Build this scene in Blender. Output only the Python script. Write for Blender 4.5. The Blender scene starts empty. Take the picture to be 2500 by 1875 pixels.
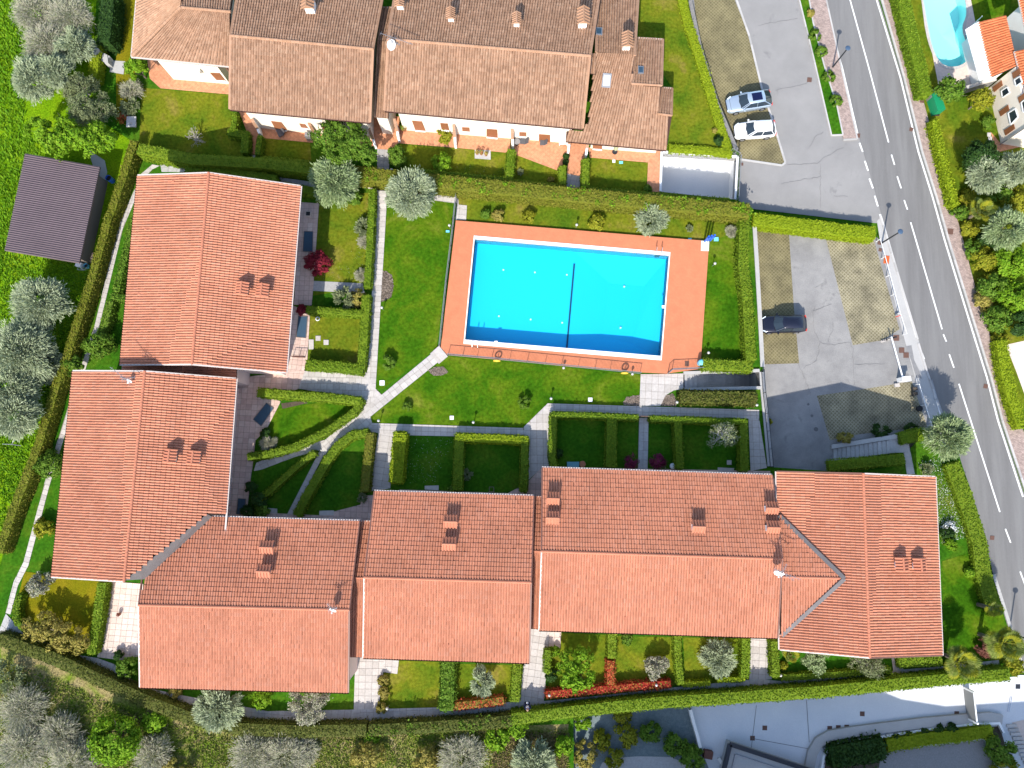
import bpy, math, random
import numpy as np
from mathutils import Vector, Matrix
from mathutils.geometry import tessellate_polygon
from math import radians, sin, cos, pi
# ------------------------------------------------------------------ camera, sky, sun, exposure
SC = bpy.context.scene
FOC, CAMZ, TILT = 1794.0, 72.0, radians(6.6)
cam_d = bpy.data.cameras.new('camera'); cam = bpy.data.objects.new('camera', cam_d)
SC.collection.objects.link(cam); SC.camera = cam
cam_d.sensor_width = 36; cam_d.lens = FOC/2500*36; cam_d.clip_end = 2000; cam_d.clip_start = 1
cam.location = (0, 0, CAMZ); cam.rotation_euler = (TILT, 0, 0)
SUN_AZ, SUN_EL = radians(13.2), radians(41.3)       # shadows fall 13 degrees east of north
W = bpy.data.worlds.new('World'); SC.world = W; W.use_nodes = True
wn = W.node_tree.nodes; bg = wn['Background']
sky = wn.new('ShaderNodeTexSky'); sky.sky_type = 'NISHITA'; sky.sun_disc = False
sky.sun_elevation = SUN_EL; sky.sun_rotation = pi + SUN_AZ
W.node_tree.links.new(sky.outputs[0], bg.inputs[0]); bg.inputs[1].default_value = 0.15
sl = bpy.data.lights.new('sun', 'SUN'); sl.energy = 3.5; sl.angle = radians(0.5); sl.color = (1, 0.95, 0.87)
so = bpy.data.objects.new('sun', sl); SC.collection.objects.link(so); so.location = (-30, -90, 90)
so.rotation_euler = Vector((sin(SUN_AZ)*cos(SUN_EL), cos(SUN_AZ)*cos(SUN_EL), -sin(SUN_EL))).to_track_quat('-Z', 'Y').to_euler()
SC.view_settings.view_transform = 'Standard'; SC.view_settings.look = 'None'
SC.view_settings.exposure = 1.16; SC.view_settings.gamma = 1; SC.view_settings.use_curve_mapping = False
SC.cycles.max_bounces = 6; SC.cycles.transparent_max_bounces = 12
LOW = -1.0                                          # level of the road and the parking places
R = random.Random(7); NR = np.random.default_rng(7)
CT, ST = cos(TILT), sin(TILT)
CAMV = Vector((0, 0, CAMZ))
def ray(px, py):
    u, v = (px-1250)/FOC, (937.5-py)/FOC
    return Vector((u, v*CT+ST, v*ST-CT))
def P(px, py, z=0.0):                               # place on the photographed site at height z
    d = ray(px, py); return CAMV + d*((z-CAMZ)/d.z)
def PL(pts, z=0.0): return [P(x, y, z) for x, y in pts]
def onplane(px, py, o, n):
    d = ray(px, py); return CAMV + d*((o-CAMV).dot(n)/d.dot(n))
COL = SC.collection
# ------------------------------------------------------------------ materials
def lin(c):
    return tuple(((x/255)/12.92 if x/255 <= .04045 else ((x/255+.055)/1.055)**2.4) for x in c)
def M(name, cols, rough=.85, src='rand', scale=1.0, fine=None, bump=None, transl=0, spec=.3, metal=0, coat=0, detail=6, dist=0, blotch=None, stretch=None):
    """cols: colours of a ramp, driven by a per-piece random ('rand') or by noise in the ground ('noise')."""
    m = bpy.data.materials.new(name); m.use_nodes = True; t = m.node_tree; N = t.nodes; L = t.links
    b = N['Principled BSDF']; b.inputs['Roughness'].default_value = rough; b.inputs['Metallic'].default_value = metal
    b.inputs['Specular IOR Level'].default_value = spec
    if coat: b.inputs['Coat Weight'].default_value = coat; b.inputs['Coat Roughness'].default_value = .05
    g = N.new('ShaderNodeNewGeometry')
    pos = g.outputs['Position']
    if stretch:
        mp = N.new('ShaderNodeMapping'); mp.inputs['Scale'].default_value = stretch; mp.inputs['Rotation'].default_value = (0, 0, 0)
        L.new(pos, mp.inputs[0]); pos = mp.outputs[0]
    def noise(s, d=6, r=.6, di=0):
        n = N.new('ShaderNodeTexNoise'); n.inputs['Scale'].default_value = s; n.inputs['Detail'].default_value = d
        n.inputs['Roughness'].default_value = r; n.inputs['Distortion'].default_value = di
        L.new(pos, n.inputs['Vector']); return n.outputs[0]
    if len(cols) > 1:
        rp = N.new('ShaderNodeValToRGB'); e = rp.color_ramp.elements
        while len(e) < len(cols): e.new(.5)
        lo, hi = (0, 1) if src == 'rand' else (.3, .7)
        for i, c in enumerate(cols):
            e[i].position = lo+(hi-lo)*i/(len(cols)-1); e[i].color = (*c, 1)
        if src == 'rand':
            oi = N.new('ShaderNodeObjectInfo'); a = N.new('ShaderNodeMath'); a.operation = 'ADD'
            L.new(g.outputs['Random Per Island'], a.inputs[0]); L.new(oi.outputs['Random'], a.inputs[1])
            f = N.new('ShaderNodeMath'); f.operation = 'FRACT'; L.new(a.outputs[0], f.inputs[0]); L.new(f.outputs[0], rp.inputs[0])
        else: L.new(noise(scale, detail, .62, dist), rp.inputs[0])
        out = rp.outputs[0]
    else:
        rgb = N.new('ShaderNodeRGB'); rgb.outputs[0].default_value = (*cols[0], 1); out = rgb.outputs[0]
    def mul(out, sc, lo, hi, d=4):
        mr = N.new('ShaderNodeMapRange'); mr.inputs[1].default_value = .3; mr.inputs[2].default_value = .7
        mr.inputs[3].default_value = lo; mr.inputs[4].default_value = hi; L.new(noise(sc, d), mr.inputs[0])
        mx = N.new('ShaderNodeMix'); mx.data_type = 'RGBA'; mx.blend_type = 'MULTIPLY'; mx.inputs[0].default_value = 1
        L.new(out, mx.inputs[6]); L.new(mr.outputs[0], mx.inputs[7]); return mx.outputs[2]
    if fine: out = mul(out, *fine)
    if blotch:                                      # stains: scale, threshold, colour
        mr = N.new('ShaderNodeMapRange'); mr.inputs[1].default_value = blotch[1]; mr.inputs[2].default_value = blotch[1]+.12
        L.new(noise(blotch[0], 8, .65, .5), mr.inputs[0])
        mx = N.new('ShaderNodeMix'); mx.data_type = 'RGBA'; L.new(mr.outputs[0], mx.inputs[0]); L.new(out, mx.inputs[6]); mx.inputs[7].default_value = (*blotch[2], 1)
        out = mx.outputs[2]
    L.new(out, b.inputs['Base Color'])
    if bump:
        bp = N.new('ShaderNodeBump'); bp.inputs['Strength'].default_value = bump[1]; bp.inputs['Distance'].default_value = bump[2] if len(bump) > 2 else .1
        L.new(noise(bump[0], 5), bp.inputs['Height']); L.new(bp.outputs[0], b.inputs['Normal'])
    if transl:
        tr = N.new('ShaderNodeBsdfTranslucent'); L.new(out, tr.inputs[0]); mx = N.new('ShaderNodeMixShader'); mx.inputs[0].default_value = transl
        L.new(b.outputs[0], mx.inputs[1]); L.new(tr.outputs[0], mx.inputs[2]); L.new(mx.outputs[0], N['Material Output'].inputs[0])
    return m
def grid_mat(name, base, line, sx, sy, mort, ang=0, var=None, bump=.5, offs=.5, fine=(3, .8, 1.2)):
    """fine pattern of small pavers, too small to be picked apart in the photograph"""
    m = M(name, [base], .9, fine=fine, bump=(20, .2)); t = m.node_tree; N = t.nodes; L = t.links; b = N['Principled BSDF']
    src = b.inputs['Base Color'].links[0].from_socket
    g = N.new('ShaderNodeNewGeometry'); mp = N.new('ShaderNodeMapping'); mp.inputs['Rotation'].default_value = (0, 0, ang); L.new(g.outputs['Position'], mp.inputs[0])
    br = N.new('ShaderNodeTexBrick'); L.new(mp.outputs[0], br.inputs['Vector']); br.inputs['Scale'].default_value = 1
    br.inputs['Brick Width'].default_value = sx; br.inputs['Row Height'].default_value = sy; br.inputs['Mortar Size'].default_value = mort; br.offset = offs
    v = var or (.85, 1.15)
    br.inputs['Color1'].default_value = (v[0],)*3+(1,); br.inputs['Color2'].default_value = (v[1],)*3+(1,); br.inputs['Mortar'].default_value = (*line, 1)
    mx = N.new('ShaderNodeMix'); mx.data_type = 'RGBA'; mx.blend_type = 'MULTIPLY'; mx.inputs[0].default_value = 1
    L.new(src, mx.inputs[6]); L.new(br.outputs[0], mx.inputs[7]); L.new(mx.outputs[2], b.inputs['Base Color'])
    bp = N.new('ShaderNodeBump'); bp.invert = True; bp.inputs['Strength'].default_value = bump; bp.inputs['Distance'].default_value = .02
    L.new(br.outputs['Fac'], bp.inputs['Height']); L.new(bp.outputs[0], b.inputs['Normal']); return m
# --- grounds
m_lawn = M('lawn_grass', [(.018, .065, .003), (.035, .1, .004), (.072, .125, .006), (.14, .16, .02)], .9, 'noise', .25, fine=(3.2, .68, 1.35), bump=(22, .5), dist=.4, spec=0)
m_lawnd = M('garden_grass', [(.017, .078, .005), (.034, .108, .006), (.075, .13, .01)], .9, 'noise', .3, fine=(3.5, .68, 1.35), bump=(22, .5), spec=0)
m_lawny = M('dry_lawn_grass', [(.045, .095, .006), (.08, .12, .008), (.125, .14, .01), (.18, .15, .03)], .9, 'noise', .3, fine=(3.5, .68, 1.35), bump=(22, .5), dist=.3, spec=0)
m_lawng = M('golden_lawn_grass', [(.08, .1, .005), (.145, .135, .006), (.2, .155, .01)], .9, 'noise', .4, fine=(9, .7, 1.3), bump=(22, .5), spec=0)
m_mead = M('meadow_grass', [(.07, .17, .004), (.125, .24, .005), (.2, .29, .008)], .9, 'noise', .35, fine=(6, .5, 1.4), bump=(14, .8), dist=.5, spec=0)
m_rough = M('rough_ground', [(.06, .13, .008), (.13, .18, .02), (.26, .21, .09), (.2, .18, .09)], .95, 'noise', .32, fine=(5, .5, 1.4), bump=(9, .9), dist=1, spec=0)
m_soil = M('soil', [(.06, .045, .03), (.11, .085, .06)], .95, 'noise', 3, fine=(14, .6, 1.3), bump=(18, .8))
m_mulch = M('mulch', [(.1, .075, .055), (.24, .19, .15), (.06, .045, .035)], .95, 'rand')
m_road = M('asphalt_road', [(.128, .123, .119), (.152, .147, .142), (.182, .177, .17)], .85, 'noise', .6, fine=(40, .9, 1.1), bump=(60, .2), stretch=(1.6, .12, 1))
m_lot = M('asphalt_lot', [(.2, .193, .185), (.245, .236, .226)], .85, 'noise', .3, fine=(30, .9, 1.1), bump=(50, .2), blotch=(.35, .6, (.155, .15, .147)))
m_lot2 = M('old_asphalt', [(.18, .173, .167), (.225, .217, .208), (.27, .26, .245)], .9, 'noise', .5, fine=(12, .85, 1.12), bump=(40, .3), blotch=(.5, .6, (.15, .145, .14)))
m_crack = M('crack', [(.115, .112, .11)], .95)
m_conc = M('concrete', [(.32, .31, .295), (.39, .38, .365)], .85, 'noise', .4, fine=(14, .9, 1.1))
m_drive = M('pale_concrete_drive', [(.5, .51, .53), (.57, .575, .58)], .8, 'noise', .35, fine=(10, .93, 1.07))
m_kerb = M('kerb_stone', [(.3, .29, .275), (.42, .4, .38), (.36, .35, .33)], .85)
m_paint = M('road_paint', [(.62, .62, .6), (.75, .75, .73)], .7, 'noise', 3, fine=(20, .8, 1.1))
m_slab = M('stone_paving', [(.35, .32, .29), (.43, .395, .365), (.39, .36, .33), (.46, .425, .39)], .85, 'rand', fine=(5, .9, 1.1), bump=(20, .15))
m_slabg = M('grey_stone_paving', [(.32, .31, .3), (.4, .39, .375), (.36, .35, .335)], .85, 'rand', fine=(5, .85, 1.1), bump=(20, .15))
m_grout = M('paving_joint', [(.2, .17, .14)], .95)
m_patio = M('pink_patio_tile', [(.44, .31, .26), (.54, .39, .33), (.48, .34, .28), (.58, .45, .38)], .8, 'rand', fine=(4, .9, 1.1))
m_cream = M('cream_patio_tile', [(.5, .4, .34), (.56, .46, .4), (.47, .37, .31)], .8, 'rand', fine=(4, .9, 1.1))
m_terr = grid_mat('terracotta_paving', (.5, .225, .12), (.85, .82, .8), .33, .33, .015, radians(45), (.93, 1.05), .3, 0)
m_deck = grid_mat('pool_deck_tile', (.49, .168, .082), (.88, .86, .84), .24, .12, .008, radians(40), (.95, 1.04), .25, .5, (1.2, .93, 1.06))
m_brick = grid_mat('pavement_brick', (.34, .26, .225), (.62, .6, .6), .22, .11, .016, radians(20), (.8, 1.2), .5)
m_grid = grid_mat('grass_grid_paver', (.165, .145, .08), (1.5, 1.5, 1.8), .26, .26, .05, radians(45), (.75, 1.0), .6, 0, (.7, .6, 1.3))
m_gridb = grid_mat('dry_grass_grid_paver', (.135, .115, .052), (1.4, 1.4, 1.7), .26, .26, .035, radians(45), (.8, 1.05), .5, 0, (.6, .7, 1.3))
m_gravel = M('gravel', [(.2, .19, .185), (.3, .285, .28)], .95, 'noise', 12, bump=(30, .5))
# --- buildings
m_tile = M('clay_roof_tile', [(.385, .148, .083), (.42, .165, .096), (.44, .178, .103), (.40, .155, .09), (.43, .185, .115)], .8, 'rand', fine=(.35, .86, 1.1), blotch=(9, .72, (.15, .075, .05)))
m_cap = M('clay_ridge_tile', [(.38, .14, .08), (.41, .155, .09)], .8, 'rand')
m_old = M('weathered_roof_tile', [(.29, .165, .1), (.325, .19, .118), (.36, .215, .137), (.275, .155, .095), (.385, .24, .155)], .9, 'rand', fine=(1.1, .82, 1.12))
m_oldcap = M('weathered_ridge_tile', [(.28, .155, .09), (.33, .19, .12)], .85, 'rand')
m_euro = M('bright_roof_tile', [(.45, .125, .045), (.5, .15, .06), (.42, .11, .04)], .8, 'rand', fine=(1, .9, 1.1))
m_deckw = M('roof_underlay', [(.05, .025, .018)], .9)
m_stucco = M('cream_stucco', [(.66, .57, .47), (.7, .62, .52)], .85, 'noise', .8, fine=(12, .96, 1.04))
m_stuccop = M('pale_pink_stucco', [(.62, .47, .41), (.66, .52, .46)], .85, 'noise', .8)
m_white = M('white_paint', [(.72, .72, .71)], .6, fine=(3, .95, 1.03))
m_whitew = M('white_wall', [(.68, .655, .62), (.74, .72, .69)], .85, 'noise', .7)
m_zinc = M('zinc_sheet', [(.13, .118, .115), (.165, .15, .145)], .5, 'noise', 1.2, metal=.3)
m_gutw = M('pale_gutter', [(.5, .43, .39)], .5)
m_gutb = M('brown_gutter', [(.16, .075, .055)], .5)
m_shut = M('brown_shutter', [(.2, .075, .03), (.25, .1, .045)], .6, 'rand', fine=(6, .85, 1.1))
m_glass = M('dark_glass', [(.02, .03, .04)], .08, spec=.6)
m_sky = M('skylight_glass', [(.55, .62, .66)], .1, spec=.6)
m_grey = M('grey_metal', [(.3, .3, .31)], .4, metal=.6)
m_dark = M('dark_metal', [(.03, .033, .04)], .45, metal=.3)
m_chrome = M('steel', [(.6, .6, .6)], .25, metal=1)
m_rust = M('rusty_iron_cover', [(.11, .06, .045), (.15, .08, .06)], .8, 'noise', 6, metal=.2)
m_shed = M('brown_corrugated_sheet', [(.105, .078, .086), (.125, .093, .1)], .55, 'noise', .5, metal=.2)
m_wood = M('weathered_timber', [(.13, .1, .08), (.2, .16, .13)], .9, 'rand')
m_dkwood = M('brown_painted_wood', [(.12, .05, .035)], .7)
m_mat = M('slate_blue_panel', [(.028, .062, .098), (.035, .072, .112)], .6, 'noise', 2)
m_stone = M('grey_stone_wall', [(.1, .095, .09), (.2, .19, .18), (.15, .14, .13)], .95, 'noise', 3, bump=(8, .7))
m_coping = M('pool_coping', [(.72, .72, .70)], .6)
m_basin = M('pool_lining', [(.012, .47, .72)], .5)
m_basin2 = M('pale_pool_lining', [(.34, .76, .73)], .5)
m_line = M('dark_pool_line', [(.01, .05, .1)], .5)
m_blue = M('blue_plastic', [(.02, .1, .5)], .4)
m_lblue = M('light_blue_plastic', [(.15, .5, .68)], .4)
m_green = M('green_plastic', [(.008, .2, .085)], .45)
m_globe = M('lamp_globe', [(.42, .41, .38)], .2, spec=.5)
m_lampd = M('lamp_shade_blue', [(.05, .085, .14)], .4)
m_orange = M('orange_painted_steel', [(.45, .09, .02)], .6)
m_red = M('red_plastic', [(.55, .04, .02)], .5)
m_yell = M('yellow_plastic', [(.6, .4, .04)], .5)
m_terra = M('terracotta_pot', [(.3, .12, .06)], .8)
m_black = M('black_rubber', [(.012, .012, .013)], .7)
# --- foliage
def LM(name, cols, tr=.28): return M(name, cols, .65, 'rand', transl=tr, spec=.12)
f_hedge = LM('hedge_leaves', [(.08, .155, .008), (.14, .225, .012), (.19, .26, .018), (.11, .18, .01)])
f_hedgey = LM('yellow_hedge_leaves', [(.17, .25, .008), (.26, .32, .014), (.21, .29, .01)])
f_hedged = LM('dull_hedge_leaves', [(.06, .085, .014), (.11, .12, .022), (.085, .105, .016), (.15, .135, .04)])
f_hedgeb = LM('olive_hedge_leaves', [(.12, .15, .012), (.18, .195, .02), (.2, .18, .03), (.1, .13, .012)])
f_bright = LM('bright_leaves', [(.1, .22, .008), (.15, .28, .012), (.2, .31, .02)])
f_green = LM('green_leaves', [(.065, .14, .012), (.1, .19, .016), (.15, .23, .028)])
f_dark = LM('dark_green_leaves', [(.022, .06, .01), (.04, .085, .014), (.03, .07, .02)])
f_olive = LM('olive_leaves', [(.19, .235, .12), (.28, .33, .19), (.38, .42, .27), (.23, .275, .15)], .2)
f_oliveg = LM('green_olive_leaves', [(.15, .21, .08), (.23, .3, .13), (.33, .39, .21)], .2)
f_greyw = LM('grey_twigs', [(.27, .25, .18), (.4, .37, .29), (.3, .31, .2), (.2, .22, .1)], .15)
f_pale = LM('pale_green_leaves', [(.14, .17, .07), (.21, .24, .12), (.17, .2, .09)])
f_yel = LM('yellow_green_leaves', [(.2, .21, .012), (.28, .27, .02), (.16, .2, .012)])
f_tan = LM('ochre_leaves', [(.26, .22, .045), (.34, .28, .07), (.2, .2, .03)])
f_red = LM('red_leaves', [(.45, .04, .03), (.5, .1, .05), (.36, .03, .02), (.4, .2, .04), (.2, .19, .03), (.48, .06, .04)])
f_maple = LM('maroon_leaves', [(.16, .012, .022), (.24, .02, .035), (.3, .035, .05)])
f_purple = LM('purple_leaves', [(.15, .015, .05), (.22, .03, .08)])
f_rust = LM('copper_leaves', [(.16, .06, .045), (.21, .085, .06)])
f_flow = LM('white_flowers', [(.6, .62, .6), (.7, .7, .68)], .1)
m_bark = M('bark', [(.1, .08, .06), (.17, .14, .11)], .95, 'noise', 6, bump=(12, .6))
m_barkp = M('pale_bark', [(.27, .25, .21), (.36, .33, .28)], .9, 'noise', 6)
# ------------------------------------------------------------------ object helpers
def link(name, data, parent=None):
    o = bpy.data.objects.new(name, data); COL.objects.link(o)
    if parent: o.parent = parent
    return o
def tag(o, label=None, cat=None, group=None, kind=None):
    if label: o['label'] = label
    if cat: o['category'] = cat
    if group: o['group'] = group
    if kind: o['kind'] = kind
    return o
def thing(name, label, cat, loc=(0, 0, 0), group=None, rz=0):
    o = link(name, None); o.location = loc; o.rotation_euler = (0, 0, rz); o.empty_display_size = .3
    return tag(o, label, cat, group)
def rootloc(parent):
    v = Vector((0, 0, 0))
    while parent: v = v + parent.location; parent = parent.parent
    return v
class MB:
    def __init__(s): s.v = []; s.f = []; s.m = []
    def add(s, vs, fs, mi=0):
        k = len(s.v); s.v += [tuple(v) for v in vs]; s.f += [tuple(i+k for i in f) for f in fs]; s.m += [mi]*len(fs); return s
    def prism(s, pts, z0, z1, mi=0, mtop=None):     # pts: 2-D outline, counter-clockwise or not
        n = len(pts); a = sum(pts[i][0]*pts[(i+1) % n][1]-pts[(i+1) % n][0]*pts[i][1] for i in range(n))
        if a < 0: pts = pts[::-1]
        k = len(s.v); s.v += [(p[0], p[1], z0) for p in pts]+[(p[0], p[1], z1) for p in pts]
        s.f.append(tuple(range(k+n-1, k-1, -1))); s.m.append(mi)
        s.f.append(tuple(range(k+n, k+2*n))); s.m.append(mi if mtop is None else mtop)
        for i in range(n):
            j = (i+1) % n; s.f.append((k+i, k+j, k+n+j, k+n+i)); s.m.append(mi)
        return s
    def box(s, c, d, rz=0, mi=0):
        x, y, z = d[0]/2, d[1]/2, d[2]/2; ca, sa = cos(rz), sin(rz)
        p = [(c[0]+a*ca-b*sa, c[1]+a*sa+b*ca) for a, b in ((-x, -y), (x, -y), (x, y), (-x, y))]
        return s.prism(p, c[2]-z, c[2]+z, mi)
    def beam(s, a, b, w, h, mi=0):                  # bar of section w (level) x h along a-b
        a, b = Vector(a), Vector(b); d = (b-a).normalized(); side = d.cross(Vector((0, 0, 1)))
        side = (side.normalized() if side.length > 1e-4 else Vector((1, 0, 0)))*w/2; up = side.cross(d).normalized()*h/2
        vs = [p+q for p in (a, b) for q in (-side-up, side-up, side+up, -side+up)]
        return s.add(vs, [(3, 2, 1, 0), (4, 5, 6, 7), (0, 1, 5, 4), (1, 2, 6, 5), (2, 3, 7, 6), (3, 0, 4, 7)], mi)
    def tube(s, a, b, r0, r1=None, n=6, mi=0, cap=True):
        a, b = Vector(a), Vector(b); r1 = r0 if r1 is None else r1; d = (b-a).normalized()
        u = d.cross(Vector((0, 0, 1)) if abs(d.z) < .9 else Vector((1, 0, 0))).normalized(); w = d.cross(u)
        vs = [p+(u*cos(2*pi*i/n)+w*sin(2*pi*i/n))*r for p, r in ((a, r0), (b, r1)) for i in range(n)]
        fs = [(i, (i+1) % n, n+(i+1) % n, n+i) for i in range(n)]
        if cap: fs += [tuple(range(n-1, -1, -1)), tuple(range(n, 2*n))]
        return s.add(vs, fs, mi)
    def ball(s, c, r, n=10, k=6, mi=0, sz=1):
        vs = [(c[0], c[1], c[2]-r*sz)]
        for j in range(1, k):
            t = pi*j/k
            for i in range(n): vs.append((c[0]+r*sin(t)*cos(2*pi*i/n), c[1]+r*sin(t)*sin(2*pi*i/n), c[2]-r*sz*cos(t)))
        vs.append((c[0], c[1], c[2]+r*sz)); fs = []
        for i in range(n):
            fs.append((0, 1+(i+1) % n, 1+i)); fs.append((len(vs)-1, 1+(k-2)*n+i, 1+(k-2)*n+(i+1) % n))
            for j in range(k-2): fs.append((1+j*n+i, 1+j*n+(i+1) % n, 1+(j+1)*n+(i+1) % n, 1+(j+1)*n+i))
        return s.add(vs, fs, mi)
    def build(s, name, mats, parent=None, smooth=False, local=False):
        me = bpy.data.meshes.new(name); off = Vector((0, 0, 0)) if local else rootloc(parent)
        me.from_pydata([(v[0]-off.x, v[1]-off.y, v[2]-off.z) for v in s.v], [], s.f)
        for m in (mats if isinstance(mats, (list, tuple)) else [mats]): me.materials.append(m)
        if any(s.m): me.polygons.foreach_set('material_index', s.m)
        if smooth: me.polygons.foreach_set('use_smooth', [True]*len(s.f))
        me.update(); return link(name, me, parent)
def np_obj(name, V, F, mats, parent=None, mi=None, off=None, smooth=False):
    V = np.asarray(V, np.float32); F = np.asarray(F, np.int32); off = np.array(rootloc(parent) if off is None else off, np.float32)
    me = bpy.data.meshes.new(name); k = F.shape[1]
    me.vertices.add(len(V)); me.vertices.foreach_set('co', (V-off).ravel())
    me.loops.add(F.size); me.loops.foreach_set('vertex_index', F.ravel())
    me.polygons.add(len(F)); me.polygons.foreach_set('loop_start', np.arange(0, F.size, k, dtype=np.int32))
    for m in (mats if isinstance(mats, (list, tuple)) else [mats]): me.materials.append(m)
    if mi is not None: me.polygons.foreach_set('material_index', np.asarray(mi, np.int32))
    me.polygons.foreach_set('use_smooth', np.full(len(F), smooth, bool))
    me.update(calc_edges=True); return link(name, me, parent)
def copy_tree(o, parent=None):
    c = o.copy(); COL.objects.link(c); c.parent = parent
    for ch in o.children: copy_tree(ch, c)
    return c
def sheet(name, pts, z, mat, holes=(), kind='structure', z0=None, skirt=None):
    """flat area from world outlines; optional skirt of height down to z0"""
    loops = [[Vector((p[0], p[1], 0)) for p in l] for l in [pts, *holes]]
    tris = tessellate_polygon(loops); fl = [p for l in loops for p in l]
    b = MB()
    fs = []
    for t in tris:
        a, c, d = (fl[i] for i in t)
        fs.append(t if (c-a).cross(d-a).z > 0 else t[::-1])
    b.add([(p.x, p.y, z) for p in fl], fs)
    if z0 is not None:
        for l in loops:
            n = len(l); k = len(b.v)
            b.v += [(p.x, p.y, z) for p in l]+[(p.x, p.y, z0) for p in l]
            for i in range(n): b.f.append((k+i, k+(i+1) % n, k+n+(i+1) % n, k+n+i)); b.m.append(1)
    o = b.build(name, [mat]+([skirt] if skirt else []))
    return tag(o, kind=kind)
ZL = [0.0]
def area(name, px, mat, z=0.0, dz=None, holes=()):            # ground sheet outlined in the photo, laid on level z
    ZL[0] += .0006
    return sheet(name, PL(px, z), z+(dz if dz is not None else .004+ZL[0]), mat, holes)
def offset_line(pts, w):
    out = [[], []]
    for i, p in enumerate(pts):
        d = Vector((0, 0, 0))
        if i: d += (p-pts[i-1]).normalized()
        if i < len(pts)-1: d += (pts[i+1]-p).normalized()
        d.z = 0; d.normalize(); n = Vector((-d.y, d.x, 0)); c = 1.0
        if 0 < i < len(pts)-1: c = 1/max(.6, abs(n.dot(Vector((-(pts[i]-pts[i-1]).normalized().y, (pts[i]-pts[i-1]).normalized().x, 0)))))
        out[0].append(p+n*(w/2*c)); out[1].append(p-n*(w/2*c))
    return out
def clip_poly(sub, clip):                           # Sutherland-Hodgman, clip convex ccw
    out = sub
    for i in range(len(clip)):
        a, b = clip[i], clip[(i+1) % len(clip)]; inp = out; out = []
        if not inp: return []
        def ins(p): return (b[0]-a[0])*(p[1]-a[1])-(b[1]-a[1])*(p[0]-a[0]) >= 0
        def cut(p, q):
            d1 = (b[0]-a[0])*(p[1]-a[1])-(b[1]-a[1])*(p[0]-a[0]); d2 = (b[0]-a[0])*(q[1]-a[1])-(b[1]-a[1])*(q[0]-a[0]); t = d1/(d1-d2)
            return (p[0]+t*(q[0]-p[0]), p[1]+t*(q[1]-p[1]))
        for j in range(len(inp)):
            p, q = inp[j], inp[(j+1) % len(inp)]
            if ins(q):
                if not ins(p): out.append(cut(p, q))
                out.append(q)
            elif ins(p): out.append(cut(p, q))
    return out
def slabs(name, px, mat, du, dv, adir=None, z=0.0, dz=.03, grout=None, bond=0.0, part='paving_slab', jit=.006):
    """a paved path: a bed with every slab a piece of its own"""
    dz += .02; w = [(p.x, p.y) for p in PL(px, z)]
    base = sheet(name, w, z+dz-.016, grout or m_grout)
    if adir is None: adir = [(px[1][0], px[1][1]), (px[0][0], px[0][1])]
    a, b = P(*adir[0], z), P(*adir[1], z); th = math.atan2(b.y-a.y, b.x-a.x); ca, sa = cos(th), sin(th)
    rot = [(x*ca+y*sa, -x*sa+y*ca) for x, y in w]
    if sum(rot[i][0]*rot[(i+1) % len(rot)][1]-rot[(i+1) % len(rot)][0]*rot[i][1] for i in range(len(rot))) < 0: rot = rot[::-1]
    x0, x1 = min(p[0] for p in rot), max(p[0] for p in rot); y0, y1 = min(p[1] for p in rot), max(p[1] for p in rot)
    j = 0; y = y0; n = 0
    while y < y1:
        x = x0-(bond*du if j % 2 else 0)
        while x < x1:
            g = .012; c = [(x+g, y+g), (x+du-g, y+g), (x+du-g, y+dv-g), (x+g, y+dv-g)]
            q = clip_poly(rot, c)                   # outline (may be concave) cut to the slab
            if len(q) > 2:
                ar = abs(sum(q[i][0]*q[(i+1) % len(q)][1]-q[(i+1) % len(q)][0]*q[i][1] for i in range(len(q))))/2
                if ar > .06*du*dv:
                    mb = MB(); mb.prism([(p[0]*ca-p[1]*sa, p[0]*sa+p[1]*ca) for p in q], z+dz-.014, z+dz+R.uniform(0, jit))
                    mb.build(part, mat, base); n += 1
            x += du
        y += dv; j += 1
    return base
# ------------------------------------------------------------------ ground levels, holes, pools
PIT = PL([(1615, 371), (1800, 383), (1795, 487), (1612, 468)])
STW = PL([(1668, 911), (1853, 905), (1857, 947), (1668, 951)])
WTR = PL([(1159, 584), (1633, 624), (1613, 869), (1135.4, 829)], .3)
def kid():                                          # rounded private pool, level LOW
    px = [(2256, 12), (2252, -12), (2262, -40), (2290, -55), (2325, -45), (2349, -20), (2358, 15), (2358, 40), (2350, 62), (2352, 85), (2360, 105), (2366, 128), (2360, 148), (2343, 160), (2322, 163), (2303, 158), (2290, 145), (2280, 125), (2270, 90)]
    pts = PL(px, LOW); out = []
    n = len(pts)
    for i in range(n):                              # Catmull-Rom rounding
        p0, p1, p2, p3 = (pts[(i+k-1) % n] for k in range(4))
        for t in (0, .34, .67):
            out.append(.5*((2*p1)+(p2-p0)*t+(2*p0-5*p1+4*p2-p3)*t*t+(3*p1-p0-3*p2+p3)*t**3))
    return out
KID = kid()
EDGE = [(1684, 0), (1706, 110), (1747, 250), (1796, 362), (1808, 380), (1803, 490), (1838, 508), (1846, 560), (1857, 800), (1863, 905), (1866, 1000), (1880, 1140), (2020, 1150), (2030, 1130), (2215, 1102), (2262, 1052), (2320, 1096), (2343, 1120), (2372, 1200), (2405, 1320), (2418, 1395), (2440, 1460), (2462, 1540), (2490, 1630), (2478, 1652), (2226, 1676), (2026, 1694), (1850, 1706), (1611, 1724), (1400, 1752)]
ep = PL(EDGE)
terr = [(-450, 450), (ep[0].x, 450)]+[(p.x, p.y) for p in ep]+[(P(1395, 2200).x, -450), (-450, -450)]
sheet('ground', [(-900, -900), (900, -900), (900, 900), (-900, 900)], LOW-.06, m_lawnd, [PIT, STW, WTR, KID])
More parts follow.
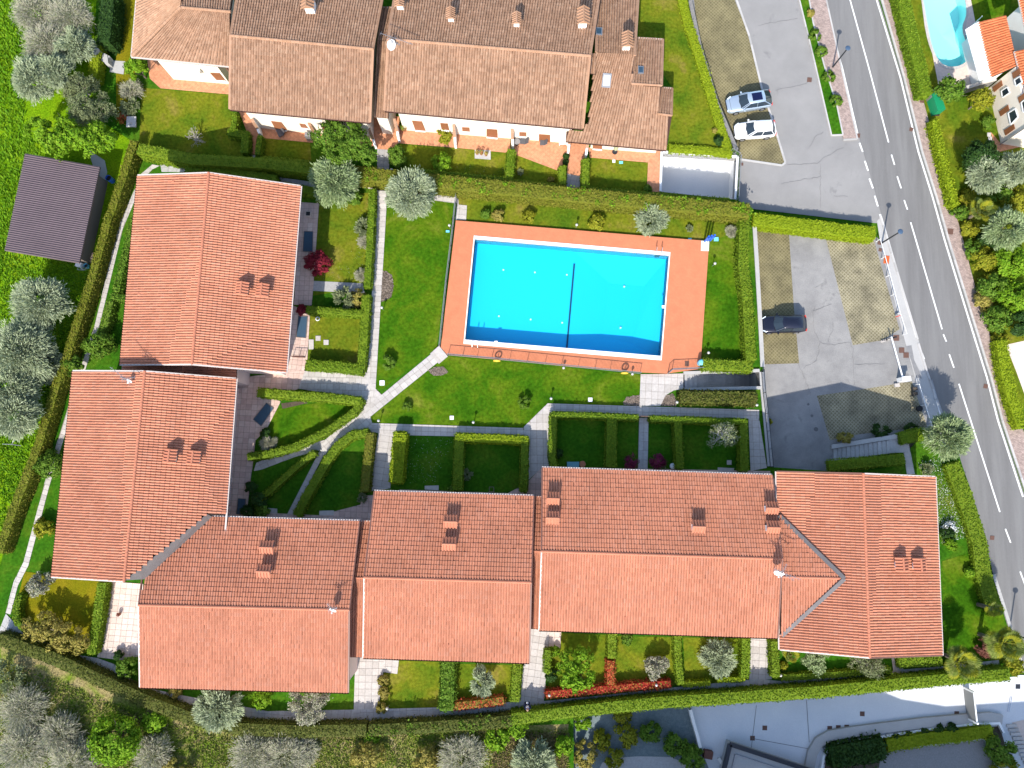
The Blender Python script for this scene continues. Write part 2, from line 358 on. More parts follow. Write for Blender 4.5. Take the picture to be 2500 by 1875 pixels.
sheet('garden_terrace', terr, 0, m_lawnd, [PIT, STW, WTR], z0=LOW-.1, skirt=m_stone)
def basin(name, rim, z, dep, mat, mwater, wl, copings=None):
    """lined basin under the rim with water in it"""
    b = MB(); n = len(rim); c = sum((Vector((p.x, p.y, 0)) for p in rim), Vector())/n
    b.add([(p.x, p.y, z) for p in rim]+[(p.x, p.y, z-dep) for p in rim]+[(c.x, c.y, z-dep)], [(i, n+i, n+(i+1) % n, (i+1) % n) for i in range(n)]+[(n+i, 2*n, n+(i+1) % n) for i in range(n)])
    return b.build(name, mat)
def water_mat(name, tint, dens):
    m = bpy.data.materials.new(name); m.use_nodes = True; t = m.node_tree; N = t.nodes; L = t.links; N.remove(N['Principled BSDF'])
    tr = N.new('ShaderNodeBsdfTransparent'); tr.inputs[0].default_value = (1, 1, 1, 1)
    gl = N.new('ShaderNodeBsdfGlossy'); gl.inputs['Roughness'].default_value = .04
    mx = N.new('ShaderNodeMixShader'); mx.inputs[0].default_value = .015; L.new(tr.outputs[0], mx.inputs[1]); L.new(gl.outputs[0], mx.inputs[2])
    L.new(mx.outputs[0], N['Material Output'].inputs[0])
    va = N.new('ShaderNodeVolumeAbsorption'); va.inputs[0].default_value = (*tint, 1); va.inputs[1].default_value = dens
    L.new(va.outputs[0], N['Material Output'].inputs['Volume']); return m
mw1 = water_mat('pool_water', (.0, .82, 1), .16); mw2 = water_mat('small_pool_water', (.3, .95, .96), .1)
# big pool: shallow half level, deep half a hopper
A_, B_, C_, D_ = WTR                                # NW NE SE SW
def q(u, v, z):
    t = A_.lerp(B_, u); s = D_.lerp(C_, u); p = t.lerp(s, v); return (p.x, p.y, z)
zd, zf, zh = .3, -1.15, -1.5
us = 0.525
pb = MB()
V = [q(0, 0, zd), q(us, 0, zd), q(1, 0, zd), q(1, 1, zd), q(us, 1, zd), q(0, 1, zd), q(0, 0, zf), q(us, 0, zf), q(1, 0, zf), q(1, 1, zf), q(us, 1, zf), q(0, 1, zf), q(.72, .28, zh), q(.9, .28, zh), q(.86, .86, zh), q(.70, .82, zh)]
pb.add(V, [(0, 6, 7, 1), (1, 7, 8, 2), (2, 8, 9, 3), (3, 9, 10, 4), (4, 10, 11, 5), (5, 11, 6, 0), (6, 11, 10, 7), (7, 10, 15, 12), (7, 12, 13, 8), (8, 13, 14, 9), (9, 14, 15, 10), (12, 15, 14, 13)])
pool = thing('swimming_pool', 'large rectangular swimming pool with turquoise water in the orange tiled deck', 'swimming pool', P(1385, 725, 0))
pb.build('pool_basin', m_basin, pool)
wz = .16
wb = MB(); wb.add([q(.001, .001, wz), q(.999, .001, wz), q(.999, .999, wz), q(.001, .999, wz)]+[q(.001, .001, -2.5), q(.999, .001, -2.5), q(.999, .999, -2.5), q(.001, .999, -2.5)], [(0, 3, 2, 1), (4, 5, 6, 7), (0, 1, 5, 4), (1, 2, 6, 5), (2, 3, 7, 6), (3, 0, 4, 7)])
wb.build('pool_water', mw1, pool)
db = MB(); db.beam(q(us, .12, zf+.03), q(us, .9999, zf+.03), .17, .05); db.build('dividing_line', m_line, pool)
def quadpx(px, z): return [(p.x, p.y) for p in PL(px, z)]
DECK = PL([(1112.8, 538), (1200, 545), (1712, 587), (1731, 594), (1710, 900), (1628, 911), (1560, 908), (1092, 866), (1076, 848)], .3)
sheet('pool_deck', DECK, .3, m_deck, [WTR], z0=-.02, skirt=m_deck)
cp = MB()
cp.prism([q(-.0, -.035, 0)[:2], q(1, -.035, 0)[:2], q(1, -.0005, 0)[:2], q(0, -.0005, 0)[:2]], .29, .335)
cp.prism([q(0, 1.0005, 0)[:2], q(1, 1.0005, 0)[:2], q(1, 1.042, 0)[:2], q(0, 1.042, 0)[:2]], .29, .335)
cp.prism([q(-.006, -.035, 0)[:2], q(-.0003, -.035, 0)[:2], q(-.0003, 1.042, 0)[:2], q(-.006, 1.042, 0)[:2]], .29, .334)
cp.prism([q(1.0003, -.035, 0)[:2], q(1.006, -.035, 0)[:2], q(1.006, 1.042, 0)[:2], q(1.0003, 1.042, 0)[:2]], .29, .334)
cp.build('coping', m_coping, pool)
for px, py in ((1229, 659), (1306, 665), (1384, 671), (1218, 772), (1295.5, 780), (1372.5, 788), (1525, 698), (1516, 799)):
    p = P(px, py, zf); zz = zf if px < 1400 else zf-.25
    b = MB(); b.tube((p.x, p.y, zz-.2), (p.x, p.y, zz+.03), .1, .09, 10); b.build('floor_fitting', m_coping, pool)
for px, py in ((1234, 585), (1211, 836), (1620, 749)):
    p = P(px, py, .33); b = MB(); b.box((p.x, p.y, .325), (.32, .3, .04), .05); b.build('skimmer_lid', m_white, pool)
def ladder(px, py, sgn):
    """pool ladder: two bent rails over the coping and a tread in the water; sgn = side of the deck (+1 north)"""
    p = P(px, py, .3); t = thing('pool_ladder', '', 'ladder', p)
    ax = Vector((q(1, 0, 0)[0]-q(0, 0, 0)[0], q(1, 0, 0)[1]-q(0, 0, 0)[1], 0)).normalized(); up = Vector((-ax.y, ax.x, 0))*sgn
    for s in (-1, 1):
        o = p+ax*(s*.27); pts = [o+up*.55+Vector((0, 0, .02)), o+up*.5+Vector((0, 0, .6)), o+up*.25+Vector((0, 0, .78)), o+up*-.15+Vector((0, 0, .6)), o+up*-.3+Vector((0, 0, -.9))]
        b = MB()
        for i in range(4): b.tube(pts[i], pts[i+1], .025, n=6)
        b.build('handrail', m_chrome, t)
    for z in (-.15, -.45, -.75):
        b = MB(); b.beam(p+up*-.27+ax*-.25+Vector((0, 0, z)), p+up*-.27+ax*.25+Vector((0, 0, z)), .12, .04); b.build('tread', m_dark, t)
    return t
tag(ladder(1607, 615, 1), 'steel pool ladder at the deep end beside the white shower tray corner')
tag(ladder(1161, 838, -1), 'steel pool ladder at the shallow end near the entrance steps')
# private pool
KID = KID[::-1] if sum(KID[i].x*KID[i-1].y-KID[i-1].x*KID[i].y for i in range(len(KID))) > 0 else KID
b = MB(); n = len(KID); c = sum(KID, Vector())/n
pp = thing('garden_pool', 'kidney shaped pale turquoise pool beside the house across the road', 'swimming pool', (c.x, c.y, LOW))
b.add([(p.x, p.y, LOW+.03) for p in KID]+[(p.x, p.y, LOW-1.3) for p in KID]+[(c.x, c.y, LOW-1.5)], [(i, (i+1) % n, n+(i+1) % n, n+i) for i in range(n)]+[(n+i, n+(i+1) % n, 2*n) for i in range(n)])
b.build('pool_basin', m_basin2, pp)
b = MB(); ins = [c+(p-c)*.998 for p in KID]
b.add([(p.x, p.y, LOW-.12) for p in ins]+[(p.x, p.y, LOW-1.6) for p in ins], [tuple(range(n)), tuple(range(2*n-1, n-1, -1))]+[(i, n+i, n+(i+1) % n, (i+1) % n) for i in range(n)])
b.build('pool_water', mw2, pp)
b = MB()
for i in range(n):
    j = (i+1) % n; o = lambda p: c+(p-c)*1.0+(p-c).normalized()*.35
    b.prism([KID[i][:2], KID[j][:2], o(KID[j])[:2], o(KID[i])[:2]], LOW-.03, LOW+.05)
b.build('coping', m_slab, pp)
# ------------------------------------------------------------------ roofs and houses
PROF_P = [(0, .0), (.1, .045), (.36, .075), (.62, .045), (.72, .005), (.91, 0.)]      # roll and pan
PROF_C = [(0, .0), (.12, .06), (.38, .1), (.64, .06), (.74, .0), (.89, .0)]
def slope(eL, eR, rR, rL, ze, zr):
    """roof plane from four photo corners: eave left/right (height ze), ridge right/left (height zr)"""
    if isinstance(ze, tuple): zs = ze
    else: zs = (ze, ze, zr, zr)
    c = [P(*p, z) for p, z in zip((eL, eR, rR, rL), zs)]
    n = ((c[1]-c[0])).cross(c[3]-c[0]).normalized()
    if n.z < 0: n = -n
    return dict(c=c, n=n, o=(c[0]+c[1]+c[2]+c[3])/4)
def on(s, px, py): return onplane(px, py, s['o'], s['n'])
def in_poly(x, y, poly):
    ins = np.zeros(len(x), bool); n = len(poly)
    for i in range(n):
        x1, y1 = poly[i]; x2, y2 = poly[(i+1) % n]
        if y1 == y2: continue
        c = ((y1 > y) != (y2 > y)) & (x < (x2-x1)*(y-y1)/(y2-y1)+x1); ins ^= c
    return ins
def tiles(s, parent, mat, tw, tl, prof, keep=None, drop=(), single=0, stuff='roof_tiling'):
    """every tile of a slope; the `single` ones nearest the camera are objects of their own, the rest one mesh"""
    c = [np.array(v) for v in s['c']]; nrm = np.array(s['n'])
    w = (np.linalg.norm(c[1]-c[0])+np.linalg.norm(c[2]-c[3]))/2; l = (np.linalg.norm(c[3]-c[0])+np.linalg.norm(c[2]-c[1]))/2
    nu, nv = max(1, round(w/tw)), max(1, round(l/tl))
    I, J = np.meshgrid(np.arange(nu), np.arange(nv)); I = I.ravel(); J = J.ravel()
    def bil(u, v): return (c[0]*((1-u)*(1-v))[..., None]+c[1]*(u*(1-v))[..., None]+c[2]*(u*v)[..., None]+c[3]*((1-u)*v)[..., None])
    C = bil((I+.5)/nu, (J+.5)/nv); ok = np.ones(len(I), bool)
    if keep: ok &= in_poly(C[:, 0], C[:, 1], [(on(s, *p).x, on(s, *p).y) for p in keep])
    for d in drop: ok &= ~in_poly(C[:, 0], C[:, 1], [(on(s, *p).x, on(s, *p).y) for p in d])
    I, J, C = I[ok], J[ok], C[ok]; k = len(prof)
    # template: front lip (lower), rear; heights above the underlay
    tu = np.array([p[0] for p in prof]*2+[p[0] for p in prof]); tv = np.array([-.07]*k+[1.0]*k+[-.07]*k); th = np.array([p[1]+.046 for p in prof]+[p[1]+.008 for p in prof]+[-.0]*k)
    F0 = [(a, a+1, k+a+1, k+a) for a in range(k-1)]+[(2*k+a, 2*k+a+1, a+1, a) for a in range(k-1)]
    F0 = np.array(F0)
    sel = np.zeros(len(I), bool)
    if single:
        cc = np.sum((C-np.array(CAMV))**2, 1); sel[np.argsort(cc)[:single]] = True
    def verts(I, J):
        jit = NR.normal(0, .006, (len(I), 1)); ju = NR.normal(0, .02, (len(I), 1)); jt = NR.normal(0, .006, (len(I), 1))
        U = (I[:, None]+tu[None]+ju)/nu; Vv = (J[:, None]+tv[None])/nv
        return bil(U, Vv)+nrm*((th[None]+jit+jt*(tu[None]-.5))[..., None])
    r = ~sel
    if r.any():
        X = verts(I[r], J[r]); m = X.shape[1]
        F = (F0[None]+(np.arange(len(X))*m)[:, None, None]).reshape(-1, 4)
        o = np_obj(stuff, X.reshape(-1, 3), F, mat, parent); o['kind'] = 'stuff'
    if sel.any():
        e = (c[1]-c[0]); e /= np.linalg.norm(e); d = np.cross(nrm, e); a, b2 = w/nu, l/nv
        key = 'tile_%.3f_%.3f' % (a, b2)
        vs = np.stack([(tu-.5)*a, (tv-.5)*b2, th], 1); me = bpy.data.meshes.new('tile'); me.from_pydata(vs.tolist(), [], F0.tolist()); me.materials.append(mat)
        off = np.array(rootloc(parent))
        for q_ in np.where(sel)[0]:
            t = link('tile', me, parent); p = C[q_]-off+nrm*R.gauss(0, .005)
            y = bil(np.array([(I[q_]+.5)/nu]), np.array([(J[q_]+1.0)/nv]))[0]-C[q_]; y /= np.linalg.norm(y); x = np.cross(y, nrm)
            t.matrix_local = Matrix(((x[0], y[0], nrm[0], p[0]), (x[1], y[1], nrm[1], p[1]), (x[2], y[2], nrm[2], p[2]), (0, 0, 0, 1)))
def slab_of(s, poly=None, th=.14):
    pts = [on(s, *p) for p in poly] if poly else s['c']; b = MB(); n = len(pts); d = s['n']*th
    if (pts[1]-pts[0]).cross(pts[2]-pts[0]).z < 0: pts = pts[::-1]
    b.add([p-s['n']*.13 for p in pts]+[p-s['n']*.13-d for p in pts], [tuple(range(n)), tuple(range(2*n-1, n-1, -1))]+[(i, n+i, n+(i+1) % n, (i+1) % n) for i in range(n)]); return b
def ridge(a, b, parent, mat, r=.13, seg=.4, name='ridge_cap', lift=.05):
    a, b = Vector(a), Vector(b); n = max(2, int((b-a).length/seg)); mb = MB()
    for i in range(n):
        p, q2 = a.lerp(b, i/n), a.lerp(b, (i+1.06)/n); z = Vector((0, 0, lift-.03+R.uniform(0, .012)))
        mb.tube(p+z, q2+z, r*.9, r*1.05, 8, cap=True)
    return mb.build(name, mat, parent)
def edge_strip(a, b, parent, mat, name='verge_trim', w=.12, h=.16, lift=.0):
    mb = MB(); mb.beam(Vector(a)+Vector((0, 0, lift)), Vector(b)+Vector((0, 0, lift)), w, h); return mb.build(name, mat, parent)
def gutter(a, b, parent, mat, out=.06):
    a, b = Vector(a), Vector(b); mb = MB(); n = 6; d = (b-a).normalized(); sd = d.cross(Vector((0, 0, 1))).normalized()
    vs = []
    for p in (a, b):
        for i in range(n+1):
            t = pi+pi*i/n; vs.append(p+sd*(.085*cos(t))+Vector((0, 0, .085*sin(t))))
    mb.add(vs, [(i, i+1, n+2+i, n+1+i) for i in range(n)]+[(i+1, i, n+1+i, n+2+i) for i in range(n)]); 
    if mat is m_gutw: mb.beam(a+sd*-.0+Vector((0, 0, .03)), b+Vector((0, 0, .03)), .15, .03)
    return mb.build('gutter', mat, parent)
def walls(parent, fp, z1, mat, gables=(), z0=0.0, name='wall'):
    """fp: footprint corners (world); gables: (i, j, apex) triangles over side i-j"""
    b = MB(); b.prism([(p[0], p[1]) for p in fp], z0, z1)
    for p0, p1, ap in gables:
        d = Vector((p1.x-p0.x, p1.y-p0.y, 0)).normalized(); nn = Vector((-d.y, d.x, 0))*.12
        A, B2, C2 = Vector((p0.x, p0.y, z1-.02)), Vector((p1.x, p1.y, z1-.02)), Vector(ap)
        b.add([A+nn, B2+nn, C2+nn, A-nn, B2-nn, C2-nn], [(0, 1, 2), (5, 4, 3), (0, 3, 4, 1), (1, 4, 5, 2), (2, 5, 3, 0)])
    return b.build(name, mat, parent)
def inset(pts, d):
    c = sum(pts, Vector())/len(pts); out = []
    n = len(pts)
    for i in range(n):
        p, a, b = pts[i], pts[i-1], pts[(i+1) % n]; u = (a-p); u.z = 0; v = (b-p); v.z = 0
        out.append(p+(u.normalized()+v.normalized())*d)
    return out
def gable_house(name, label, cat, L, Rr, zr, ze, mat, capm, tw, tl, prof, gut, verge, wall, single=0, keepL=None, keepR=None, dropL=(), dropR=(), loc=None, wallpx=None, group=None, over=.6, ridge_to=(0, 1), wfp=None, gab=(1, 1)):
    """two slopes meeting at a ridge. L, Rr: photo corners [eave0, eave1, ridge1, ridge0] of the two slopes"""
    sA, sB = slope(*L, ze, zr), slope(*Rr, ze, zr)
    fp = [sA['c'][0], sA['c'][1], sB['c'][0], sB['c'][1]]
    ctr = sum(fp, Vector())/4; t = thing(name, label, cat, (ctr.x, ctr.y, 0), group)
    rf = MB()
    for s, k in ((sA, keepL), (sB, keepR)):
        m = slab_of(s, k); rf.add(m.v, m.f)
    rf = rf.build('roof', m_deckw, t)
    half = single//2
    tiles(sA, rf, mat, tw, tl, prof, keepL, dropL, half); tiles(sB, rf, mat, tw, tl, prof, keepR, dropR, single-half)
    a, b = sA['c'][3], sA['c'][2]
    ridge(a.lerp(b, ridge_to[0]), a.lerp(b, ridge_to[1]), rf, capm)
    for s, g, v in ((sA, gut[0], verge), (sB, gut[1], verge)):
        z = Vector((0, 0, -.03)); d = (s['c'][0]-s['c'][3]); d.z = 0; d = d.normalized()*.07
        if g: gutter(s['c'][0]+d+z, s['c'][1]+d+z, rf, g)
        if v:
            if isinstance(v[0], tuple): v = v[s is sB]
            if v[0]: edge_strip(s['c'][0], s['c'][3], rf, v[0])
            if v[1]: edge_strip(s['c'][1], s['c'][2], rf, v[1])
    i4 = inset(fp, over); mid = [(sA['c'][3]+(sA['c'][2]-sA['c'][3]).normalized()*over), (sA['c'][2]+(sA['c'][3]-sA['c'][2]).normalized()*over)]
    zt = ze+(zr-ze)*over/max(1, (sA['c'][3]-sA['c'][0]).length)-.16
    ap = [Vector((m_.x, m_.y, zr-.22)) for m_ in mid]
    if wfp: walls(t, PL(wfp, ze), zt, wall, [g for g, k in (((i4[0], i4[3], ap[0]), gab[0]), ((i4[1], i4[2], ap[1]), gab[1])) if k])
    else: walls(t, i4, zt, wall, [(i4[0], i4[3], ap[0]), (i4[1], i4[2], ap[1])])
    return t, rf, sA, sB
# pan tile sizes of the six new houses
TW, TL_, NS = .235, .40, 300
G2 = 'new row houses around the pool'
hs = {}
# house slopes are listed eave0, eave1, ridge1, ridge0
hs[1] = gable_house('row_house', 'salmon tiled house left of the pool, its ridge running up and down', 'house',
    [(294, 891), (337, 428), (510, 422), (469, 890)], [(734, 454), (698, 910), (469, 890), (510, 422)], 8.1, 5.8, m_tile, m_cap, TW, TL_, PROF_P, (m_gutb, m_gutw), (m_gutw, m_gutw), m_stuccop, NS, group=G2, wfp=[(305, 880), (347, 440), (682, 462), (650, 896)], gab=(0, 0))
kR2 = [(354, 906), (576.5, 924), (550, 1256), (505, 1256), (304, 1418)]
hs[2] = gable_house('row_house', 'salmon tiled house below it, cut by the wide zinc valley at its lower right corner', 'house',
    [(127, 1409), (179, 905), (354, 906), (303, 1420)], [(576.5, 924), (538, 1430), (303, 1420), (354, 906)], 8.1, 5.8, m_tile, m_cap, TW, TL_, PROF_P, (m_gutb, m_gutw), ((m_gutw, m_gutw), (m_gutw, None)), m_stuccop, NS, keepR=kR2, group=G2, wfp=[(140, 1400), (190, 917), (526, 932), (500, 1240), (480, 1262), (312, 1398)], gab=(0, 0))
kN3 = [(517, 1263), (878, 1273), (853, 1489), (339, 1477), (353, 1412)]
hs[3] = gable_house('row_house', 'orange tiled house at the lower left with an aerial near its right end', 'house',
    [(878, 1273), (366, 1258), (339, 1477), (853, 1489)], [(342, 1677), (851, 1690), (853, 1489), (339, 1477)], 7.2, 5.5, m_tile, m_cap, TW, TL_, PROF_P, (m_gutw, m_gutb), ((m_gutb, m_gutb), (m_gutw, m_gutb)), m_stuccop, NS, keepL=kN3, group=G2, wfp=[(540, 1282), (866, 1290), (840, 1678), (356, 1664), (356, 1490), (400, 1410)], gab=(1, 0))
hs[4] = gable_house('row_house', 'short orange tiled house in the middle of the lower row with two chimneys', 'house',
    [(1303, 1211.5), (914, 1199.7), (889.4, 1409.7), (1297, 1422)], [(886.5, 1605), (1292.6, 1617.5), (1297, 1422), (889.4, 1409.7)], 7.2, 5.5, m_tile, m_cap, TW, TL_, PROF_P, (m_gutw, m_gutb), ((m_gutb, m_gutb), (m_gutw, m_gutb)), m_stuccop, NS, group=G2)
hs[5] = gable_house('row_house', 'long orange tiled house right of the middle with the satellite dishes on its ridge', 'house',
    [(1885, 1160.6), (1323.4, 1142.4), (1322, 1345.8), (1910, 1364.7)], [(1316, 1537.5), (1898.5, 1556.6), (1910, 1364.7), (1322, 1345.8)], 7.2, 5.5, m_tile, m_cap, TW, TL_, PROF_P, (m_gutw, m_gutb), ((m_gutb, m_gutb), (m_gutw, m_gutb)), m_stuccop, NS, group=G2)
tri6 = [(1901, 1258), (2059, 1411), (1907, 1551), (1890, 1400)]
hs[6] = gable_house('row_house', 'salmon tiled house beside the road at the lower right with a triangular cross roof', 'house',
    [(1904, 1586), (1896, 1151), (2107, 1156), (2123, 1606)], [(2282, 1163.6), (2299.6, 1600), (2123, 1606), (2107, 1156)], 7.0, 5.5, m_tile, m_cap, TW, TL_, PROF_P, (m_gutw, m_gutw), (m_gutw, m_gutb), m_stuccop, NS, dropL=(tri6,), group=G2)
# cross roof of the last house, between its slope and the ridge of its neighbour
t6, rf6, w6, e6 = hs[6]
vz = [on(w6, 1901, 1258), on(w6, 2059, 1411), on(w6, 1907, 1551)]
zc = vz[1].z+.05
rA = P(1909, 1408, zc)
sN = dict(c=None); sN = slope((2059, 1262), (1901, 1258), (1909, 1408), (2059, 1412), 5.75, zc); sS = slope((1907, 1551), (2059, 1556), (2059, 1412), (1909, 1408), 5.75, zc)
kN = [(1901, 1259), (2058, 1411), (1909, 1408)]; kS = [(1909, 1408), (2058, 1412), (1907, 1551)]
cr = MB()
for s_, k_ in ((sN, kN), (sS, kS)):
    m_ = slab_of(s_, k_); cr.add(m_.v, m_.f)
cr = cr.build('cross_roof', m_deckw, t6)
tiles(sN, cr, m_tile, TW, TL_, PROF_P, kN); tiles(sS, cr, m_tile, TW, TL_, PROF_P, kS)
ridge(rA, P(2056, 1412, zc), cr, m_cap, .12)
for a_, b_ in (((1901, 1258), (2060, 1412)), ((2060, 1412), (1907, 1551))):
    pa, pb_ = on(w6, *a_), on(w6, *b_); edge_strip(pa+w6['n']*.16, pb_+w6['n']*.18, cr, m_zinc, 'valley_gutter', .34, .24)
# zinc valley between second and third house
t3, rf3, n3, s3 = hs[3]; e2 = hs[2][3]
va = MB()
L_ = [on(e2, 505, 1255), on(e2, 304, 1417)]; R_ = [on(n3, 520, 1262), on(n3, 355, 1414)]
def dn(p, d): return Vector((p.x, p.y, p.z-d))
va.add([L_[0], R_[0], R_[1], L_[1], dn(L_[0], .5), dn(R_[0], .5), dn(R_[1], .5), dn(L_[1], .5)], [(0, 3, 2, 1), (4, 5, 6, 7), (0, 1, 5, 4), (1, 2, 6, 5), (2, 3, 7, 6), (3, 0, 4, 7)])
va.build('valley_gutter', m_zinc, rf3)
edge_strip(on(n3, 517, 1262)+n3['n']*.05, on(n3, 352, 1413)+n3['n']*.05, rf3, m_gutb, 'valley_trim', .1, .12)
# lower linking roofs
def link_roof(house, L, Rr, ze, zr, base=True):
    t, rf = hs[house][:2]; sA, sB = slope(*L, ze, zr), slope(*Rr, ze, zr); b = MB()
    for s in (sA, sB):
        m = slab_of(s); b.add(m.v, m.f)
    b = b.build('link_roof', m_deckw, t); tiles(sA, b, m_tile, TW, TL_, PROF_P); tiles(sB, b, m_tile, TW, TL_, PROF_P)
    ridge(sA['c'][3], sA['c'][2], b, m_cap, .1); gutter(sA['c'][0], sA['c'][1], b, m_gutw); gutter(sB['c'][0], sB['c'][1], b, m_gutb)
    fp = inset([sA['c'][0], sA['c'][1], sB['c'][0], sB['c'][1]], .25); walls(t, fp, ze-.1, m_stuccop, name='link_wall')
link_roof(4, [(915, 1273), (868, 1272), (850, 1410), (895, 1411)], [(846, 1602), (888, 1603), (895, 1411), (850, 1410)], 4.7, 6.1)
link_roof(5, [(1326, 1213), (1296, 1212), (1290, 1345), (1322, 1346)], [(1286, 1533), (1318, 1534), (1322, 1346), (1290, 1345)], 4.7, 6.1)
link_roof(2, [(300, 935), (300, 880), (447, 880), (447, 935)], [(577, 880), (576, 935), (447, 935), (447, 880)], 4.3, 6.0)
# ------------------------------------------------------------------ chimneys, aerials, vents of the new houses
def chimney(house, s, px, py, rz=0.0, size=.95):
    t, rf = hs[house][:2]; p = on(s, px, py); b = MB(); z = p.z-.5
    ch = MB(); ch.box((p.x, p.y, z+.55), (size*.8, size*.62, 1.1), rz); ch = ch.build('chimney', m_whitew, rf)
    zt = z+1.08; b = MB(); ca, sa = cos(rz), sin(rz)
    def T(u, v, h): return (p.x+u*ca-v*sa, p.y+u*sa+v*ca, h)
    hw, hl = size*.56, size*.56; k = 4
    b.add([T(-hw, -hl, zt), T(hw, -hl, zt), T(hw, hl, zt), T(-hw, hl, zt), T(-hw, 0, zt+.3), T(hw, 0, zt+.3)], [(0, 1, 5, 4), (2, 3, 4, 5), (1, 2, 5), (3, 0, 4), (3, 2, 1, 0)])
    for i in range(k+1):                            # rolls of the little roof
        u = -hw+2*hw*i/k
        b.tube(T(u, -hl-.05, zt+.0), T(u, 0, zt+.32), .075, n=6); b.tube(T(u, hl+.05, zt+.0), T(u, 0, zt+.32), .075, n=6)
    b.tube(T(-hw-.06, 0, zt+.32), T(hw+.06, 0, zt+.32), .09, n=7)
    b.build('chimney_cap', m_cap, ch)
    if house in (1, 2, 5, 6): w_ = MB(); sx = -(size*.62/2+.07); w_.box((p.x+(sx if house in (1, 2, 6) else -size*.4-.07), p.y-.1, z+.8), (.1, .5, .5), 0); w_.build('side_plate', m_white, ch)
    f = MB(); f.box((p.x, p.y-.02, z+.56), (size*.8+.16, size*.62+.2, .06), rz); f.build('flashing', m_zinc, ch)
n1w, n1e = hs[1][2], hs[1][3]
for px, py in ((597, 708), (646, 712)): chimney(1, n1e, px, py, pi/2-.08)
for px, py in ((423, 1113), (480, 1117)): chimney(2, hs[2][3], px, py, pi/2-.08)
for px, py in ((657, 1334), (650, 1392)): chimney(3, n3, px, py, -.03)
for px, py in ((1101, 1272), (1098, 1326)): chimney(4, hs[4][2], px, py, -.03)
for px, py in ((1349, 1216), (1348, 1263), (1701, 1284), (1878, 1239), (1881, 1286)): chimney(5, hs[5][2], px, py, -.03, .9)
for px, py in ((2193, 1375), (2236, 1377)): chimney(6, hs[6][3], px, py, pi/2+.03)
def vent(house, s, px, py):
    p = on(s, px, py); b = MB(); n = s['n']; b.tube(p+n*.05, p+n*.05+Vector((0, .001, 0))+(Vector((0, 0, 1)).cross(n).cross(n)).normalized()*-.22, .1, .05, 6); b.build('vent_tile', m_cap, hs[house][1])
for h_, s_, L in ((5, hs[5][3], ((1347, 1505), (1437, 1508), (1526, 1511), (1791, 1521))), (4, hs[4][3], ((1084, 1577), (1095, 1578))), (3, s3, ((824, 1654), (474, 1645))), (1, n1w, ((422, 443), (355, 560), (339, 718))), (2, hs[2][2], ((191, 1089), (176, 1236)))):
    for px, py in L: vent(h_, s_, px, py)
def aerial(label, house, s, px, py, dishes, booms, h=1.6, az=0.0):
    """mast with dishes and comb aerials, standing on a roof"""
    p = on(s, px, py); t = thing('roof_aerial', label, 'aerial', p)
    b = MB(); b.tube(p-Vector((0, 0, .2)), p+Vector((0, 0, h)), .03, n=6); b.build('mast', m_grey, t)
    for dz, a, r in dishes:
        c = p+Vector((.12*sin(a), -.12*cos(a), dz)); nn = Vector((-sin(a)*.8, -.8*cos(a), .55)).normalized(); u = nn.cross(Vector((0, 0, 1))).normalized(); w = u.cross(nn); b = MB(); vs = [c]
        for k, (rr, dd) in enumerate(((.5, .03), (1, .12))):
            vs += [c+(u*cos(2*pi*i/14)+w*sin(2*pi*i/14))*r*rr+nn*dd*r for i in range(14)]
        fs = [(0, 1+i, 1+(i+1) % 14) for i in range(14)]+[(1+i, 15+i, 15+(i+1) % 14, 1+(i+1) % 14) for i in range(14)]
        b.add(vs, fs); b.tube(c-w*r*.9, c+nn*r*.9-w*r*.2, .015, n=4); b.box(c+nn*r*.9-w*r*.2, (.1, .1, .1)); b.build('dish', m_white, t)
    for dz, a, ln in booms:
        d = Vector((cos(a), sin(a), 0)); o = p+Vector((0, 0, dz)); b = MB(); b.beam(o-d*ln*.3, o+d*ln*.7, .035, .035); sd = Vector((-d.y, d.x, 0))
        for i in range(7): b.beam(o+d*ln*(-.28+i*.15)-sd*(.22-.012*i), o+d*ln*(-.28+i*.15)+sd*(.22-.012*i), .018, .018)
        b.build('comb_aerial', m_grey, t)
    return t
aerial('white dishes with comb aerials at the ridge of the long lower house', 5, hs[5][2], 1893, 1392, ((.75, .3, .42), (1.3, .2, .26)), ((1.5, -.35, 2.4), (1.3, -.55, 1.8), (1.7, 1.1, 1.2)), 1.9)
aerial('cluster of small white aerials near the right end of the lower left house', 3, n3, 817, 1482, ((.7, .3, .3),), ((1.0, 2.3, .9), (1.3, .3, .8)), 1.5)
aerial('tangle of pale aerials on the upper edge of the second left house', 2, hs[2][2], 322, 928, ((.5, .3, .25),), ((1.2, 2.5, 2.4), (1.0, .2, 1.2), (1.4, -.3, 1.0)), 1.6)
# ------------------------------------------------------------------ the older terrace along the top
G1 = 'older brown roofed row houses'
OW, OL = .25, .36
def wall_plane(a, b):
    d = (b-a); d.z = 0; d.normalize(); n = Vector((d.y, -d.x, 0)); return a, n
def shutter(parent, px, pl, mat=None, name='shutter', th=.06, frame=True, sill=True):
    """window or door leaf on a wall plane, outlined in the photo"""
    o, n = pl; nn = n if n.dot(CAMV-o) > 0 else -n; pts = [onplane(x, y, o, n) for x, y in px]
    b = MB(); k = len(pts); b.add([p+nn*.012 for p in pts]+[p+nn*(.012+th) for p in pts], [tuple(range(k)), tuple(range(2*k-1, k-1, -1))]+[(i, k+i, k+(i+1) % k, (i+1) % k) for i in range(k)])
    w = b.build(name, mat or m_shut, parent)
    if sill:
        lo = sorted(pts, key=lambda p: p.z)[:2]; b = MB(); b.beam(lo[0]+nn*.1-Vector((0, 0, .04)), lo[1]+nn*.1-Vector((0, 0, .04)), .2, .06); b.build('sill', m_white, w)
    return w
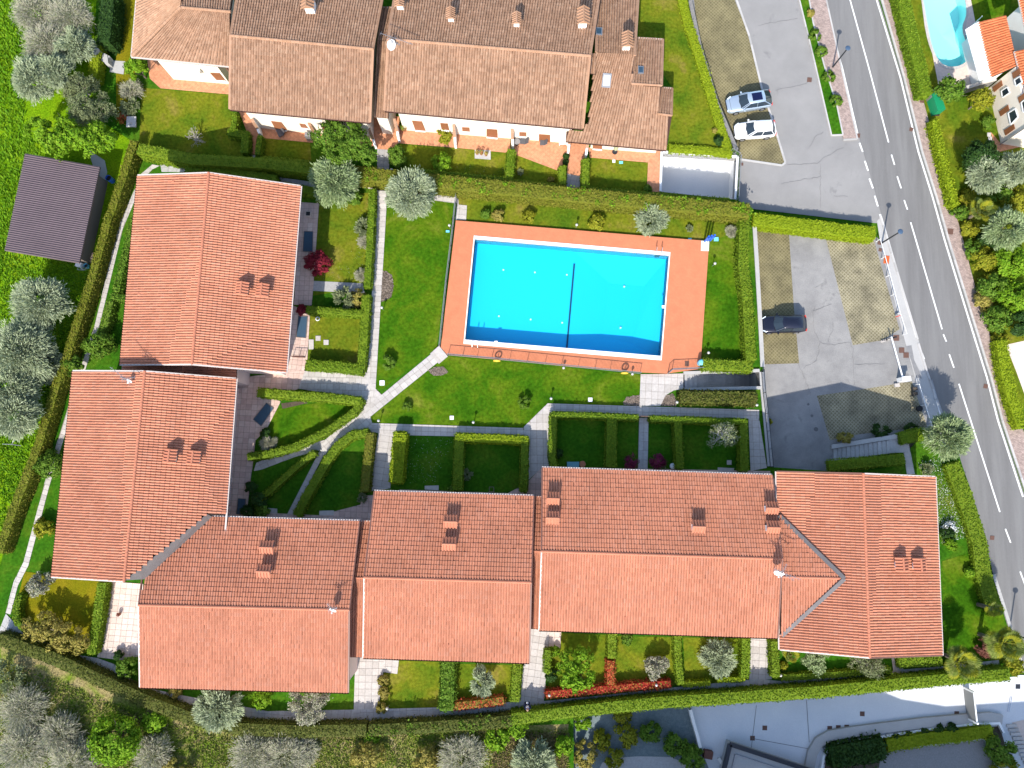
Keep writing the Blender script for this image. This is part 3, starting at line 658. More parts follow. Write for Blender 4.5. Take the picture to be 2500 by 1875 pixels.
def old_house(label, S, N, zr, ze, base, wz, wallmat=None, fpx=None, vs=(m_oldcap, m_oldcap), keepS=None, keepN=None, gut=m_gutb):
    """S, N: slopes [eave0, eave1, ridge1, ridge0]; base: foot of the south wall in the photo"""
    sS = slope(*S, ze, zr); t = thing('old_row_house', label, 'house', (sum(sS['c'], Vector())/4).to_2d().to_3d(), G1)
    rf = MB(); m = slab_of(sS, keepS); rf.add(m.v, m.f)
    sN = slope(*N, ze, zr) if N else None
    if sN: m = slab_of(sN, keepN); rf.add(m.v, m.f)
    rf = rf.build('roof', m_deckw, t)
    tiles(sS, rf, m_old, OW, OL, PROF_C, keepS, single=0)
    if sN: tiles(sN, rf, m_old, OW, OL, PROF_C, keepN, single=0)
    ridge(sS['c'][3], sN['c'][2] if fpx else sS['c'][2], rf, m_oldcap, .15)
    z = Vector((0, 0, -.05)); d = (sS['c'][0]-sS['c'][3]); d.z = 0; d = d.normalized()*.06; gutter(sS['c'][0]+d+z, sS['c'][1]+d+z, rf, gut)
    for s in [sS]+([sN] if sN else []):
        for i, j in ((0, 3), (1, 2)):
            if not (fpx and s is sS): edge_strip(s['c'][i], s['c'][j], rf, m_oldcap, 'verge_tile', .2, .12, .04)
    a, b = P(*base[0]), P(*base[1]); far = [sN['c'][0], sN['c'][1]] if sN else [sS['c'][2], sS['c'][3]]
    back = max(p.y for p in far)-.6
    fp = [a, b, Vector((b.x+(a.x-b.x)*0, back, 0)), Vector((a.x, back, 0))]
    zt = wz
    if fpx: fp = [Vector((p.x, p.y, 0)) for p in PL(fpx)]
    rr = [sS['c'][3], sS['c'][2]]; apx = [Vector((a.x, rr[0].y, zr-.25)), Vector((b.x, rr[1].y, zr-.25))]
    walls(t, fp, zt, wallmat or m_stucco, [] if fpx else [(fp[0], fp[3], apx[0]), (fp[1], fp[2], apx[1])])
    return t, rf, sS, sN, wall_plane(a, b)
# A: hipped end house
sA = slope((323, 137), (561, 161), (561, 29), (441, 18), 4.8, 6.8); tA = thing('old_row_house', 'hipped brown roofed house at the top left with a cream end wall in the sun', 'house', P(440, 80, 0), G1)
wA = slope((342, -80), (323, 137), (441, 18), (452, -80), (4.8, 4.8, 6.8, 6.8), 0); nA = slope((580, -95), (445, -100), (441, 18), (561, 29), 4.8, 6.8)
rA_ = MB()
for s in (sA, wA, nA): m = slab_of(s); rA_.add(m.v, m.f)
rA_ = rA_.build('roof', m_deckw, tA)
for s in (sA, wA, nA): tiles(s, rA_, m_old, OW, OL, PROF_C)
ridge(P(323, 137, 4.9), P(441, 18, 6.9), rA_, m_oldcap, .14); ridge(P(441, 18, 6.85), P(563, 29, 6.85), rA_, m_oldcap, .14)
gutter(P(321, 140, 4.75), P(561, 164, 4.75), rA_, m_gutw); gutter(P(340, -80, 4.75), P(321, 138, 4.75), rA_, m_gutw)
a, b = P(424, 194), P(562, 206); walls(tA, [a, b, b+Vector((0, 12, 0)), a+Vector((-.5, 12, 0))], 4.55, m_stucco); pA = wall_plane(a, b)
shutter(tA, [(513, 177), (536, 178), (550, 195), (529, 194)], pA)
b_ = MB(); p = onplane(480, 168, *pA); b_.box(p+Vector((0, -.25, 0)), (.8, .5, .5)); b_.build('air_conditioner', m_white, tA)
b_ = MB(); p = P(562, 165, 4.4); b_.box((p.x-.35, p.y-.05, 2.2), (.12, .12, 4.4)); b_.build('downpipe', m_gutb, tA)
# B, C, D
B = old_house('brown roofed house second from the left in the upper row, behind the big round tree', [(561, 267), (904, 299), (911, 120.5), (563, 87)], [(945, -60), (592, -90), (563, 87), (911, 120.5)], 7.2, 5.0, ((628, 312), (912, 342)), 4.75)
C_h = old_house('long brown roofed house in the middle of the upper row with three white chimneys', [(938, 270), (1423, 314), (1441, 136.6), (947, 95.5)], [(1470, -50), (975, -85), (947, 95.5), (1441, 136.6)], 7.3, 5.0, ((986, 318), (1390, 350)), 4.75)
D_h = old_house('lower brown roofed end house on the right of the upper row with stepped side roofs', [(1381, 344), (1627.6, 366), (1640, 137), (1455, 128)], [(1562, -60), (1458, -65), (1455, 128), (1549.7, 136)], 5.6, 2.7, ((1441, 362), (1600, 374)), 2.5, fpx=[(1441, 362), (1600, 374), (1596, 300), (1534, 290), (1530, 0), (1470, -10)],
    keepS=[(1381, 344), (1383, 322), (1420, 322), (1437, 296), (1455, 128), (1550, 136), (1541, 203), (1616, 209), (1607, 278), (1641, 282), (1628, 366)])
for (t, rf, sS, sN, pl), L in ((B, ([(662, 295), (687, 298), (701, 316), (674, 316)], [(731, 301), (745, 303), (752, 312), (736, 310)], [(784, 303), (803, 305), (815, 322), (791, 320)])),
        (C_h, ([(1006, 294), (1030, 296), (1039, 318), (1014, 316)], [(1075, 300), (1093, 301), (1097, 317), (1078, 314)], [(1128, 310), (1146, 311), (1147, 320), (1129, 319)], [(1188, 314), (1214, 316), (1215, 335), (1188, 332)], [(1268, 322), (1285, 323), (1285, 332), (1268, 331)], [(1316, 327), (1343, 329), (1343, 346), (1316, 344)])),
        (D_h, ([(1447, 354), (1470, 355), (1470, 363), (1447, 361)],))):
    for q_ in L: shutter(t, q_, pl)
def wing(parent, E, zs, label=None):
    s = slope(*E, zs, 0); rf = slab_of(s).build('side_roof', m_deckw, parent); tiles(s, rf, m_old, OW, OL, PROF_C)
    ridge(s['c'][3], s['c'][2], rf, m_oldcap, .12); gutter(s['c'][0], s['c'][1], rf, m_gutw)
    for i, j in ((0, 3), (1, 2)): edge_strip(s['c'][i], s['c'][j], rf, m_oldcap, 'verge_tile', .16, .1, .04)
    fp = inset([Vector((v.x, v.y, 0)) for v in s['c']], .3); walls(parent, fp, min(zs)-.15, m_stucco, name='side_wall')
zE = on(D_h[2], 1578, 206).z+.12; zF = on(D_h[2], 1624, 279).z+.12
wing(D_h[0], [(1619, 96.4), (1554, 92.6), (1542, 204), (1616, 209)], (zE-1.4, zE-1.4, zE, zE))
wing(D_h[0], [(1641.7, 216), (1617, 214.5), (1607, 278), (1640, 282)], (zF-.9, zF-.9, zF, zF))
# linking roof between B and C, and the little one beside D
sl_ = slope((912, 285), (948, 288), (958, 102), (920, 100), 4.0, 5.6); lk = slab_of(sl_).build('link_roof', m_deckw, C_h[0]); tiles(sl_, lk, m_old, OW, OL, PROF_C)
sl2 = slope((985, 20), (930, 18), (920, 100), (958, 102), 4.3, 5.6); l2 = slab_of(sl2).build('link_roof', m_deckw, C_h[0]); tiles(sl2, l2, m_old, OW, OL, PROF_C); gutter(sl2['c'][0], sl2['c'][1], l2, m_gutw)
walls(C_h[0], inset([Vector((v.x, v.y, 0)) for v in (sl_['c'][0], sl_['c'][1], sl2['c'][0], sl2['c'][1])], .2), 3.7, m_stucco, name='link_wall')
sl3 = slope((1437, 178), (1454, 180), (1456, 131), (1443, 130), 5.4, 5.7); l3 = slab_of(sl3).build('side_roof', m_deckw, D_h[0]); tiles(sl3, l3, m_old, OW, OL, PROF_C)
# chimneys with gabled tile caps, skylights
def old_chimney(hh, px, py, size):
    t, rf, sS, sN = hh[:4]; s = sN; p = on(s, px, py); z = p.z-.4; h = 1.15*size+.5
    ch = MB(); ch.box((p.x, p.y, z+h/2), (size*.72, size*.9, h)); ch = ch.build('chimney', m_white, rf)
    zt = z+h; hw, hl = size*.52, size*.72; b = MB()
    V_ = [(p.x-hw, p.y-hl, zt), (p.x+hw, p.y-hl, zt), (p.x+hw, p.y+hl, zt), (p.x-hw, p.y+hl, zt), (p.x, p.y-hl, zt+.42*size), (p.x, p.y+hl, zt+.42*size)]
    b.add(V_, [(0, 1, 4), (2, 3, 5), (1, 2, 5, 4), (3, 0, 4, 5), (3, 2, 1, 0)])
    for i in range(6):
        y = p.y-hl+2*hl*i/5
        for sg in (-1, 1): b.tube((p.x+sg*(hw+.04), y, zt), (p.x, y, zt+.42*size+.02), .07, n=5)
    b.tube((p.x, p.y-hl-.05, zt+.42*size), (p.x, p.y+hl+.05, zt+.42*size), .08, n=6); b.build('chimney_cap', m_oldcap, ch)
for hh, px, py, sz in ((B, 761, 24, 1.15), (C_h, 979, 18, .8), (C_h, 1102, 48, .72), (C_h, 1261, 60, .72), (C_h, 1421, 60, 1.05), (D_h, 1527, 115, .95)): old_chimney(hh, px, py, sz)
def skylight(hh, s, px, py, w, l, mat):
    p = on(s, px, py); n = s['n']; e = (s['c'][1]-s['c'][0]).normalized(); d = n.cross(e); rf = hh[1]
    def bx(ww, ll, lo, hi):
        b = MB(); vs = [p+e*x*ww/2+d*y*ll/2+n*hh_ for hh_ in (lo, hi) for x, y in ((-1, -1), (1, -1), (1, 1), (-1, 1))]
        return b.add(vs, [(3, 2, 1, 0), (4, 5, 6, 7), (0, 1, 5, 4), (1, 2, 6, 5), (2, 3, 7, 6), (3, 0, 4, 7)])
    sk = bx(w, l, -.02, .17).build('skylight', m_grey, rf); bx(w*.72, l*.72, .172, .185).build('pane', mat, sk)
skylight(D_h, D_h[2], 1480.6, 197, .85, 1.3, m_sky); skylight(D_h, D_h[3], 1462, 79, .65, .95, m_mat); 
zz = slope((1619, 96.4), (1554, 92.6), (1542, 204), (1616, 209), (zE-1.4, zE-1.4, zE, zE), 0); skylight(D_h, zz, 1564, 173, .55, .9, m_mat)
p = on(C_h[2], 963, 112); hs['C'] = (C_h[0], C_h[1])
aerial('white dish and comb aerial on the left end of the long upper roof', 'C', C_h[2], 960, 118, ((.7, -1.0, .5),), ((1.9, -.35, 3.2), (1.3, -.5, 1.4)), 2.0)
# white fin walls between the terraces
def fin(label, px0, px1, h0, h1, w=.22):
    a, b = P(*px0), P(*px1); d = Vector((b.x-a.x, b.y-a.y, 0)); n = Vector((-d.y, d.x, 0)).normalized()*w/2; m_ = a.lerp(b, .55)
    prof = [(a, h0), (a.lerp(b, .35), h0*.9), (m_, h1+.25), (b, h1)]
    mb = MB(); k = 4; vs = []
    for s in (1, -1):
        vs += [Vector((p.x, p.y, 0))+n*s for p, _ in prof]+[Vector((p.x, p.y, hh))+n*s for p, hh in prof]
    fs = []
    for i in range(3):
        fs += [(i, i+1, k+i+1, k+i), (2*k+i+1, 2*k+i, 3*k+i, 3*k+i+1), (k+i, k+i+1, 3*k+i+1, 3*k+i)]
    fs += [(0, k, 3*k, 2*k), (k-1, 2*k-1+0, 4*k-1, 3*k-1)]; mb.add(vs, fs); o = mb.build('fin_wall', m_white)
    c = MB(); up = Vector((0, 0, .02))
    for i in range(2): c.beam(Vector((prof[i][0].x, prof[i][0].y, prof[i][1]))+up, Vector((prof[i+1][0].x, prof[i+1][0].y, prof[i+1][1]))+up, w+.06, .06)
    c.build('coping', m_oldcap, o); return tag(o, label, 'wall', 'white fin walls between the upper terraces')
fin('white fin wall at the left end of the second upper house', (636, 318), (641, 336), 2.5, 1.0)
fin('white fin wall behind the big round tree', (770, 327), (777, 344), 2.5, 1.0)
fin('white fin wall on the left side of the terracotta passage', (912, 340), (919, 364), 2.5, 1.0)
fin('white fin wall on the right side of the terracotta passage beside a potted plant', (972, 318), (976, 348), 2.5, 1.0)
fin('white fin wall right of the yellow green shrub on the upper terrace', (1112, 330), (1113, 363), 2.3, 1.0)
fin('white fin wall above the tall hedge beside the folded grey loungers', (1250, 340), (1252, 364), 2.3, 1.0)
fin('white fin wall left of the straight terracotta path', (1389, 351), (1386, 378), 2.3, 1.0)
fin('white fin wall right of the straight terracotta path', (1432, 360), (1429, 386), 2.0, 1.0)
# ------------------------------------------------------------------ corrugated shed
sh = thing('shed', 'shed with a brown corrugated sheet roof beside the left hedge', 'shed', P(128, 510, 0))
s1 = slope((11.8, 612), (61.7, 374.7), (244.5, 407), (194, 642.8), (2.35, 2.35, 2.7, 2.7), 0); c_ = s1['c']; nb = 46; mb = MB()
for i in range(nb+1):
    for k in range(2): pass
vs = []; NN = nb*4
for i in range(NN+1):
    t = i/NN; hgt = (0, .075, .075, 0)[i % 4]
    a_, b2 = c_[0].lerp(c_[1], t), c_[3].lerp(c_[2], t); vs += [a_+Vector((0, 0, hgt)), b2+Vector((0, 0, hgt))]
mb.add(vs, [(2*i, 2*i+1, 2*i+3, 2*i+2) for i in range(NN)]); rfs = mb.build('roof', m_shed, sh)
mb = MB(); mb.add([p-Vector((0, 0, .04)) for p in c_]+[p-Vector((0, 0, .14)) for p in c_], [(0, 1, 2, 3), (7, 6, 5, 4), (0, 4, 5, 1), (1, 5, 6, 2), (2, 6, 7, 3), (3, 7, 4, 0)]); mb.build('roof_frame', m_wood, sh)
wc = [Vector((v.x, v.y, 0)) for v in inset(c_, .6)]; walls(sh, wc, 2.2, m_wood)
# ------------------------------------------------------------------ house across the road (level LOW)
rh = thing('villa', 'white villa with bright orange roofs at the top right across the road', 'house', P(2440, 250, LOW))
a, b = P(2413, 216, LOW), P(2443, 351, LOW); ex = Vector((14, -2.6, 0))
walls(rh, [a, b, b+ex, a+ex+Vector((0, 2, 0))], 3.15, m_stucco, z0=LOW-.05)
plv = wall_plane(b, a)
def vwin(px, split):
    o, n = plv; w = shutter(rh, px, plv, m_glass, 'window', .04, sill=False); pts = [onplane(x, y, o, n) for x, y in px]
    nn = n if n.dot(CAMV-o) > 0 else -n
    fr = MB()
    for i in range(4): fr.beam(pts[i]+nn*.07, pts[(i+1) % 4]+nn*.07, .09, .09)
    fr.build('frame', m_white, w)
vwin([(2446, 222), (2461, 212), (2467, 226), (2449, 238)], 0); vwin([(2463, 276), (2480, 265), (2487, 285), (2469, 304)], 0); vwin([(2478, 195), (2492, 186), (2497, 200), (2482, 210)], 0); vwin([(2495, 250), (2508, 240), (2515, 262), (2500, 274)], 0)
for px in ([(2424, 213), (2446, 196), (2449, 208), (2428, 225)], [(2440, 272), (2462, 256), (2465, 269), (2444, 284)], [(2452, 318), (2476, 303), (2479, 314), (2456, 331)], [(2472, 178), (2490, 166), (2493, 180), (2475, 192)], [(2486, 238), (2506, 224), (2510, 238), (2490, 252)]):
    shutter(rh, px, plv, sill=False)
d_ = MB(); d_.tube(P(2443, 351, LOW)+Vector((-.1, -.1, 0)), P(2443, 351, LOW)+Vector((-.1, -.1, 4.1)), .06); d_.build('downpipe', m_grey, rh)
# low wing with the fluted orange roof
sw = slope((2418.6, 188), (2387.8, 54), (2456, 37), (2484, 160), (2.3, 2.3, 3.1, 3.1), 0); wr = slab_of(sw).build('side_roof', m_deckw, rh); tiles(sw, wr, m_euro, .26, .4, PROF_P)
walls(rh, inset([Vector((v.x, v.y, 0)) for v in sw['c']], .3), 2.0, m_whitew, z0=LOW-.05, name='side_wall')
edge_strip(sw['c'][0], sw['c'][1], wr, m_white, 'gutter', .2, .12)
# upper roofs, eaves overhanging
su = slope((2496, 206), (2476, 126), (2600, 95), (2620, 175), (3.35, 3.35, 4.9, 4.9), 0); ur = slab_of(su).build('roof', m_deckw, rh); tiles(su, ur, m_euro, .26, .4, PROF_P); edge_strip(su['c'][0], su['c'][1], ur, m_gutw, 'gutter', .12, .12)
su2 = slope((2505, 85), (2479, -40), (2600, -70), (2630, 60), (5.6, 5.6, 7.2, 7.2), 0); ur2 = slab_of(su2).build('roof', m_deckw, rh); tiles(su2, ur2, m_euro, .26, .4, PROF_P); edge_strip(su2['c'][0], su2['c'][1], ur2, m_gutw, 'gutter', .12, .12)
su3 = slope((2523, 310), (2500, 212), (2600, 190), (2630, 290), (3.35, 3.35, 4.9, 4.9), 0); ur3 = slab_of(su3).build('roof', m_deckw, rh); tiles(su3, ur3, m_euro, .26, .4, PROF_P)
walls(rh, [P(2462, 40, 0), P(2486, 150, 0), P(2540, 140, 0), P(2520, 20, 0)], 3.0, m_whitew, z0=LOW-.05, name='terrace_block')
# awning and its glazed windbreak
aw = thing('awning', 'long white awning between the kidney pool and the orange roof', 'awning', P(2380, 130, LOW)); s = slope((2391, 196), (2357, 72), (2386, 54), (2418, 190), (1.6, 1.6, 2.2, 2.2), 0)
for i in range(4):
    c_ = s['c']; m_ = MB(); v = [c_[0].lerp(c_[3], i/4+.006), c_[1].lerp(c_[2], i/4+.006), c_[1].lerp(c_[2], (i+1)/4-.006), c_[0].lerp(c_[3], (i+1)/4-.006)]
    m_.add(v+[p-Vector((0, 0, .07)) for p in v], [(0, 1, 2, 3), (7, 6, 5, 4), (0, 4, 5, 1), (1, 5, 6, 2), (2, 6, 7, 3), (3, 7, 4, 0)]); m_.build('fabric_strip', m_white, aw)
for px in ((2392, 192), (2378, 140), (2360, 76)):
    p = P(*px, LOW); m_ = MB(); m_.tube((p.x, p.y, LOW), (p.x, p.y, 1.6), .05); m_.build('post', m_white, aw)
sc = thing('glass_screen', 'teal glass screen standing between awning and kidney pool', 'screen', P(2362, 110, LOW)); pts = [P(2356, 86, LOW), P(2364, 118, LOW), P(2372, 150, LOW), P(2384, 190, LOW)]
m_gs = M('screen_glass', [(.12, .3, .3)], .1, spec=.6)
for i in range(3):
    m_ = MB(); m_.beam(pts[i]+Vector((0, 0, .65)), pts[i+1]+Vector((0, 0, .65)), .04, 1.2); m_.build('pane', m_gs, sc)
for p in pts: m_ = MB(); m_.tube(p, p+Vector((0, 0, 1.35)), .04); m_.build('post', m_white, sc)
# neighbour's flat roofed building at the bottom, and two unseen houses added beyond the frame to shade the drive
fr = thing('flat_roofed_building', 'flat roofed building with dark metal parapet at the bottom edge', 'building', P(1900, 1900, LOW))
f1 = PL([(1783, 1818), (2003, 1890), (1990, 2010), (1740, 2000)], .4)
walls(fr, [Vector((p.x, p.y, 0)) for p in f1], .1, m_conc, z0=LOW-.05); mb = MB()
for i in range(4):
    p0, p1 = f1[i], f1[(i+1) % 4]; mb.beam(Vector((p0.x, p0.y, .28)), Vector((p1.x, p1.y, .28)), .35, .34)
mb.build('parapet', m_dark, fr); i4 = inset(f1, .75); mb = MB()
for i in range(4):
    p0, p1 = i4[i], i4[(i+1) % 4]; mb.beam(Vector((p0.x, p0.y, .18)), Vector((p1.x, p1.y, .18)), .08, .12)
mb.build('roof_rail', m_grey, fr)
nb_ = MB(); nb_.prism([(p.x, p.y) for p in PL([(1420, 1965), (2065, 1960), (2060, 2300), (1420, 2300)], LOW)], LOW-.05, 9.2)
tag(nb_.build('offscreen_shade_house', m_whitew), 'unseen tall pale house added just below the picture to cast the shadow on the drive', 'house')
nb2 = MB(); nb2.prism([(p.x, p.y) for p in PL([(2062, 1972), (2150, 2008), (2260, 2026), (2700, 1998), (2700, 2300), (2066, 2300)], LOW)], LOW-.05, 9.0)  # unseen; its front is bent so the shade edge on the drive slants
tag(nb2.build('offscreen_shade_house', m_whitew), 'second unseen pale house added below the picture, right of the first, shaped to slant the shadow edge', 'house')
# ------------------------------------------------------------------ garden and retaining walls, pits
def wall(label, px, h, w, mat, z=0.0, cop=None, name='garden_wall', cw=.06, group=None):
    pts = PL(px, z+h)
    def ext(ww, z0, z1):
        A, B_ = offset_line(pts, ww); b = MB(); vs = []
        for p, q_ in zip(A, B_): vs += [(p.x, p.y, z0), (p.x, p.y, z1), (q_.x, q_.y, z1), (q_.x, q_.y, z0)]
        n = len(pts); return b.add(vs, [(4*i+k, 4*i+(k+1) % 4, 4*i+4+(k+1) % 4, 4*i+4+k) for i in range(n-1) for k in range(4)]+[(3, 2, 1, 0), (4*n-4, 4*n-3, 4*n-2, 4*n-1)])
    mb = ext(w, z, z+h); c = ext(w+cw, z+h+.002, z+h+.06)
    o = mb.build(name, mat)
    if cop: c.build('coping', cop, o)
    return tag(o, label, 'wall', group)
wall('dark stone retaining wall curving between the lawn strip and the upper parking places', [(1684, -30), (1686, 6), (1708, 112), (1750, 252), (1798, 366)], 1.12, .34, m_stone, LOW, m_stone)
# ramp pit
pit = MB(); n = 4; pit.add([(p.x, p.y, -.0) for p in PIT]+[(p.x, p.y, -2.5) for p in PIT], [(i, n+i, n+(i+1) % n, (i+1) % n) for i in range(4)]+[(4, 7, 6, 5)]); 
pt = MB(); pt.add(pit.v, [(4, 7, 6, 5)]); tag(pt.build('ramp_floor', m_drive), kind='structure')
pw = MB(); pw.add(pit.v, pit.f[:4]); pw = tag(pw.build('ramp_wall', m_white), 'white retaining wall round the sunken garage ramp', 'wall')
mb = MB()
for i in (0, 1, 3):
    p0, p1 = PIT[i], PIT[(i+1) % 4]; mb.beam(Vector((p0.x, p0.y, .06)), Vector((p1.x, p1.y, .06)), .22, .12)
mb.build('coping', m_white, pw)
# stairwell to the garage
sw_ = MB(); sw_.add([(p.x, p.y, 0) for p in STW]+[(p.x, p.y, -3.1) for p in STW], [(i, 4+i, 4+(i+1) % 4, (i+1) % 4) for i in range(4)]+[(4, 7, 6, 5)]); 
st = tag(sw_.build('stairwell', m_conc), 'sunken concrete stairwell going down beside the pool plaza', 'stairs')
A0, A1, D0, D1 = STW[0], STW[1], STW[3], STW[2]
def stp(u0, u1, z, mat=m_slabg, name='step'):
    c4 = [A0.lerp(A1, u0), A0.lerp(A1, u1), D0.lerp(D1, u1), D0.lerp(D1, u0)]; mb = MB(); mb.prism([(p.x, p.y) for p in inset(c4, .01)], -3.09, z); mb.build(name, mat, st)
u = .02
for i in range(11): stp(u, u+.036, -.12-.14*i); u += .036
stp(u, u+.2, -1.68, name='landing'); u += .2
for i in range(9): stp(u, u+.034, -1.8-.14*i); u += .034
mb = MB()
for p0, p1 in ((A0, A1), (D0, D1)): mb.beam(Vector((p0.x, p0.y, .1)), Vector((p1.x, p1.y, .1)), .3, .2)
mb.build('parapet', m_conc, st)
for (px, py), l in (((752, 528), 1), ((742, 650), 1), ((728, 790), 1)):
    p = P(px, py); b = MB(); b.box((p.x-1.0, p.y, 2.8), (.28, .28, 5.6)); b.build('porch_pillar', m_white, hs[1][0])
# ------------------------------------------------------------------ ground covers on the terrace
area('meadow', [(-400, -250), (250, -250), (232, 60), (224, 280), (322, 345), (215, 700), (150, 900), (60, 1180), (0, 1380), (-400, 1400)], m_mead)
area('rough_ground', [(-400, 1540), (0, 1575), (120, 1620), (235, 1672), (353, 1726), (470, 1772), (588, 1792), (880, 1792), (1250, 1772), (1388, 1768), (1372, 2150), (-400, 2150)], m_rough)
area('lawn', [(944, 470), (1062, 485), (1108, 492), (1066, 850), (934, 950), (916, 948)], m_lawn)
area('lawn', [(1075, 882), (1092, 870), (1564, 915), (1562, 992), (1338, 985), (1275, 1045), (908, 1034), (904, 1019)], m_lawn)
area('lawn', [(1118, 478), (1500, 515), (1822, 548), (1828, 640), (1712, 590), (1112, 540)], m_lawny)
area('lawn', [(1730, 590), (1822, 560), (1834, 880), (1712, 905)], m_lawn)
area('garden_lawn', [(772, 480), (908, 470), (898, 700), (764, 722)], m_lawny)
area('garden_lawn', [(757, 770), (890, 770), (884, 890), (748, 890)], m_lawny)
area('garden_lawn', [(665, 1000), (800, 980), (872, 985), (780, 1060), (640, 1105)], m_lawn)
area('garden_lawn', [(345, 214), (560, 232), (575, 300), (600, 335), (592, 385), (340, 362)], m_lawny)
area('side_lawn', [(285, -60), (345, -60), (322, 140), (340, 215), (285, 300), (282, 100)], m_lawng)
area('grass_strip', [(1556, -60), (1664, -60), (1700, 118), (1738, 235), (1772, 366), (1632, 364), (1642, 215), (1560, 95)], m_lawny)
for px in ([(650, 336), (757, 348), (760, 392), (636, 384)], [(975, 352), (1110, 362), (1244, 374), (1240, 440), (985, 410)], [(1259, 376), (1366, 418), (1372, 455), (1252, 440)], [(1440, 384), (1582, 398), (1578, 468), (1436, 462)]): area('garden_lawn', px, m_lawny)
for px in ([(940, 1612), (1078, 1616), (1072, 1728), (925, 1732)], [(1102, 1620), (1250, 1624), (1256, 1712), (1108, 1726)], [(1345, 1545), (1490, 1550), (1490, 1690), (1338, 1700)], [(1502, 1552), (1655, 1556), (1655, 1672), (1500, 1690)], [(1668, 1556), (1820, 1560), (1820, 1664), (1672, 1674)]): area('garden_lawn', px, m_lawny)
area('garden_lawn', [(1900, 1580), (2180, 1610), (2178, 1640), (1905, 1655)], m_lawnd)
area('garden_lawn', [(60, 1395), (130, 1405), (250, 1420), (228, 1590), (190, 1598), (60, 1545), (34, 1500)], m_lawng)
area('garden_lawn', [(2300, 1370), (2400, 1340), (2440, 1460), (2470, 1600), (2400, 1640), (2304, 1640)], m_lawn)
area('flower_strip', [(2238, 1130), (2300, 1110), (2360, 1300), (2300, 1330)], m_lawn)
area('planting_bed', [(282, 545), (335, 430), (330, 500), (300, 770), (250, 860), (230, 850)], m_lawnd)
for px in ([(941, 661), (957, 672), (961, 700), (955, 726), (931, 738), (932, 664)], [(1046, 906), (1062, 896), (1082, 896), (1094, 908), (1080, 916), (1060, 917)], [(1522, 982), (1530, 970), (1562, 964), (1561, 992), (1524, 988)], [(1613, 990), (1622, 968), (1642, 960), (1650, 975), (1650, 992)], [(686, 985), (740, 978), (752, 984), (690, 998)]): area('mulch_bed', px, m_soil)
# brown chips on the beds
def scatter_chips(px, n, size, mat, name='bark_mulch', z=0.01):
    w = [(p.x, p.y) for p in PL(px)]; xs = [p[0] for p in w]; ys = [p[1] for p in w]
    X = NR.uniform(min(xs), max(xs), n*3); Y = NR.uniform(min(ys), max(ys), n*3); k = in_poly(X, Y, w); X, Y = X[k][:n], Y[k][:n]; m = len(X)
    th = NR.uniform(0, 2*pi, m); s = NR.uniform(.5, 1.3, m)*size; tl = NR.uniform(-.5, .5, m)
    c = np.stack([X, Y, np.full(m, z+.03)], 1); u = np.stack([np.cos(th)*s, np.sin(th)*s, tl*s], 1); v = np.stack([-np.sin(th)*s*.4, np.cos(th)*s*.4, -tl*s*.3], 1)
    V = np.stack([c-u-v, c+u-v, c+u+v, c-u+v], 1).reshape(-1, 3); F = np.arange(m*4).reshape(-1, 4); return tag(np_obj(name, V, F, mat), kind='stuff')
for px in ([(941, 661), (957, 672), (961, 700), (955, 726), (931, 738), (932, 664)], [(1046, 906), (1062, 896), (1082, 896), (1094, 908), (1080, 916), (1060, 917)], [(1522, 982), (1530, 970), (1562, 964), (1561, 992), (1524, 988)], [(1613, 990), (1622, 968), (1642, 960), (1650, 975), (1650, 992)]): scatter_chips(px, 500, .07, m_mulch)
# ------------------------------------------------------------------ paths, patios
slabs('garden_path', [(923, 466), (946, 470), (917, 950), (894, 948)], m_slab, .55, .62, [(894, 948), (923, 466)])
slabs('garden_path', [(744, 906), (894, 909), (916, 948), (932, 964), (905, 1000), (885, 998), (879, 972), (729, 949)], m_slab, .62, .62, [(744, 906), (894, 909)], dz=.036, bond=.5)
slabs('garden_path', [(1058, 860), (1086, 866), (1070, 884), (904, 1018), (884, 999), (932, 964)], m_slab, .62, .6, [(904, 1018), (1070, 884)], dz=.042)
slabs('garden_path', [(884, 999), (905, 1019), (909, 1034), (906, 1054), (868, 1057), (832, 1080), (806, 1103), (790, 1112), (782, 1100), (794, 1074)], m_slab, .6, .62, [(794, 1074), (884, 999)], dz=.048)
slabs('garden_path', [(793, 1074), (786, 1098), (719, 1116), (640, 1146), (620, 1150), (626, 1130), (700, 1100)], m_slab, .75, .62, [(640, 1146), (793, 1074)], dz=.03)
slabs('garden_path', [(780, 1102), (791, 1110), (716, 1256), (701, 1256)], m_slab, .62, .8, [(701, 1256), (780, 1102)], dz=.027)
slabs('garden_path', [(908, 1033), (1276, 1045), (1290, 1066), (1108, 1065), (962, 1062), (906, 1055)], m_slab, .62, .45, [(908, 1033), (1276, 1045)], dz=.031)
slabs('garden_path', [(924, 1056), (962, 1062), (953, 1192), (900, 1200)], m_slab, .62, .9, [(908, 1150), (924, 1056)], dz=.026)
slabs('garden_path', [(1276, 1045), (1338, 984), (1356, 1004), (1341, 1137), (1318, 1146), (1290, 1172), (1289, 1066)], m_slab, .8, .62, [(1290, 1172), (1289, 1066)], dz=.04)
slabs('garden_path', [(1338, 985), (1562, 992), (1853, 1001), (1853, 1022), (1585, 1018), (1352, 1006)], m_slab, .62, .45, [(1338, 985), (1562, 992)], dz=.034)
slabs('garden_path', [(1827, 1021), (1853, 1022), (1872, 1142), (1832, 1150)], m_slab, .7, .62, [(1832, 1150), (1827, 1021)], dz=.029)
slabs('garden_path', [(1560, 1020), (1583, 1020), (1581, 1146), (1557, 1144)], m_slabg, .9, .47, [(1557, 1144), (1560, 1020)], dz=.028)
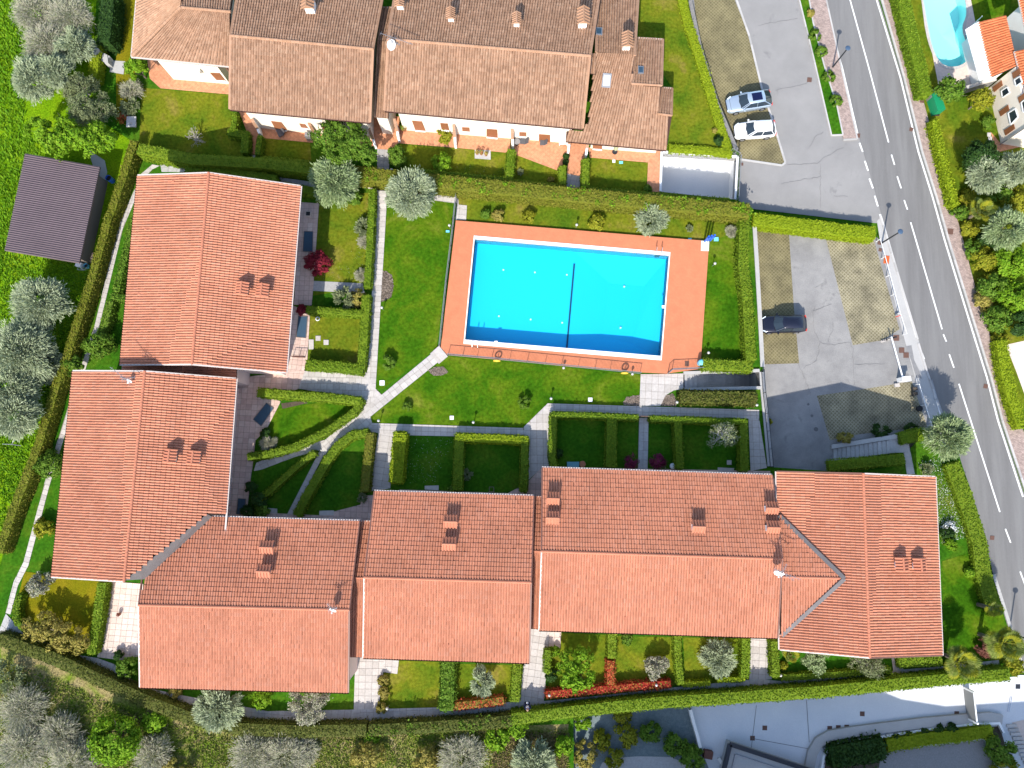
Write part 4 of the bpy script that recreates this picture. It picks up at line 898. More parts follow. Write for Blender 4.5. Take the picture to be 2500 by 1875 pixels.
slabs('pool_plaza', [(1564, 914), (1628, 913), (1668, 912), (1668, 950), (1645, 953), (1625, 965), (1612, 991), (1561, 991)], m_slab, .75, .62, [(1561, 991), (1564, 914)], dz=.038)
slabs('pool_walk', [(1062, 472), (1118, 478), (1120, 500), (1140, 502), (1138, 538), (1112, 537), (1116, 497), (1060, 490)], m_slab, .9, .6, [(1062, 472), (1118, 478)], dz=.03)
slabs('north_path', [(870, 442), (965, 455), (1062, 472), (1060, 486), (945, 470), (870, 455)], m_slab, .9, .5, [(870, 442), (965, 455)], dz=.024)
slabs('north_path', [(392, 402), (455, 405), (560, 418), (680, 433), (775, 446), (775, 458), (640, 440), (455, 420), (395, 420)], m_slabg, .9, .5, [(455, 405), (560, 418)], dz=.022)
slabs('west_path', [(372, 402), (392, 404), (372, 414), (352, 436), (300, 560), (242, 800), (190, 960), (120, 1190), (70, 1380), (44, 1430), (26, 1500), (14, 1496), (34, 1420), (58, 1372), (108, 1184), (178, 955), (231, 798), (288, 556), (346, 424)], m_slab, .5, .9, [(120, 1190), (190, 960)], dz=.02)
up = [(15, 1498), (31, 1515), (59, 1548), (123, 1571), (188, 1598), (238, 1606), (279, 1621), (341, 1674), (411, 1690), (470, 1702), (588, 1723), (653, 1736), (864, 1732), (1100, 1726), (1250, 1713), (1329, 1711), (1494, 1695), (1641, 1678), (1850, 1657), (1900, 1662), (2144, 1645), (2206, 1634), (2308, 1626), (2438, 1611)]
lo = [(-10, 1560), (10, 1568), (50, 1580), (123, 1608), (180, 1630), (235, 1656), (275, 1672), (341, 1704), (411, 1736), (470, 1750), (588, 1772), (653, 1778), (864, 1775), (1041, 1768), (1250, 1753), (1320, 1745), (1480, 1728), (1641, 1712), (1850, 1692), (1900, 1690), (2140, 1666), (2203, 1660), (2308, 1650), (2440, 1636)]
for a, b_ in ((0, 4), (4, 8), (8, 12), (12, 15), (15, 18), (18, 20), (20, 23)):
    slabs('perimeter_path', up[a:b_+1]+lo[a:b_+1][::-1], m_slabg if a < 18 else m_slab, .62, 1.3, [up[a], up[b_]], dz=.03+.003*(a % 5))
# patios
slabs('patio', [(733, 494), (779, 497), (766, 690), (761, 746), (718, 744)], m_patio, .5, .5, [(718, 744), (733, 494)], part='patio_tile', dz=.03)
slabs('patio', [(716, 746), (757, 765), (750, 890), (742, 905), (690, 912), (700, 850)], m_patio, .5, .5, [(700, 850), (716, 746)], part='patio_tile', dz=.034)
slabs('patio', [(572, 924), (700, 908), (745, 905), (729, 949), (672, 975), (686, 980), (650, 1050), (624, 1075), (618, 1130), (610, 1190), (602, 1262), (540, 1262)], m_patio, .55, .55, [(540, 1262), (572, 924)], part='patio_tile', dz=.03)
slabs('patio', [(602, 1250), (780, 1258), (880, 1232), (884, 1210), (912, 1208), (912, 1290), (590, 1280)], m_patio, .55, .55, [(602, 1250), (780, 1258)], part='patio_tile', dz=.026)
slabs('patio', [(975, 1195), (1240, 1204), (1285, 1180), (1318, 1145), (1330, 1145), (1330, 1230), (960, 1225)], m_patio, .55, .55, [(975, 1195), (1240, 1204)], part='patio_tile', dz=.026)
slabs('patio', [(1340, 1140), (1880, 1150), (1880, 1175), (1340, 1165)], m_patio, .6, .6, [(1340, 1140), (1880, 1150)], part='patio_tile', dz=.022)
slabs('patio', [(262, 1420), (350, 1425), (345, 1600), (300, 1612), (238, 1604), (255, 1500)], m_cream, .55, .55, [(238, 1604), (262, 1420)], part='patio_tile', dz=.03)
slabs('side_path', [(868, 1590), (942, 1600), (936, 1640), (924, 1732), (864, 1732)], m_slab, .62, .62, [(864, 1732), (868, 1600)], dz=.027)
slabs('side_path', [(1292, 1530), (1342, 1538), (1328, 1712), (1266, 1714)], m_slab, .62, .62, [(1266, 1714), (1292, 1530)], dz=.027)
slabs('side_path', [(1832, 1552), (1884, 1556), (1884, 1658), (1829, 1661)], m_slab, .62, .62, [(1829, 1661), (1832, 1552)], dz=.027)
slabs('doorstep', [(938, 1610), (974, 1612), (970, 1645), (936, 1640)], m_slab, .62, .62, dz=.045)
slabs('doorstep', [(1342, 1538), (1370, 1540), (1368, 1582), (1340, 1578)], m_cream, .62, .62, dz=.045)
slabs('doorstep', [(2176, 1606), (2186, 1606), (2206, 1634), (2180, 1638)], m_slab, .4, .62, dz=.045)
area('terracotta_terrace', [(360, 148), (380, 145), (424, 194), (562, 206), (562, 231), (392, 216), (366, 192)], m_terr, dz=.03)
area('terracotta_path', [(581, 265), (622, 268), (640, 312), (626, 340), (623, 378), (602, 375), (606, 330)], m_terr, dz=.032)
area('terracotta_terrace', [(634, 312), (912, 338), (914, 364), (757, 348), (630, 336)], m_terr, dz=.03)
area('terracotta_passage', [(900, 276), (975, 285), (976, 348), (951, 366), (918, 364), (912, 330)], m_terr, dz=.033)
area('terracotta_terrace', [(976, 312), (1246, 336), (1246, 374), (1111, 361), (973, 350)], m_terr, dz=.03)
area('terracotta_terrace', [(1250, 338), (1392, 350), (1386, 380), (1365, 418), (1259, 378)], m_terr, dz=.031)
area('terracotta_path', [(1392, 348), (1434, 352), (1418, 431), (1384, 424)], m_terr, dz=.034)
area('terracotta_terrace', [(1436, 360), (1618, 368), (1611, 470), (1579, 467), (1582, 397), (1440, 385)], m_terr, dz=.03)
slabs('grey_path', [(921, 364), (951, 366), (950, 416), (921, 414)], m_slabg, .6, .6, dz=.03)
slabs('grey_path', [(1384, 424), (1418, 431), (1417, 466), (1381, 464)], m_slabg, .6, .6, dz=.03)
slabs('grey_path', [(602, 376), (624, 379), (622, 388), (600, 385)], m_slabg, .6, .6, dz=.03)
area('barbecue_pad', [(272, 148), (306, 150), (302, 182), (268, 176)], m_conc, dz=.04)
area('shed_yard', [(215, 365), (256, 392), (262, 420), (212, 660), (188, 660), (232, 420)], m_conc, dz=.02)
def stone(label, px, mat, h=.07, group=None, name='stepping_stone', z=0.0):
    mb = MB(); mb.prism([(p.x, p.y) for p in PL(px, z)], z+.0, z+h); return tag(mb.build(name, mat), label, 'stone slab', group)
def sq(cx, cy, w, h=None, a=0.0):
    h = h or w; return [(cx+x*cos(a)-y*sin(a), cy+x*sin(a)+y*cos(a)) for x, y in ((-w/2, -h/2), (w/2, -h/2), (w/2, h/2), (-w/2, h/2))]
stone('pale stepping stone in the small lawn right of the upper left house, upper of two', sq(777, 826, 12), m_slab)
stone('pale stepping stone in the small lawn right of the upper left house, lower of two', sq(796.5, 836, 12), m_slab)
stone('long pale slab against the patio edge beside the two stepping stones', sq(760, 841, 12, 24), m_slab)
stone('grey slab path across the lawn from the pink patio to the long path', [(766, 686), (886, 692), (890, 716), (763, 710)], m_slabg, .03)
stone('square white inspection slab where the two garden paths meet', sq(933, 935, 12), m_white)
stone('square white inspection slab in the lawn near the lower path', sq(1103, 1020, 9.5), m_white)
stone('square white inspection slab in the lawn above the long hedge row', sq(1441, 976, 10), m_white)
stone('square pale slab in the shaded garden below the bare white tree', sq(1780, 1129, 11), m_slab)
stone('double pale slab at the eaves below the bare white tree', [(1752, 1141), (1792, 1143), (1790, 1155), (1752, 1153)], m_slab)
stone('grey step slab at the eaves of the short house', [(1037, 1186), (1071, 1185), (1071, 1197), (1037, 1195)], m_slab)
stone('pale slab at the eaves between dark hedge and narrow path', [(655, 1240), (677, 1242), (677, 1254), (655, 1252)], m_slab)
stone('grey slab in front of the third house patio', [(780, 1247), (815, 1246), (816, 1258), (780, 1258)], m_slab)
stone('grey square on the upper lawn holding three flower pots', [(1159, 366), (1198, 367), (1198, 390), (1159, 387)], m_slabg, .05)
stone('small white inspection slab in the last upper garden', sq(1498.5, 394, 7), m_white)
stone('small green inspection lid in the last upper garden', sq(1516, 397, 9, 6), m_lblue)
stone('pale slab beside the grass at the green mailbox across the road', sq(2294, 263, 12, 12, .3), m_conc, z=LOW)
for i, w in enumerate(('uppermost', 'middle', 'lowest')): stone(w+' of three pale stepping stones beside the white villa', sq(2414+i*2.5, 329+i*9.5, 9), m_slab, z=LOW)
def cover(label, px, py, w, a=0.0, mat=m_rust, z=0.0, h=None, dz=.035, cat='drain cover', name='drain_cover'):
    mb = MB(); mb.prism([(p.x, p.y) for p in PL(sq(px, py, w, h, a), z)], z, z+dz); o = mb.build(name, mat); p = P(px, py, z)
    return tag(o, label, cat)
# ------------------------------------------------------------------ road, pavements and parking (level LOW)
ZL[0] = 0
RL = [(1960, -200), (2005.7, 0), (2055.7, 167), (2094, 326), (2131, 450), (2153, 540), (2240, 826), (2262, 905), (2300, 1010), (2340, 1108), (2374, 1210), (2407, 1325), (2424, 1400), (2452, 1490), (2500, 1640), (2600, 1960)]
RR = [(2085, -200), (2146, 0), (2203, 188), (2247, 370), (2282, 480), (2312, 587), (2371, 778), (2415, 920), (2442, 1027), (2503, 1213), (2600, 1500), (2750, 1960)]
area('road', RL+RR[::-1], m_road, LOW)
area('parking_lot', [(1680, -200), (1960, -200), (2005, 0), (2057, 180), (2094, 326), (2131, 450), (2153, 530), (2140, 545), (1838, 510), (1800, 490), (1800, 385), (1750, 250), (1690, 0)], m_lot, LOW)
area('grass_grid_parking', [(1688, -60), (1780, -60), (1793.6, 0), (1829, 88), (1859, 217), (1886, 298), (1917, 397), (1909, 404), (1806, 388), (1797, 362), (1749, 250), (1706, 110)], m_gridb, LOW)
area('parking_lot', [(1845, 555), (2142, 580), (2150, 590), (2262, 905), (2320, 1100), (2260, 1056), (2215, 1102), (2030, 1130), (2020, 1152), (1878, 1142), (1866, 1000)], m_lot2, LOW)
area('grass_grid_parking', [(1848, 558), (1926, 569), (1938, 748), (1951, 887), (1856, 890)], m_gridb, LOW)
area('grass_grid_parking', [(2014, 574), (2134, 588), (2196, 804), (2153, 831), (2082, 843)], m_grid, LOW)
area('grass_grid_parking', [(1994, 966), (2114, 949), (2226, 931), (2264, 1042), (2100, 1060), (2026, 1075)], m_grid, LOW)
area('concrete_pavement', [(2141, 540), (2153, 527), (2242, 828), (2262, 903), (2300, 1010), (2318, 1062), (2278, 1050), (2236, 930), (2206, 820), (2150, 600)], m_conc, LOW)
area('grass_island', [(1941, -40), (1968, -40), (1984, 55), (2011, 160), (2042, 258), (2057, 330), (2028, 330), (1988, 153)], m_lawnd, LOW, .09)
area('pavement', [(1960, -60), (2003, -60), (2053, 167), (2092, 340), (2058, 341), (2042, 258), (2011, 160), (1984, 55)], m_brick, LOW, .11)
area('pavement', [(2100, -180), (2151, 0), (2208, 188), (2252, 370), (2287, 480), (2317, 587), (2376, 778), (2420, 920), (2448, 1027), (2510, 1213), (2555, 1213), (2478, 1000), (2442, 905), (2380, 704), (2350, 587), (2320, 480), (2270, 311), (2222, 130), (2186, 0), (2140, -180)], m_brick, LOW, .11)
area('neighbour_garden', [(2186, -60), (2270, 311), (2320, 480), (2442, 905), (2510, 1100), (2900, 1100), (2900, -200), (2180, -200)], m_lawny, LOW, holes=[KID])
area('pool_terrace', [(2238, -60), (2262, 60), (2290, 205), (2300, 220), (2392, 205), (2410, 196), (2382, 60), (2350, -100), (2236, -100)], m_cream, LOW, .03, holes=[KID])
area('neighbour_lawn', [(2384, -60), (2392, 50), (2460, 30), (2490, -60)], m_lawn, LOW, .02)
area('terracotta_terrace', [(2418, 322), (2444, 352), (2510, 342), (2520, 352), (2434, 372)], m_terr, LOW, .03)
area('pale_yard', [(2455, 842), (2600, 810), (2600, 1000), (2500, 960), (2480, 905)], m_cream, LOW, .02)
area('concrete_drive', [(1392, 1745), (1611, 1716), (2026, 1688), (2226, 1670), (2478, 1648), (2600, 1650), (2700, 2200), (1392, 2200)], m_drive, LOW, .01)
def kerb(px, w=.18, h=.12, z=LOW, mat=m_kerb, name='kerb', step=1.0, zz=None):
    """kerb of single stones along a photo line"""
    pts = PL(px, z); base = None; root = link(name, None); tag(root, kind='structure'); first = True
    for i in range(len(pts)-1):
        a, b = pts[i], pts[i+1]; L_ = (b-a).length; n = max(1, round(L_/step)); th = math.atan2(b.y-a.y, b.x-a.x)
        for k in range(n):
            c = a.lerp(b, (k+.5)/n); mb = MB(); mb.box((c.x, c.y, z+h/2), (L_/n-.012, w, h+R.uniform(-.004, .004)), th); mb.build('kerb_stone', mat, root)
    return root
kerb([(1968, -40), (1984, 55), (2011, 160), (2042, 258), (2057, 330), (2029, 331), (1988, 153), (1941, -40)], .14, .13)
kerb([(2003, -60), (2053, 167), (2092, 340)], .16, .125)
kerb([(2092, 340), (2058, 342)], .16, .12)
kerb([(2149, -10), (2206, 188), (2250, 370), (2285, 480), (2315, 587), (2374, 778), (2418, 920), (2446, 1027), (2508, 1213)], .2, .13)
kerb([(1791, -20), (1829, 88), (1860, 217), (1887, 298), (1917, 397), (1909, 404), (1806, 389)], .2, .06)
kerb([(2148, 527), (2240, 828)], .18, .07)
kerb([(2242, 838), (2262, 905), (2318, 1062)], .2, .06)
kerb([(2424, 1402), (2452, 1490), (2498, 1640)], .3, .16, mat=m_conc)
kerb([(1926, 569), (2014, 576)], .2, .08)
def stripe(px0, px1, w=.13, z=LOW, name='road_marking'):
    a, b = P(*px0, z), P(*px1, z); mb = MB(); mb.beam(Vector((a.x, a.y, z+.03)), Vector((b.x, b.y, z+.03)), w, .008); return mb.build(name, m_paint, roadm)
roadm = tag(link('road_markings', None), kind='structure')
def line(pts, w=.13):
    for i in range(len(pts)-1): stripe(pts[i], pts[i+1], w)
line([(1985, -100), (2006.5, 0), (2056, 167), (2093, 326)], .17)
for a, b in (((2098, 349), (2106, 371)), ((2111, 393), (2119, 417)), ((2122, 436), (2131, 460)), ((2135, 478), (2143, 504)), ((2245, 848), (2256, 877))): stripe(a, b, .16)
line([(2148, 523), (2238, 824)], .2); line([(2270, 925), (2298, 1020)], .14)
line([(2046, -100), (2075, 0), (2120.5, 164.6), (2169, 348)], .14)
for a, b in (((2176, 377.6), (2183.5, 402.6)), ((2190, 430.5), (2199.7, 460)), ((2207, 488.5), (2215, 512)), ((2302.6, 816), (2310, 834)), ((2317, 865), (2328.5, 898)), ((2454, 1291), (2467, 1325)), ((2490, 1395), (2503, 1430))): stripe(a, b, .14)
line([(2223, 543), (2299.6, 804)], .14); line([(2340.7, 937), (2440.6, 1250)], .14)
line([(2105, -120), (2140, 0), (2197.5, 188), (2241.5, 370), (2276, 480), (2306, 587), (2364.5, 778), (2408.5, 920), (2436, 1027), (2497, 1213)], .17)
def crack(px, z=LOW, w=.02):
    pts = PL(px, z); mb = MB(); out = []
    for i in range(len(pts)-1):
        n = max(2, int((pts[i+1]-pts[i]).length/.35))
        for k in range(n): out.append(pts[i].lerp(pts[i+1], k/n)+Vector((R.gauss(0, .05), R.gauss(0, .05), 0)))
    out.append(pts[-1])
    for i in range(len(out)-1):
        a, b = out[i], out[i+1]; mb.beam(Vector((a.x, a.y, z+.034)), Vector((b.x, b.y, z+.034)), w*R.uniform(.5, 1.3), .004)
    return tag(mb.build('asphalt_crack', m_crack), kind='structure')
for px in ([(1989, 747), (1985, 760), (2030, 742)], [(1984, 762), (1986, 800), (2001, 836), (2036, 842), (2076, 836)], [(2036, 790), (2022, 835)], [(2001, 838), (1994, 880), (1962, 900)], [(2076, 838), (2082, 850), (2084, 942)], [(1948, 886), (1968, 935), (1978, 960)], [(2085, 890), (2160, 888)], [(1989, 700), (2010, 690)],
        [(2002, 400), (2003, 508)], [(1918, 402), (1995, 400), (2012, 385), (2060, 360)], [(1972, 365), (1990, 335), (2010, 322)], [(1893, 221), (1958, 206), (1984, 196)], [(1850, 62), (1947, 45)], [(2036, 478), (2070, 480)], [(1905, 450), (2003, 430)]): crack(px)
for px, py, w, a, l in ((1976, 195, 11, .1, 'rusty drain grate at the edge of the upper lot beside the shrub island'), (2224.6, 316, 9, .2, 'small drain grate in the far gutter of the road beside the dashed lines'), (2249.6, 247, 10, .1, 'pale brown cover in the brick pavement near the green mailbox'), (2094.5, 331, 10, .1, 'rust coloured drain grate at the tip of the brick pavement'), (1811, 401, 7, 0, 'small dark drain grate at the mouth of the ramp'),
        (2318.7, 566, 14, .1, 'rusty square cover in the brick pavement across the road'), (2406, 943, 10, .2, 'brown drain grate on the far road edge lower down'), (2201, 855, 13, 0, 'brown square cover beside the barrier, upper of the pair'), (2212, 867, 13, 0, 'brown square cover beside the barrier, lower of the pair'), (2188, 825, 14, 0, 'brown square cover at the hinge end of the barrier'), (2147, 593, 9, .2, 'brown cover under the top end of the white railing'), (2149, 610, 8, .2, 'small brown cover just below the lamp foot'),
        (2422, 1313, 10, .1, 'worn round manhole plate in the road near the flower strip')): cover(l, px, py, w, a, z=LOW, dz=.036 if px not in (2249.6, 2318.7) else .118)
cover('bright orange painted cover on the pavement inside the road line', 2164, 634, 13, .12, m_orange, LOW, 19, .04)
for px, py, l in ((1867, 1777, 'dark drain grate leftmost on the pale drive beside the flat roof'), (2025.5, 1778, 'dark drain grate first of the row of three on the drive'), (2046.5, 1776, 'dark drain grate in the middle of the row of three on the drive'), (2067, 1775, 'dark drain grate last of the row of three on the drive'), (2105, 1742.6, 'dark drain grate alone in the middle of the drive'), (2335.5, 1742, 'dark drain grate beside the grey gate on the drive'), (1837, 1802, 'dark drain grate at the corner of the flat roof'), (2485, 1676, 'dark cover on the sunlit pavement at the right edge')): cover(l, px, py, 11.5, .02, m_rust if py > 1700 else m_dark, LOW, dz=.02)
wall('concrete edging wall between the garden path and the lower car park', [(1861, 908), (1864, 955), (1869, 1005), (1881, 1138)], .12, .55, m_conc, 0)
wall('low concrete edging wall along the upper part of the lower car park', [(1842, 545), (1848, 640), (1857, 800), (1862, 895)], .12, .4, m_conc, 0)
# wet patches left on the concrete pavement, and sun-bleached asphalt
area('damp_patch', [(2210, 846), (2225, 843), (2232, 880), (2244, 905), (2250, 925), (2236, 920), (2224, 880)], M('damp_concrete', [(.16, .155, .155), (.22, .215, .21)], .6, 'noise', 2), LOW, .028)
# steps: five up the garden path's north end and four at the pool's left corner
def steps(label, px0, px1, w, n, z0, z1, mat, cat='steps', name='garden_steps'):
    a, b = P(*px0), P(*px1); t = thing(name, label, cat, (a.x, a.y, 0)); d = Vector((b.x-a.x, b.y-a.y, 0)); th = math.atan2(d.y, d.x)
    for i in range(n):
        z = z0+(z1-z0)*(i+1)/n; c = a+d*((i+.5)/n); mb = MB(); mb.box((c.x, c.y, z/2+min(0, z0)/2), (d.length/n-.004, w, z-min(0, z0)), th); mb.build('step', mat, t)
    return t
steps('short flight of stone steps at the upper end of the long garden path', (932, 508), (934, 470), .95, 4, 0.02, .5, m_slab)
steps('stone steps from the diagonal path up to the pool corner', (1061, 876), (1083, 858), 1.35, 3, 0.04, .3, m_slab)
# ------------------------------------------------------------------ foliage builders
def unit(a): return a/np.maximum(np.linalg.norm(a, axis=1, keepdims=True), 1e-9)
def leafquads(pts, nrm, size, asp=.6, tan=None):
    n = len(pts); r = unit(NR.normal(size=(n, 3))); t = unit(np.cross(nrm, r)) if tan is None else tan
    if tan is not None: r = r*.55+np.array([[0, -.15, 1.0]]); nrm = unit(r-np.sum(r*t, 1, keepdims=True)*t)
    b = np.cross(nrm, t); s = (size*NR.uniform(.6, 1.4, n))[:, None]
    V = np.stack([pts-t*s, pts+b*s*asp, pts+t*s, pts-b*s*asp], 1).reshape(-1, 3); return V
def leaf_obj(name, V, mat, parent=None, kind=None):
    o = np_obj(name, V, np.arange(len(V)).reshape(-1, 4), mat, parent)
    if kind: o['kind'] = kind
    return o
def hedge(label, px, w, h, mat, z0=0.0, dens=95, leaf=.085, cat='hedge', group=None, shag=.05, name='hedge', shoots=None, kind=None):
    """clipped hedge along a photo line traced on its top"""
    raw = PL(px, z0+h); pts = []
    for i in range(len(raw)-1):
        n = max(1, int((raw[i+1]-raw[i]).length/.7)); pts += [raw[i].lerp(raw[i+1], k/n) for k in range(n)]
    pts.append(raw[-1]); A, B_ = offset_line(pts, w-.1); n = len(pts); V = []; zb = z0-.05
    wob = [R.gauss(0, .035) for _ in range(n)]
    for i in range(n):
        zt = z0+h-.06+wob[i]; V += [(A[i].x, A[i].y, zb), (A[i].x, A[i].y, zt-.05), (pts[i].x, pts[i].y, zt), (B_[i].x, B_[i].y, zt-.05), (B_[i].x, B_[i].y, zb)]
    F = []
    for i in range(n-1):
        for k in range(4): F.append((5*i+k, 5*i+k+1, 5*i+6+k, 5*i+5+k))
    V += [V[0], V[4], V[5*n-5], V[5*n-1]]
    F += [(0, 1, 3, 4), (5*n-5, 5*n-4, 5*n-2, 5*n-1), (1, 2, 3, 3)[:4], (5*n-4, 5*n-3, 5*n-2, 5*n-2)]
    mb = MB(); mb.add(V, [f if len(set(f)) == len(f) else tuple(dict.fromkeys(f)) for f in F])
    o = MB(); 
    root = mb.build(name, mat)
    Vn = np.array(V); quads = np.array([f for f in F if len(set(f)) == 4]); a, b, c, d = (Vn[quads[:, i]] for i in range(4))
    nr = np.cross(c-a, d-b); ar = np.linalg.norm(nr, axis=1)/2; nr = unit(nr)
    ctr = np.array([(sum(p.x for p in pts)/n, sum(p.y for p in pts)/n, z0)])
    k = (ar*dens).astype(int)+1; idx = np.repeat(np.arange(len(quads)), k); u, v = NR.random(len(idx))[:, None], NR.random(len(idx))[:, None]
    p = (a[idx]*(1-u)+b[idx]*u)*(1-v)+(d[idx]*(1-u)+c[idx]*u)*v
    mid = np.array([[q_.x, q_.y, z0+h*.4] for q_ in pts]); seg = np.minimum(idx//4, n-1)
    sgn = np.sign(np.sum(nr[idx]*(p-mid[seg]), 1, keepdims=True)); nn = nr[idx]*np.where(sgn == 0, 1, sgn)
    bump = .5+.5*np.sin(p[:, 0]*2.1+p[:, 1]*1.3)*np.sin(p[:, 1]*1.9-p[:, 0]*.7)
    p = p+nn*(np.abs(NR.normal(0, shag, len(idx)))+.02+.05*bump)[:, None]
    nn = unit(nn+NR.normal(0, .55, nn.shape)); LV = leafquads(p, nn, leaf)
    leaf_obj('leaves', LV, mat, root)
    if shoots:                                      # untrimmed shoots standing out of the top
        f_m, cnt = shoots; L2 = []
        for _ in range(cnt):
            i = R.randrange(n); s = R.uniform(-.4, .4)*w; d_ = (A[i]-B_[i]).normalized(); c0 = pts[i]+d_*s; m = R.randint(14, 34); rr = R.uniform(.2, .5)
            q_ = np.array([[c0.x, c0.y, z0+h]])+NR.normal(0, rr*.5, (m, 3))*np.array([[1, 1, .6]]); q_[:, 2] = np.maximum(q_[:, 2], z0+h-.05); L2.append(leafquads(q_, unit(NR.normal(size=(m, 3))+np.array([[0, 0, .8]])), leaf*1.3))
        leaf_obj('shoots', np.concatenate(L2), f_m, root)
    tag(root, label, cat, group, kind); return root
def limb(mb, a, b, r0, r1, n=5):
    m = a.lerp(b, .5)+Vector((R.gauss(0, .06), R.gauss(0, .06), R.gauss(0, .04)))*(b-a).length; mb.tube(a, m, r0, (r0+r1)/2, n, cap=False); mb.tube(m, b, (r0+r1)/2, r1, n, cap=False)
def branchy(mb, p, d, L_, r, depth, spread=.7, tips=None):
    if depth == 0 or r < .004:
        if tips is not None: tips.append(p)
        return
    for _ in range(R.choice((2, 3)) if depth > 1 else 2):
        e = (d+Vector((R.gauss(0, spread), R.gauss(0, spread), R.gauss(0, spread*.5)+.1))).normalized(); q_ = p+e*L_*R.uniform(.7, 1.2); limb(mb, p, q_, r, r*.6, 4)
        if tips is not None: tips.append(q_)
        branchy(mb, q_, e, L_*.72, r*.6, depth-1, spread, tips)
def crown(r, rz, nc, per, leaf, asp, center, lumps=.34, wisp=0.0, fill=.0, low=-.5, radial=False):
    """leaf-sized faces in clumps through a crown; gaps stay between the clumps"""
    d = unit(NR.normal(size=(nc*3, 3))); d = d[d[:, 2] > low][:nc]; rad = NR.uniform(.5, 1.0, (len(d), 1))**.5
    C = d*rad*np.array([[r, r, rz]])*(1-lumps*.55); cr = r*lumps*NR.uniform(.6, 1.25, (len(d), 1))
    idx = np.repeat(np.arange(len(d)), per); q_ = unit(NR.normal(size=(len(idx), 3))); q_[:, 2] = np.abs(q_[:, 2])*np.where(NR.random(len(idx)) < .75, 1, -1); rr = NR.uniform(.55, 1.0, (len(idx), 1))
    p = C[idx]+q_*cr[idx]*rr
    if wisp:                                        # twigs of leaves that stick out
        m = int(len(p)*wisp); j = NR.integers(0, len(p), m); out = unit(p[j]+NR.normal(0, r*.2, (m, 3))); p = np.concatenate([p, p[j]+out*NR.uniform(0, (.26 if radial else .16)*r, (m, 1))]); q_ = np.concatenate([q_, out])
    nn = unit(q_*.8+unit(p)*.5+NR.normal(0, .45, p.shape)); tan = unit(unit(p)*.7+q_*.6+NR.normal(0, .4, p.shape)) if radial else None; p = p+np.array(center)
    return leafquads(p, nn, leaf, asp, tan)
KIND = {  # leaf material, bark, clumps, leaves per clump (at r=2 m), leaf size, aspect, lumps, wisp, height/radius
    'olive': (f_olive, m_bark, 60, 110, .17, .2, .25, .8, .85), 'olivegreen': (f_oliveg, m_bark, 60, 110, .17, .2, .25, .8, 1.0),
    'round': (f_green, m_bark, 36, 110, .1, .6, .34, .1, .85), 'dark': (f_dark, m_bark, 40, 100, .12, .6, .3, .2, 1.0), 'bright': (f_bright, m_bark, 38, 100, .13, .6, .3, .25, .9),
    'tree': (f_green, m_bark, 100, 70, .11, .55, .2, .5, .85), 'pale': (f_pale, m_barkp, 34, 40, .11, .5, .26, .5, .8), 'yellow': (f_yel, m_bark, 34, 90, .11, .6, .32, .2, .8),
    'ochre': (f_tan, m_bark, 44, 80, .1, .6, .26, .3, .8), 'red': (f_red, m_bark, 20, 90, .1, .5, .4, .3, .8), 'maple': (f_maple, m_bark, 46, 120, .1, .5, .3, .12, .8),
    'purple': (f_purple, m_bark, 26, 120, .09, .4, .36, .2, .9), 'grey': (f_greyw, m_barkp, 60, 60, .17, .1, .34, 1.0, .6), 'copper': (f_rust, m_bark, 30, 130, .09, .6, .34, .05, 1.0), 'white': (f_flow, m_bark, 20, 60, .1, .7, .4, .2, .7), 'green': (f_green, m_bark, 34, 90, .12, .6, .32, .2, .85), 'clip': (f_green, m_bark, 44, 150, .08, .6, .25, .02, .9)}
def plant(label, kind, px, py, r, cat=None, name=None, z0=0.0, h=None, group=None, sy=1.0, trunk=None, dens=1.0):
    """tree or shrub whose crown centre shows at (px, py); r is the crown radius in photo pixels"""
    f, bark, nc, per, lf, asp, lum, wi, hr = KIND[kind]; rm = r*66/FOC
    big = trunk if trunk is not None else rm > 1.55
    rz = rm*hr*(.85 if not big else .8); zc = z0+((h if h else rm*1.05+rz*.75)) if big else z0+rz*.72
    c = P(px, py, zc); base = (c.x, c.y, z0); name = name or ('tree' if big else 'shrub'); cat = cat or ('tree' if big else 'shrub')
    n = max(.35, min(2.4, (rm/2)**1.6))*dens; nclu = max(24, int(nc*min(1.6, max(.5, rm/2))))
    lfs = lf*(.75 if rm < .8 else 1.0); perc = max(18, int(per*n*nc/nclu*1.15))
    V = crown(rm, rz, nclu, perc, lfs, asp, (c.x, c.y, zc), lum, wi, low=-.4 if big else -.25, radial=kind in ('olive', 'olivegreen', 'grey', 'pale'))
    if sy != 1.0: V[:, 1] = c.y+(V[:, 1]-c.y)*sy
    if big:
        t = thing(name, label, cat, base, group); mb = MB(); tp = Vector((c.x, c.y, z0+(zc-z0)*.45)); b0 = Vector(base)-Vector((0, 0, .1)); mb.tube(b0, tp, max(.09, rm*.075), max(.07, rm*.06), 7)
        for i in range(7):
            a = 2*pi*i/7+R.uniform(-.3, .3); e = Vector((c.x+cos(a)*rm*.62, c.y+sin(a)*rm*.62*sy, zc+rz*R.uniform(-.15, .45))); limb(mb, tp, e, max(.05, rm*.04), .015)
            for _ in range(2): limb(mb, tp.lerp(e, .6), e+Vector((R.gauss(0, rm*.25), R.gauss(0, rm*.25), R.uniform(0, rz*.4))), max(.025, rm*.018), .008, 4)
        mb.build('trunk', bark, t); leaf_obj('crown', V, f, t); return t
    o = leaf_obj(name, V, f); off = Vector(base); me = o.data; co = np.empty(len(me.vertices)*3, np.float32); me.vertices.foreach_get('co', co); co = (co.reshape(-1, 3)-np.array(off, np.float32)); me.vertices.foreach_set('co', co.ravel()); o.location = off
    return tag(o, label, cat, group)
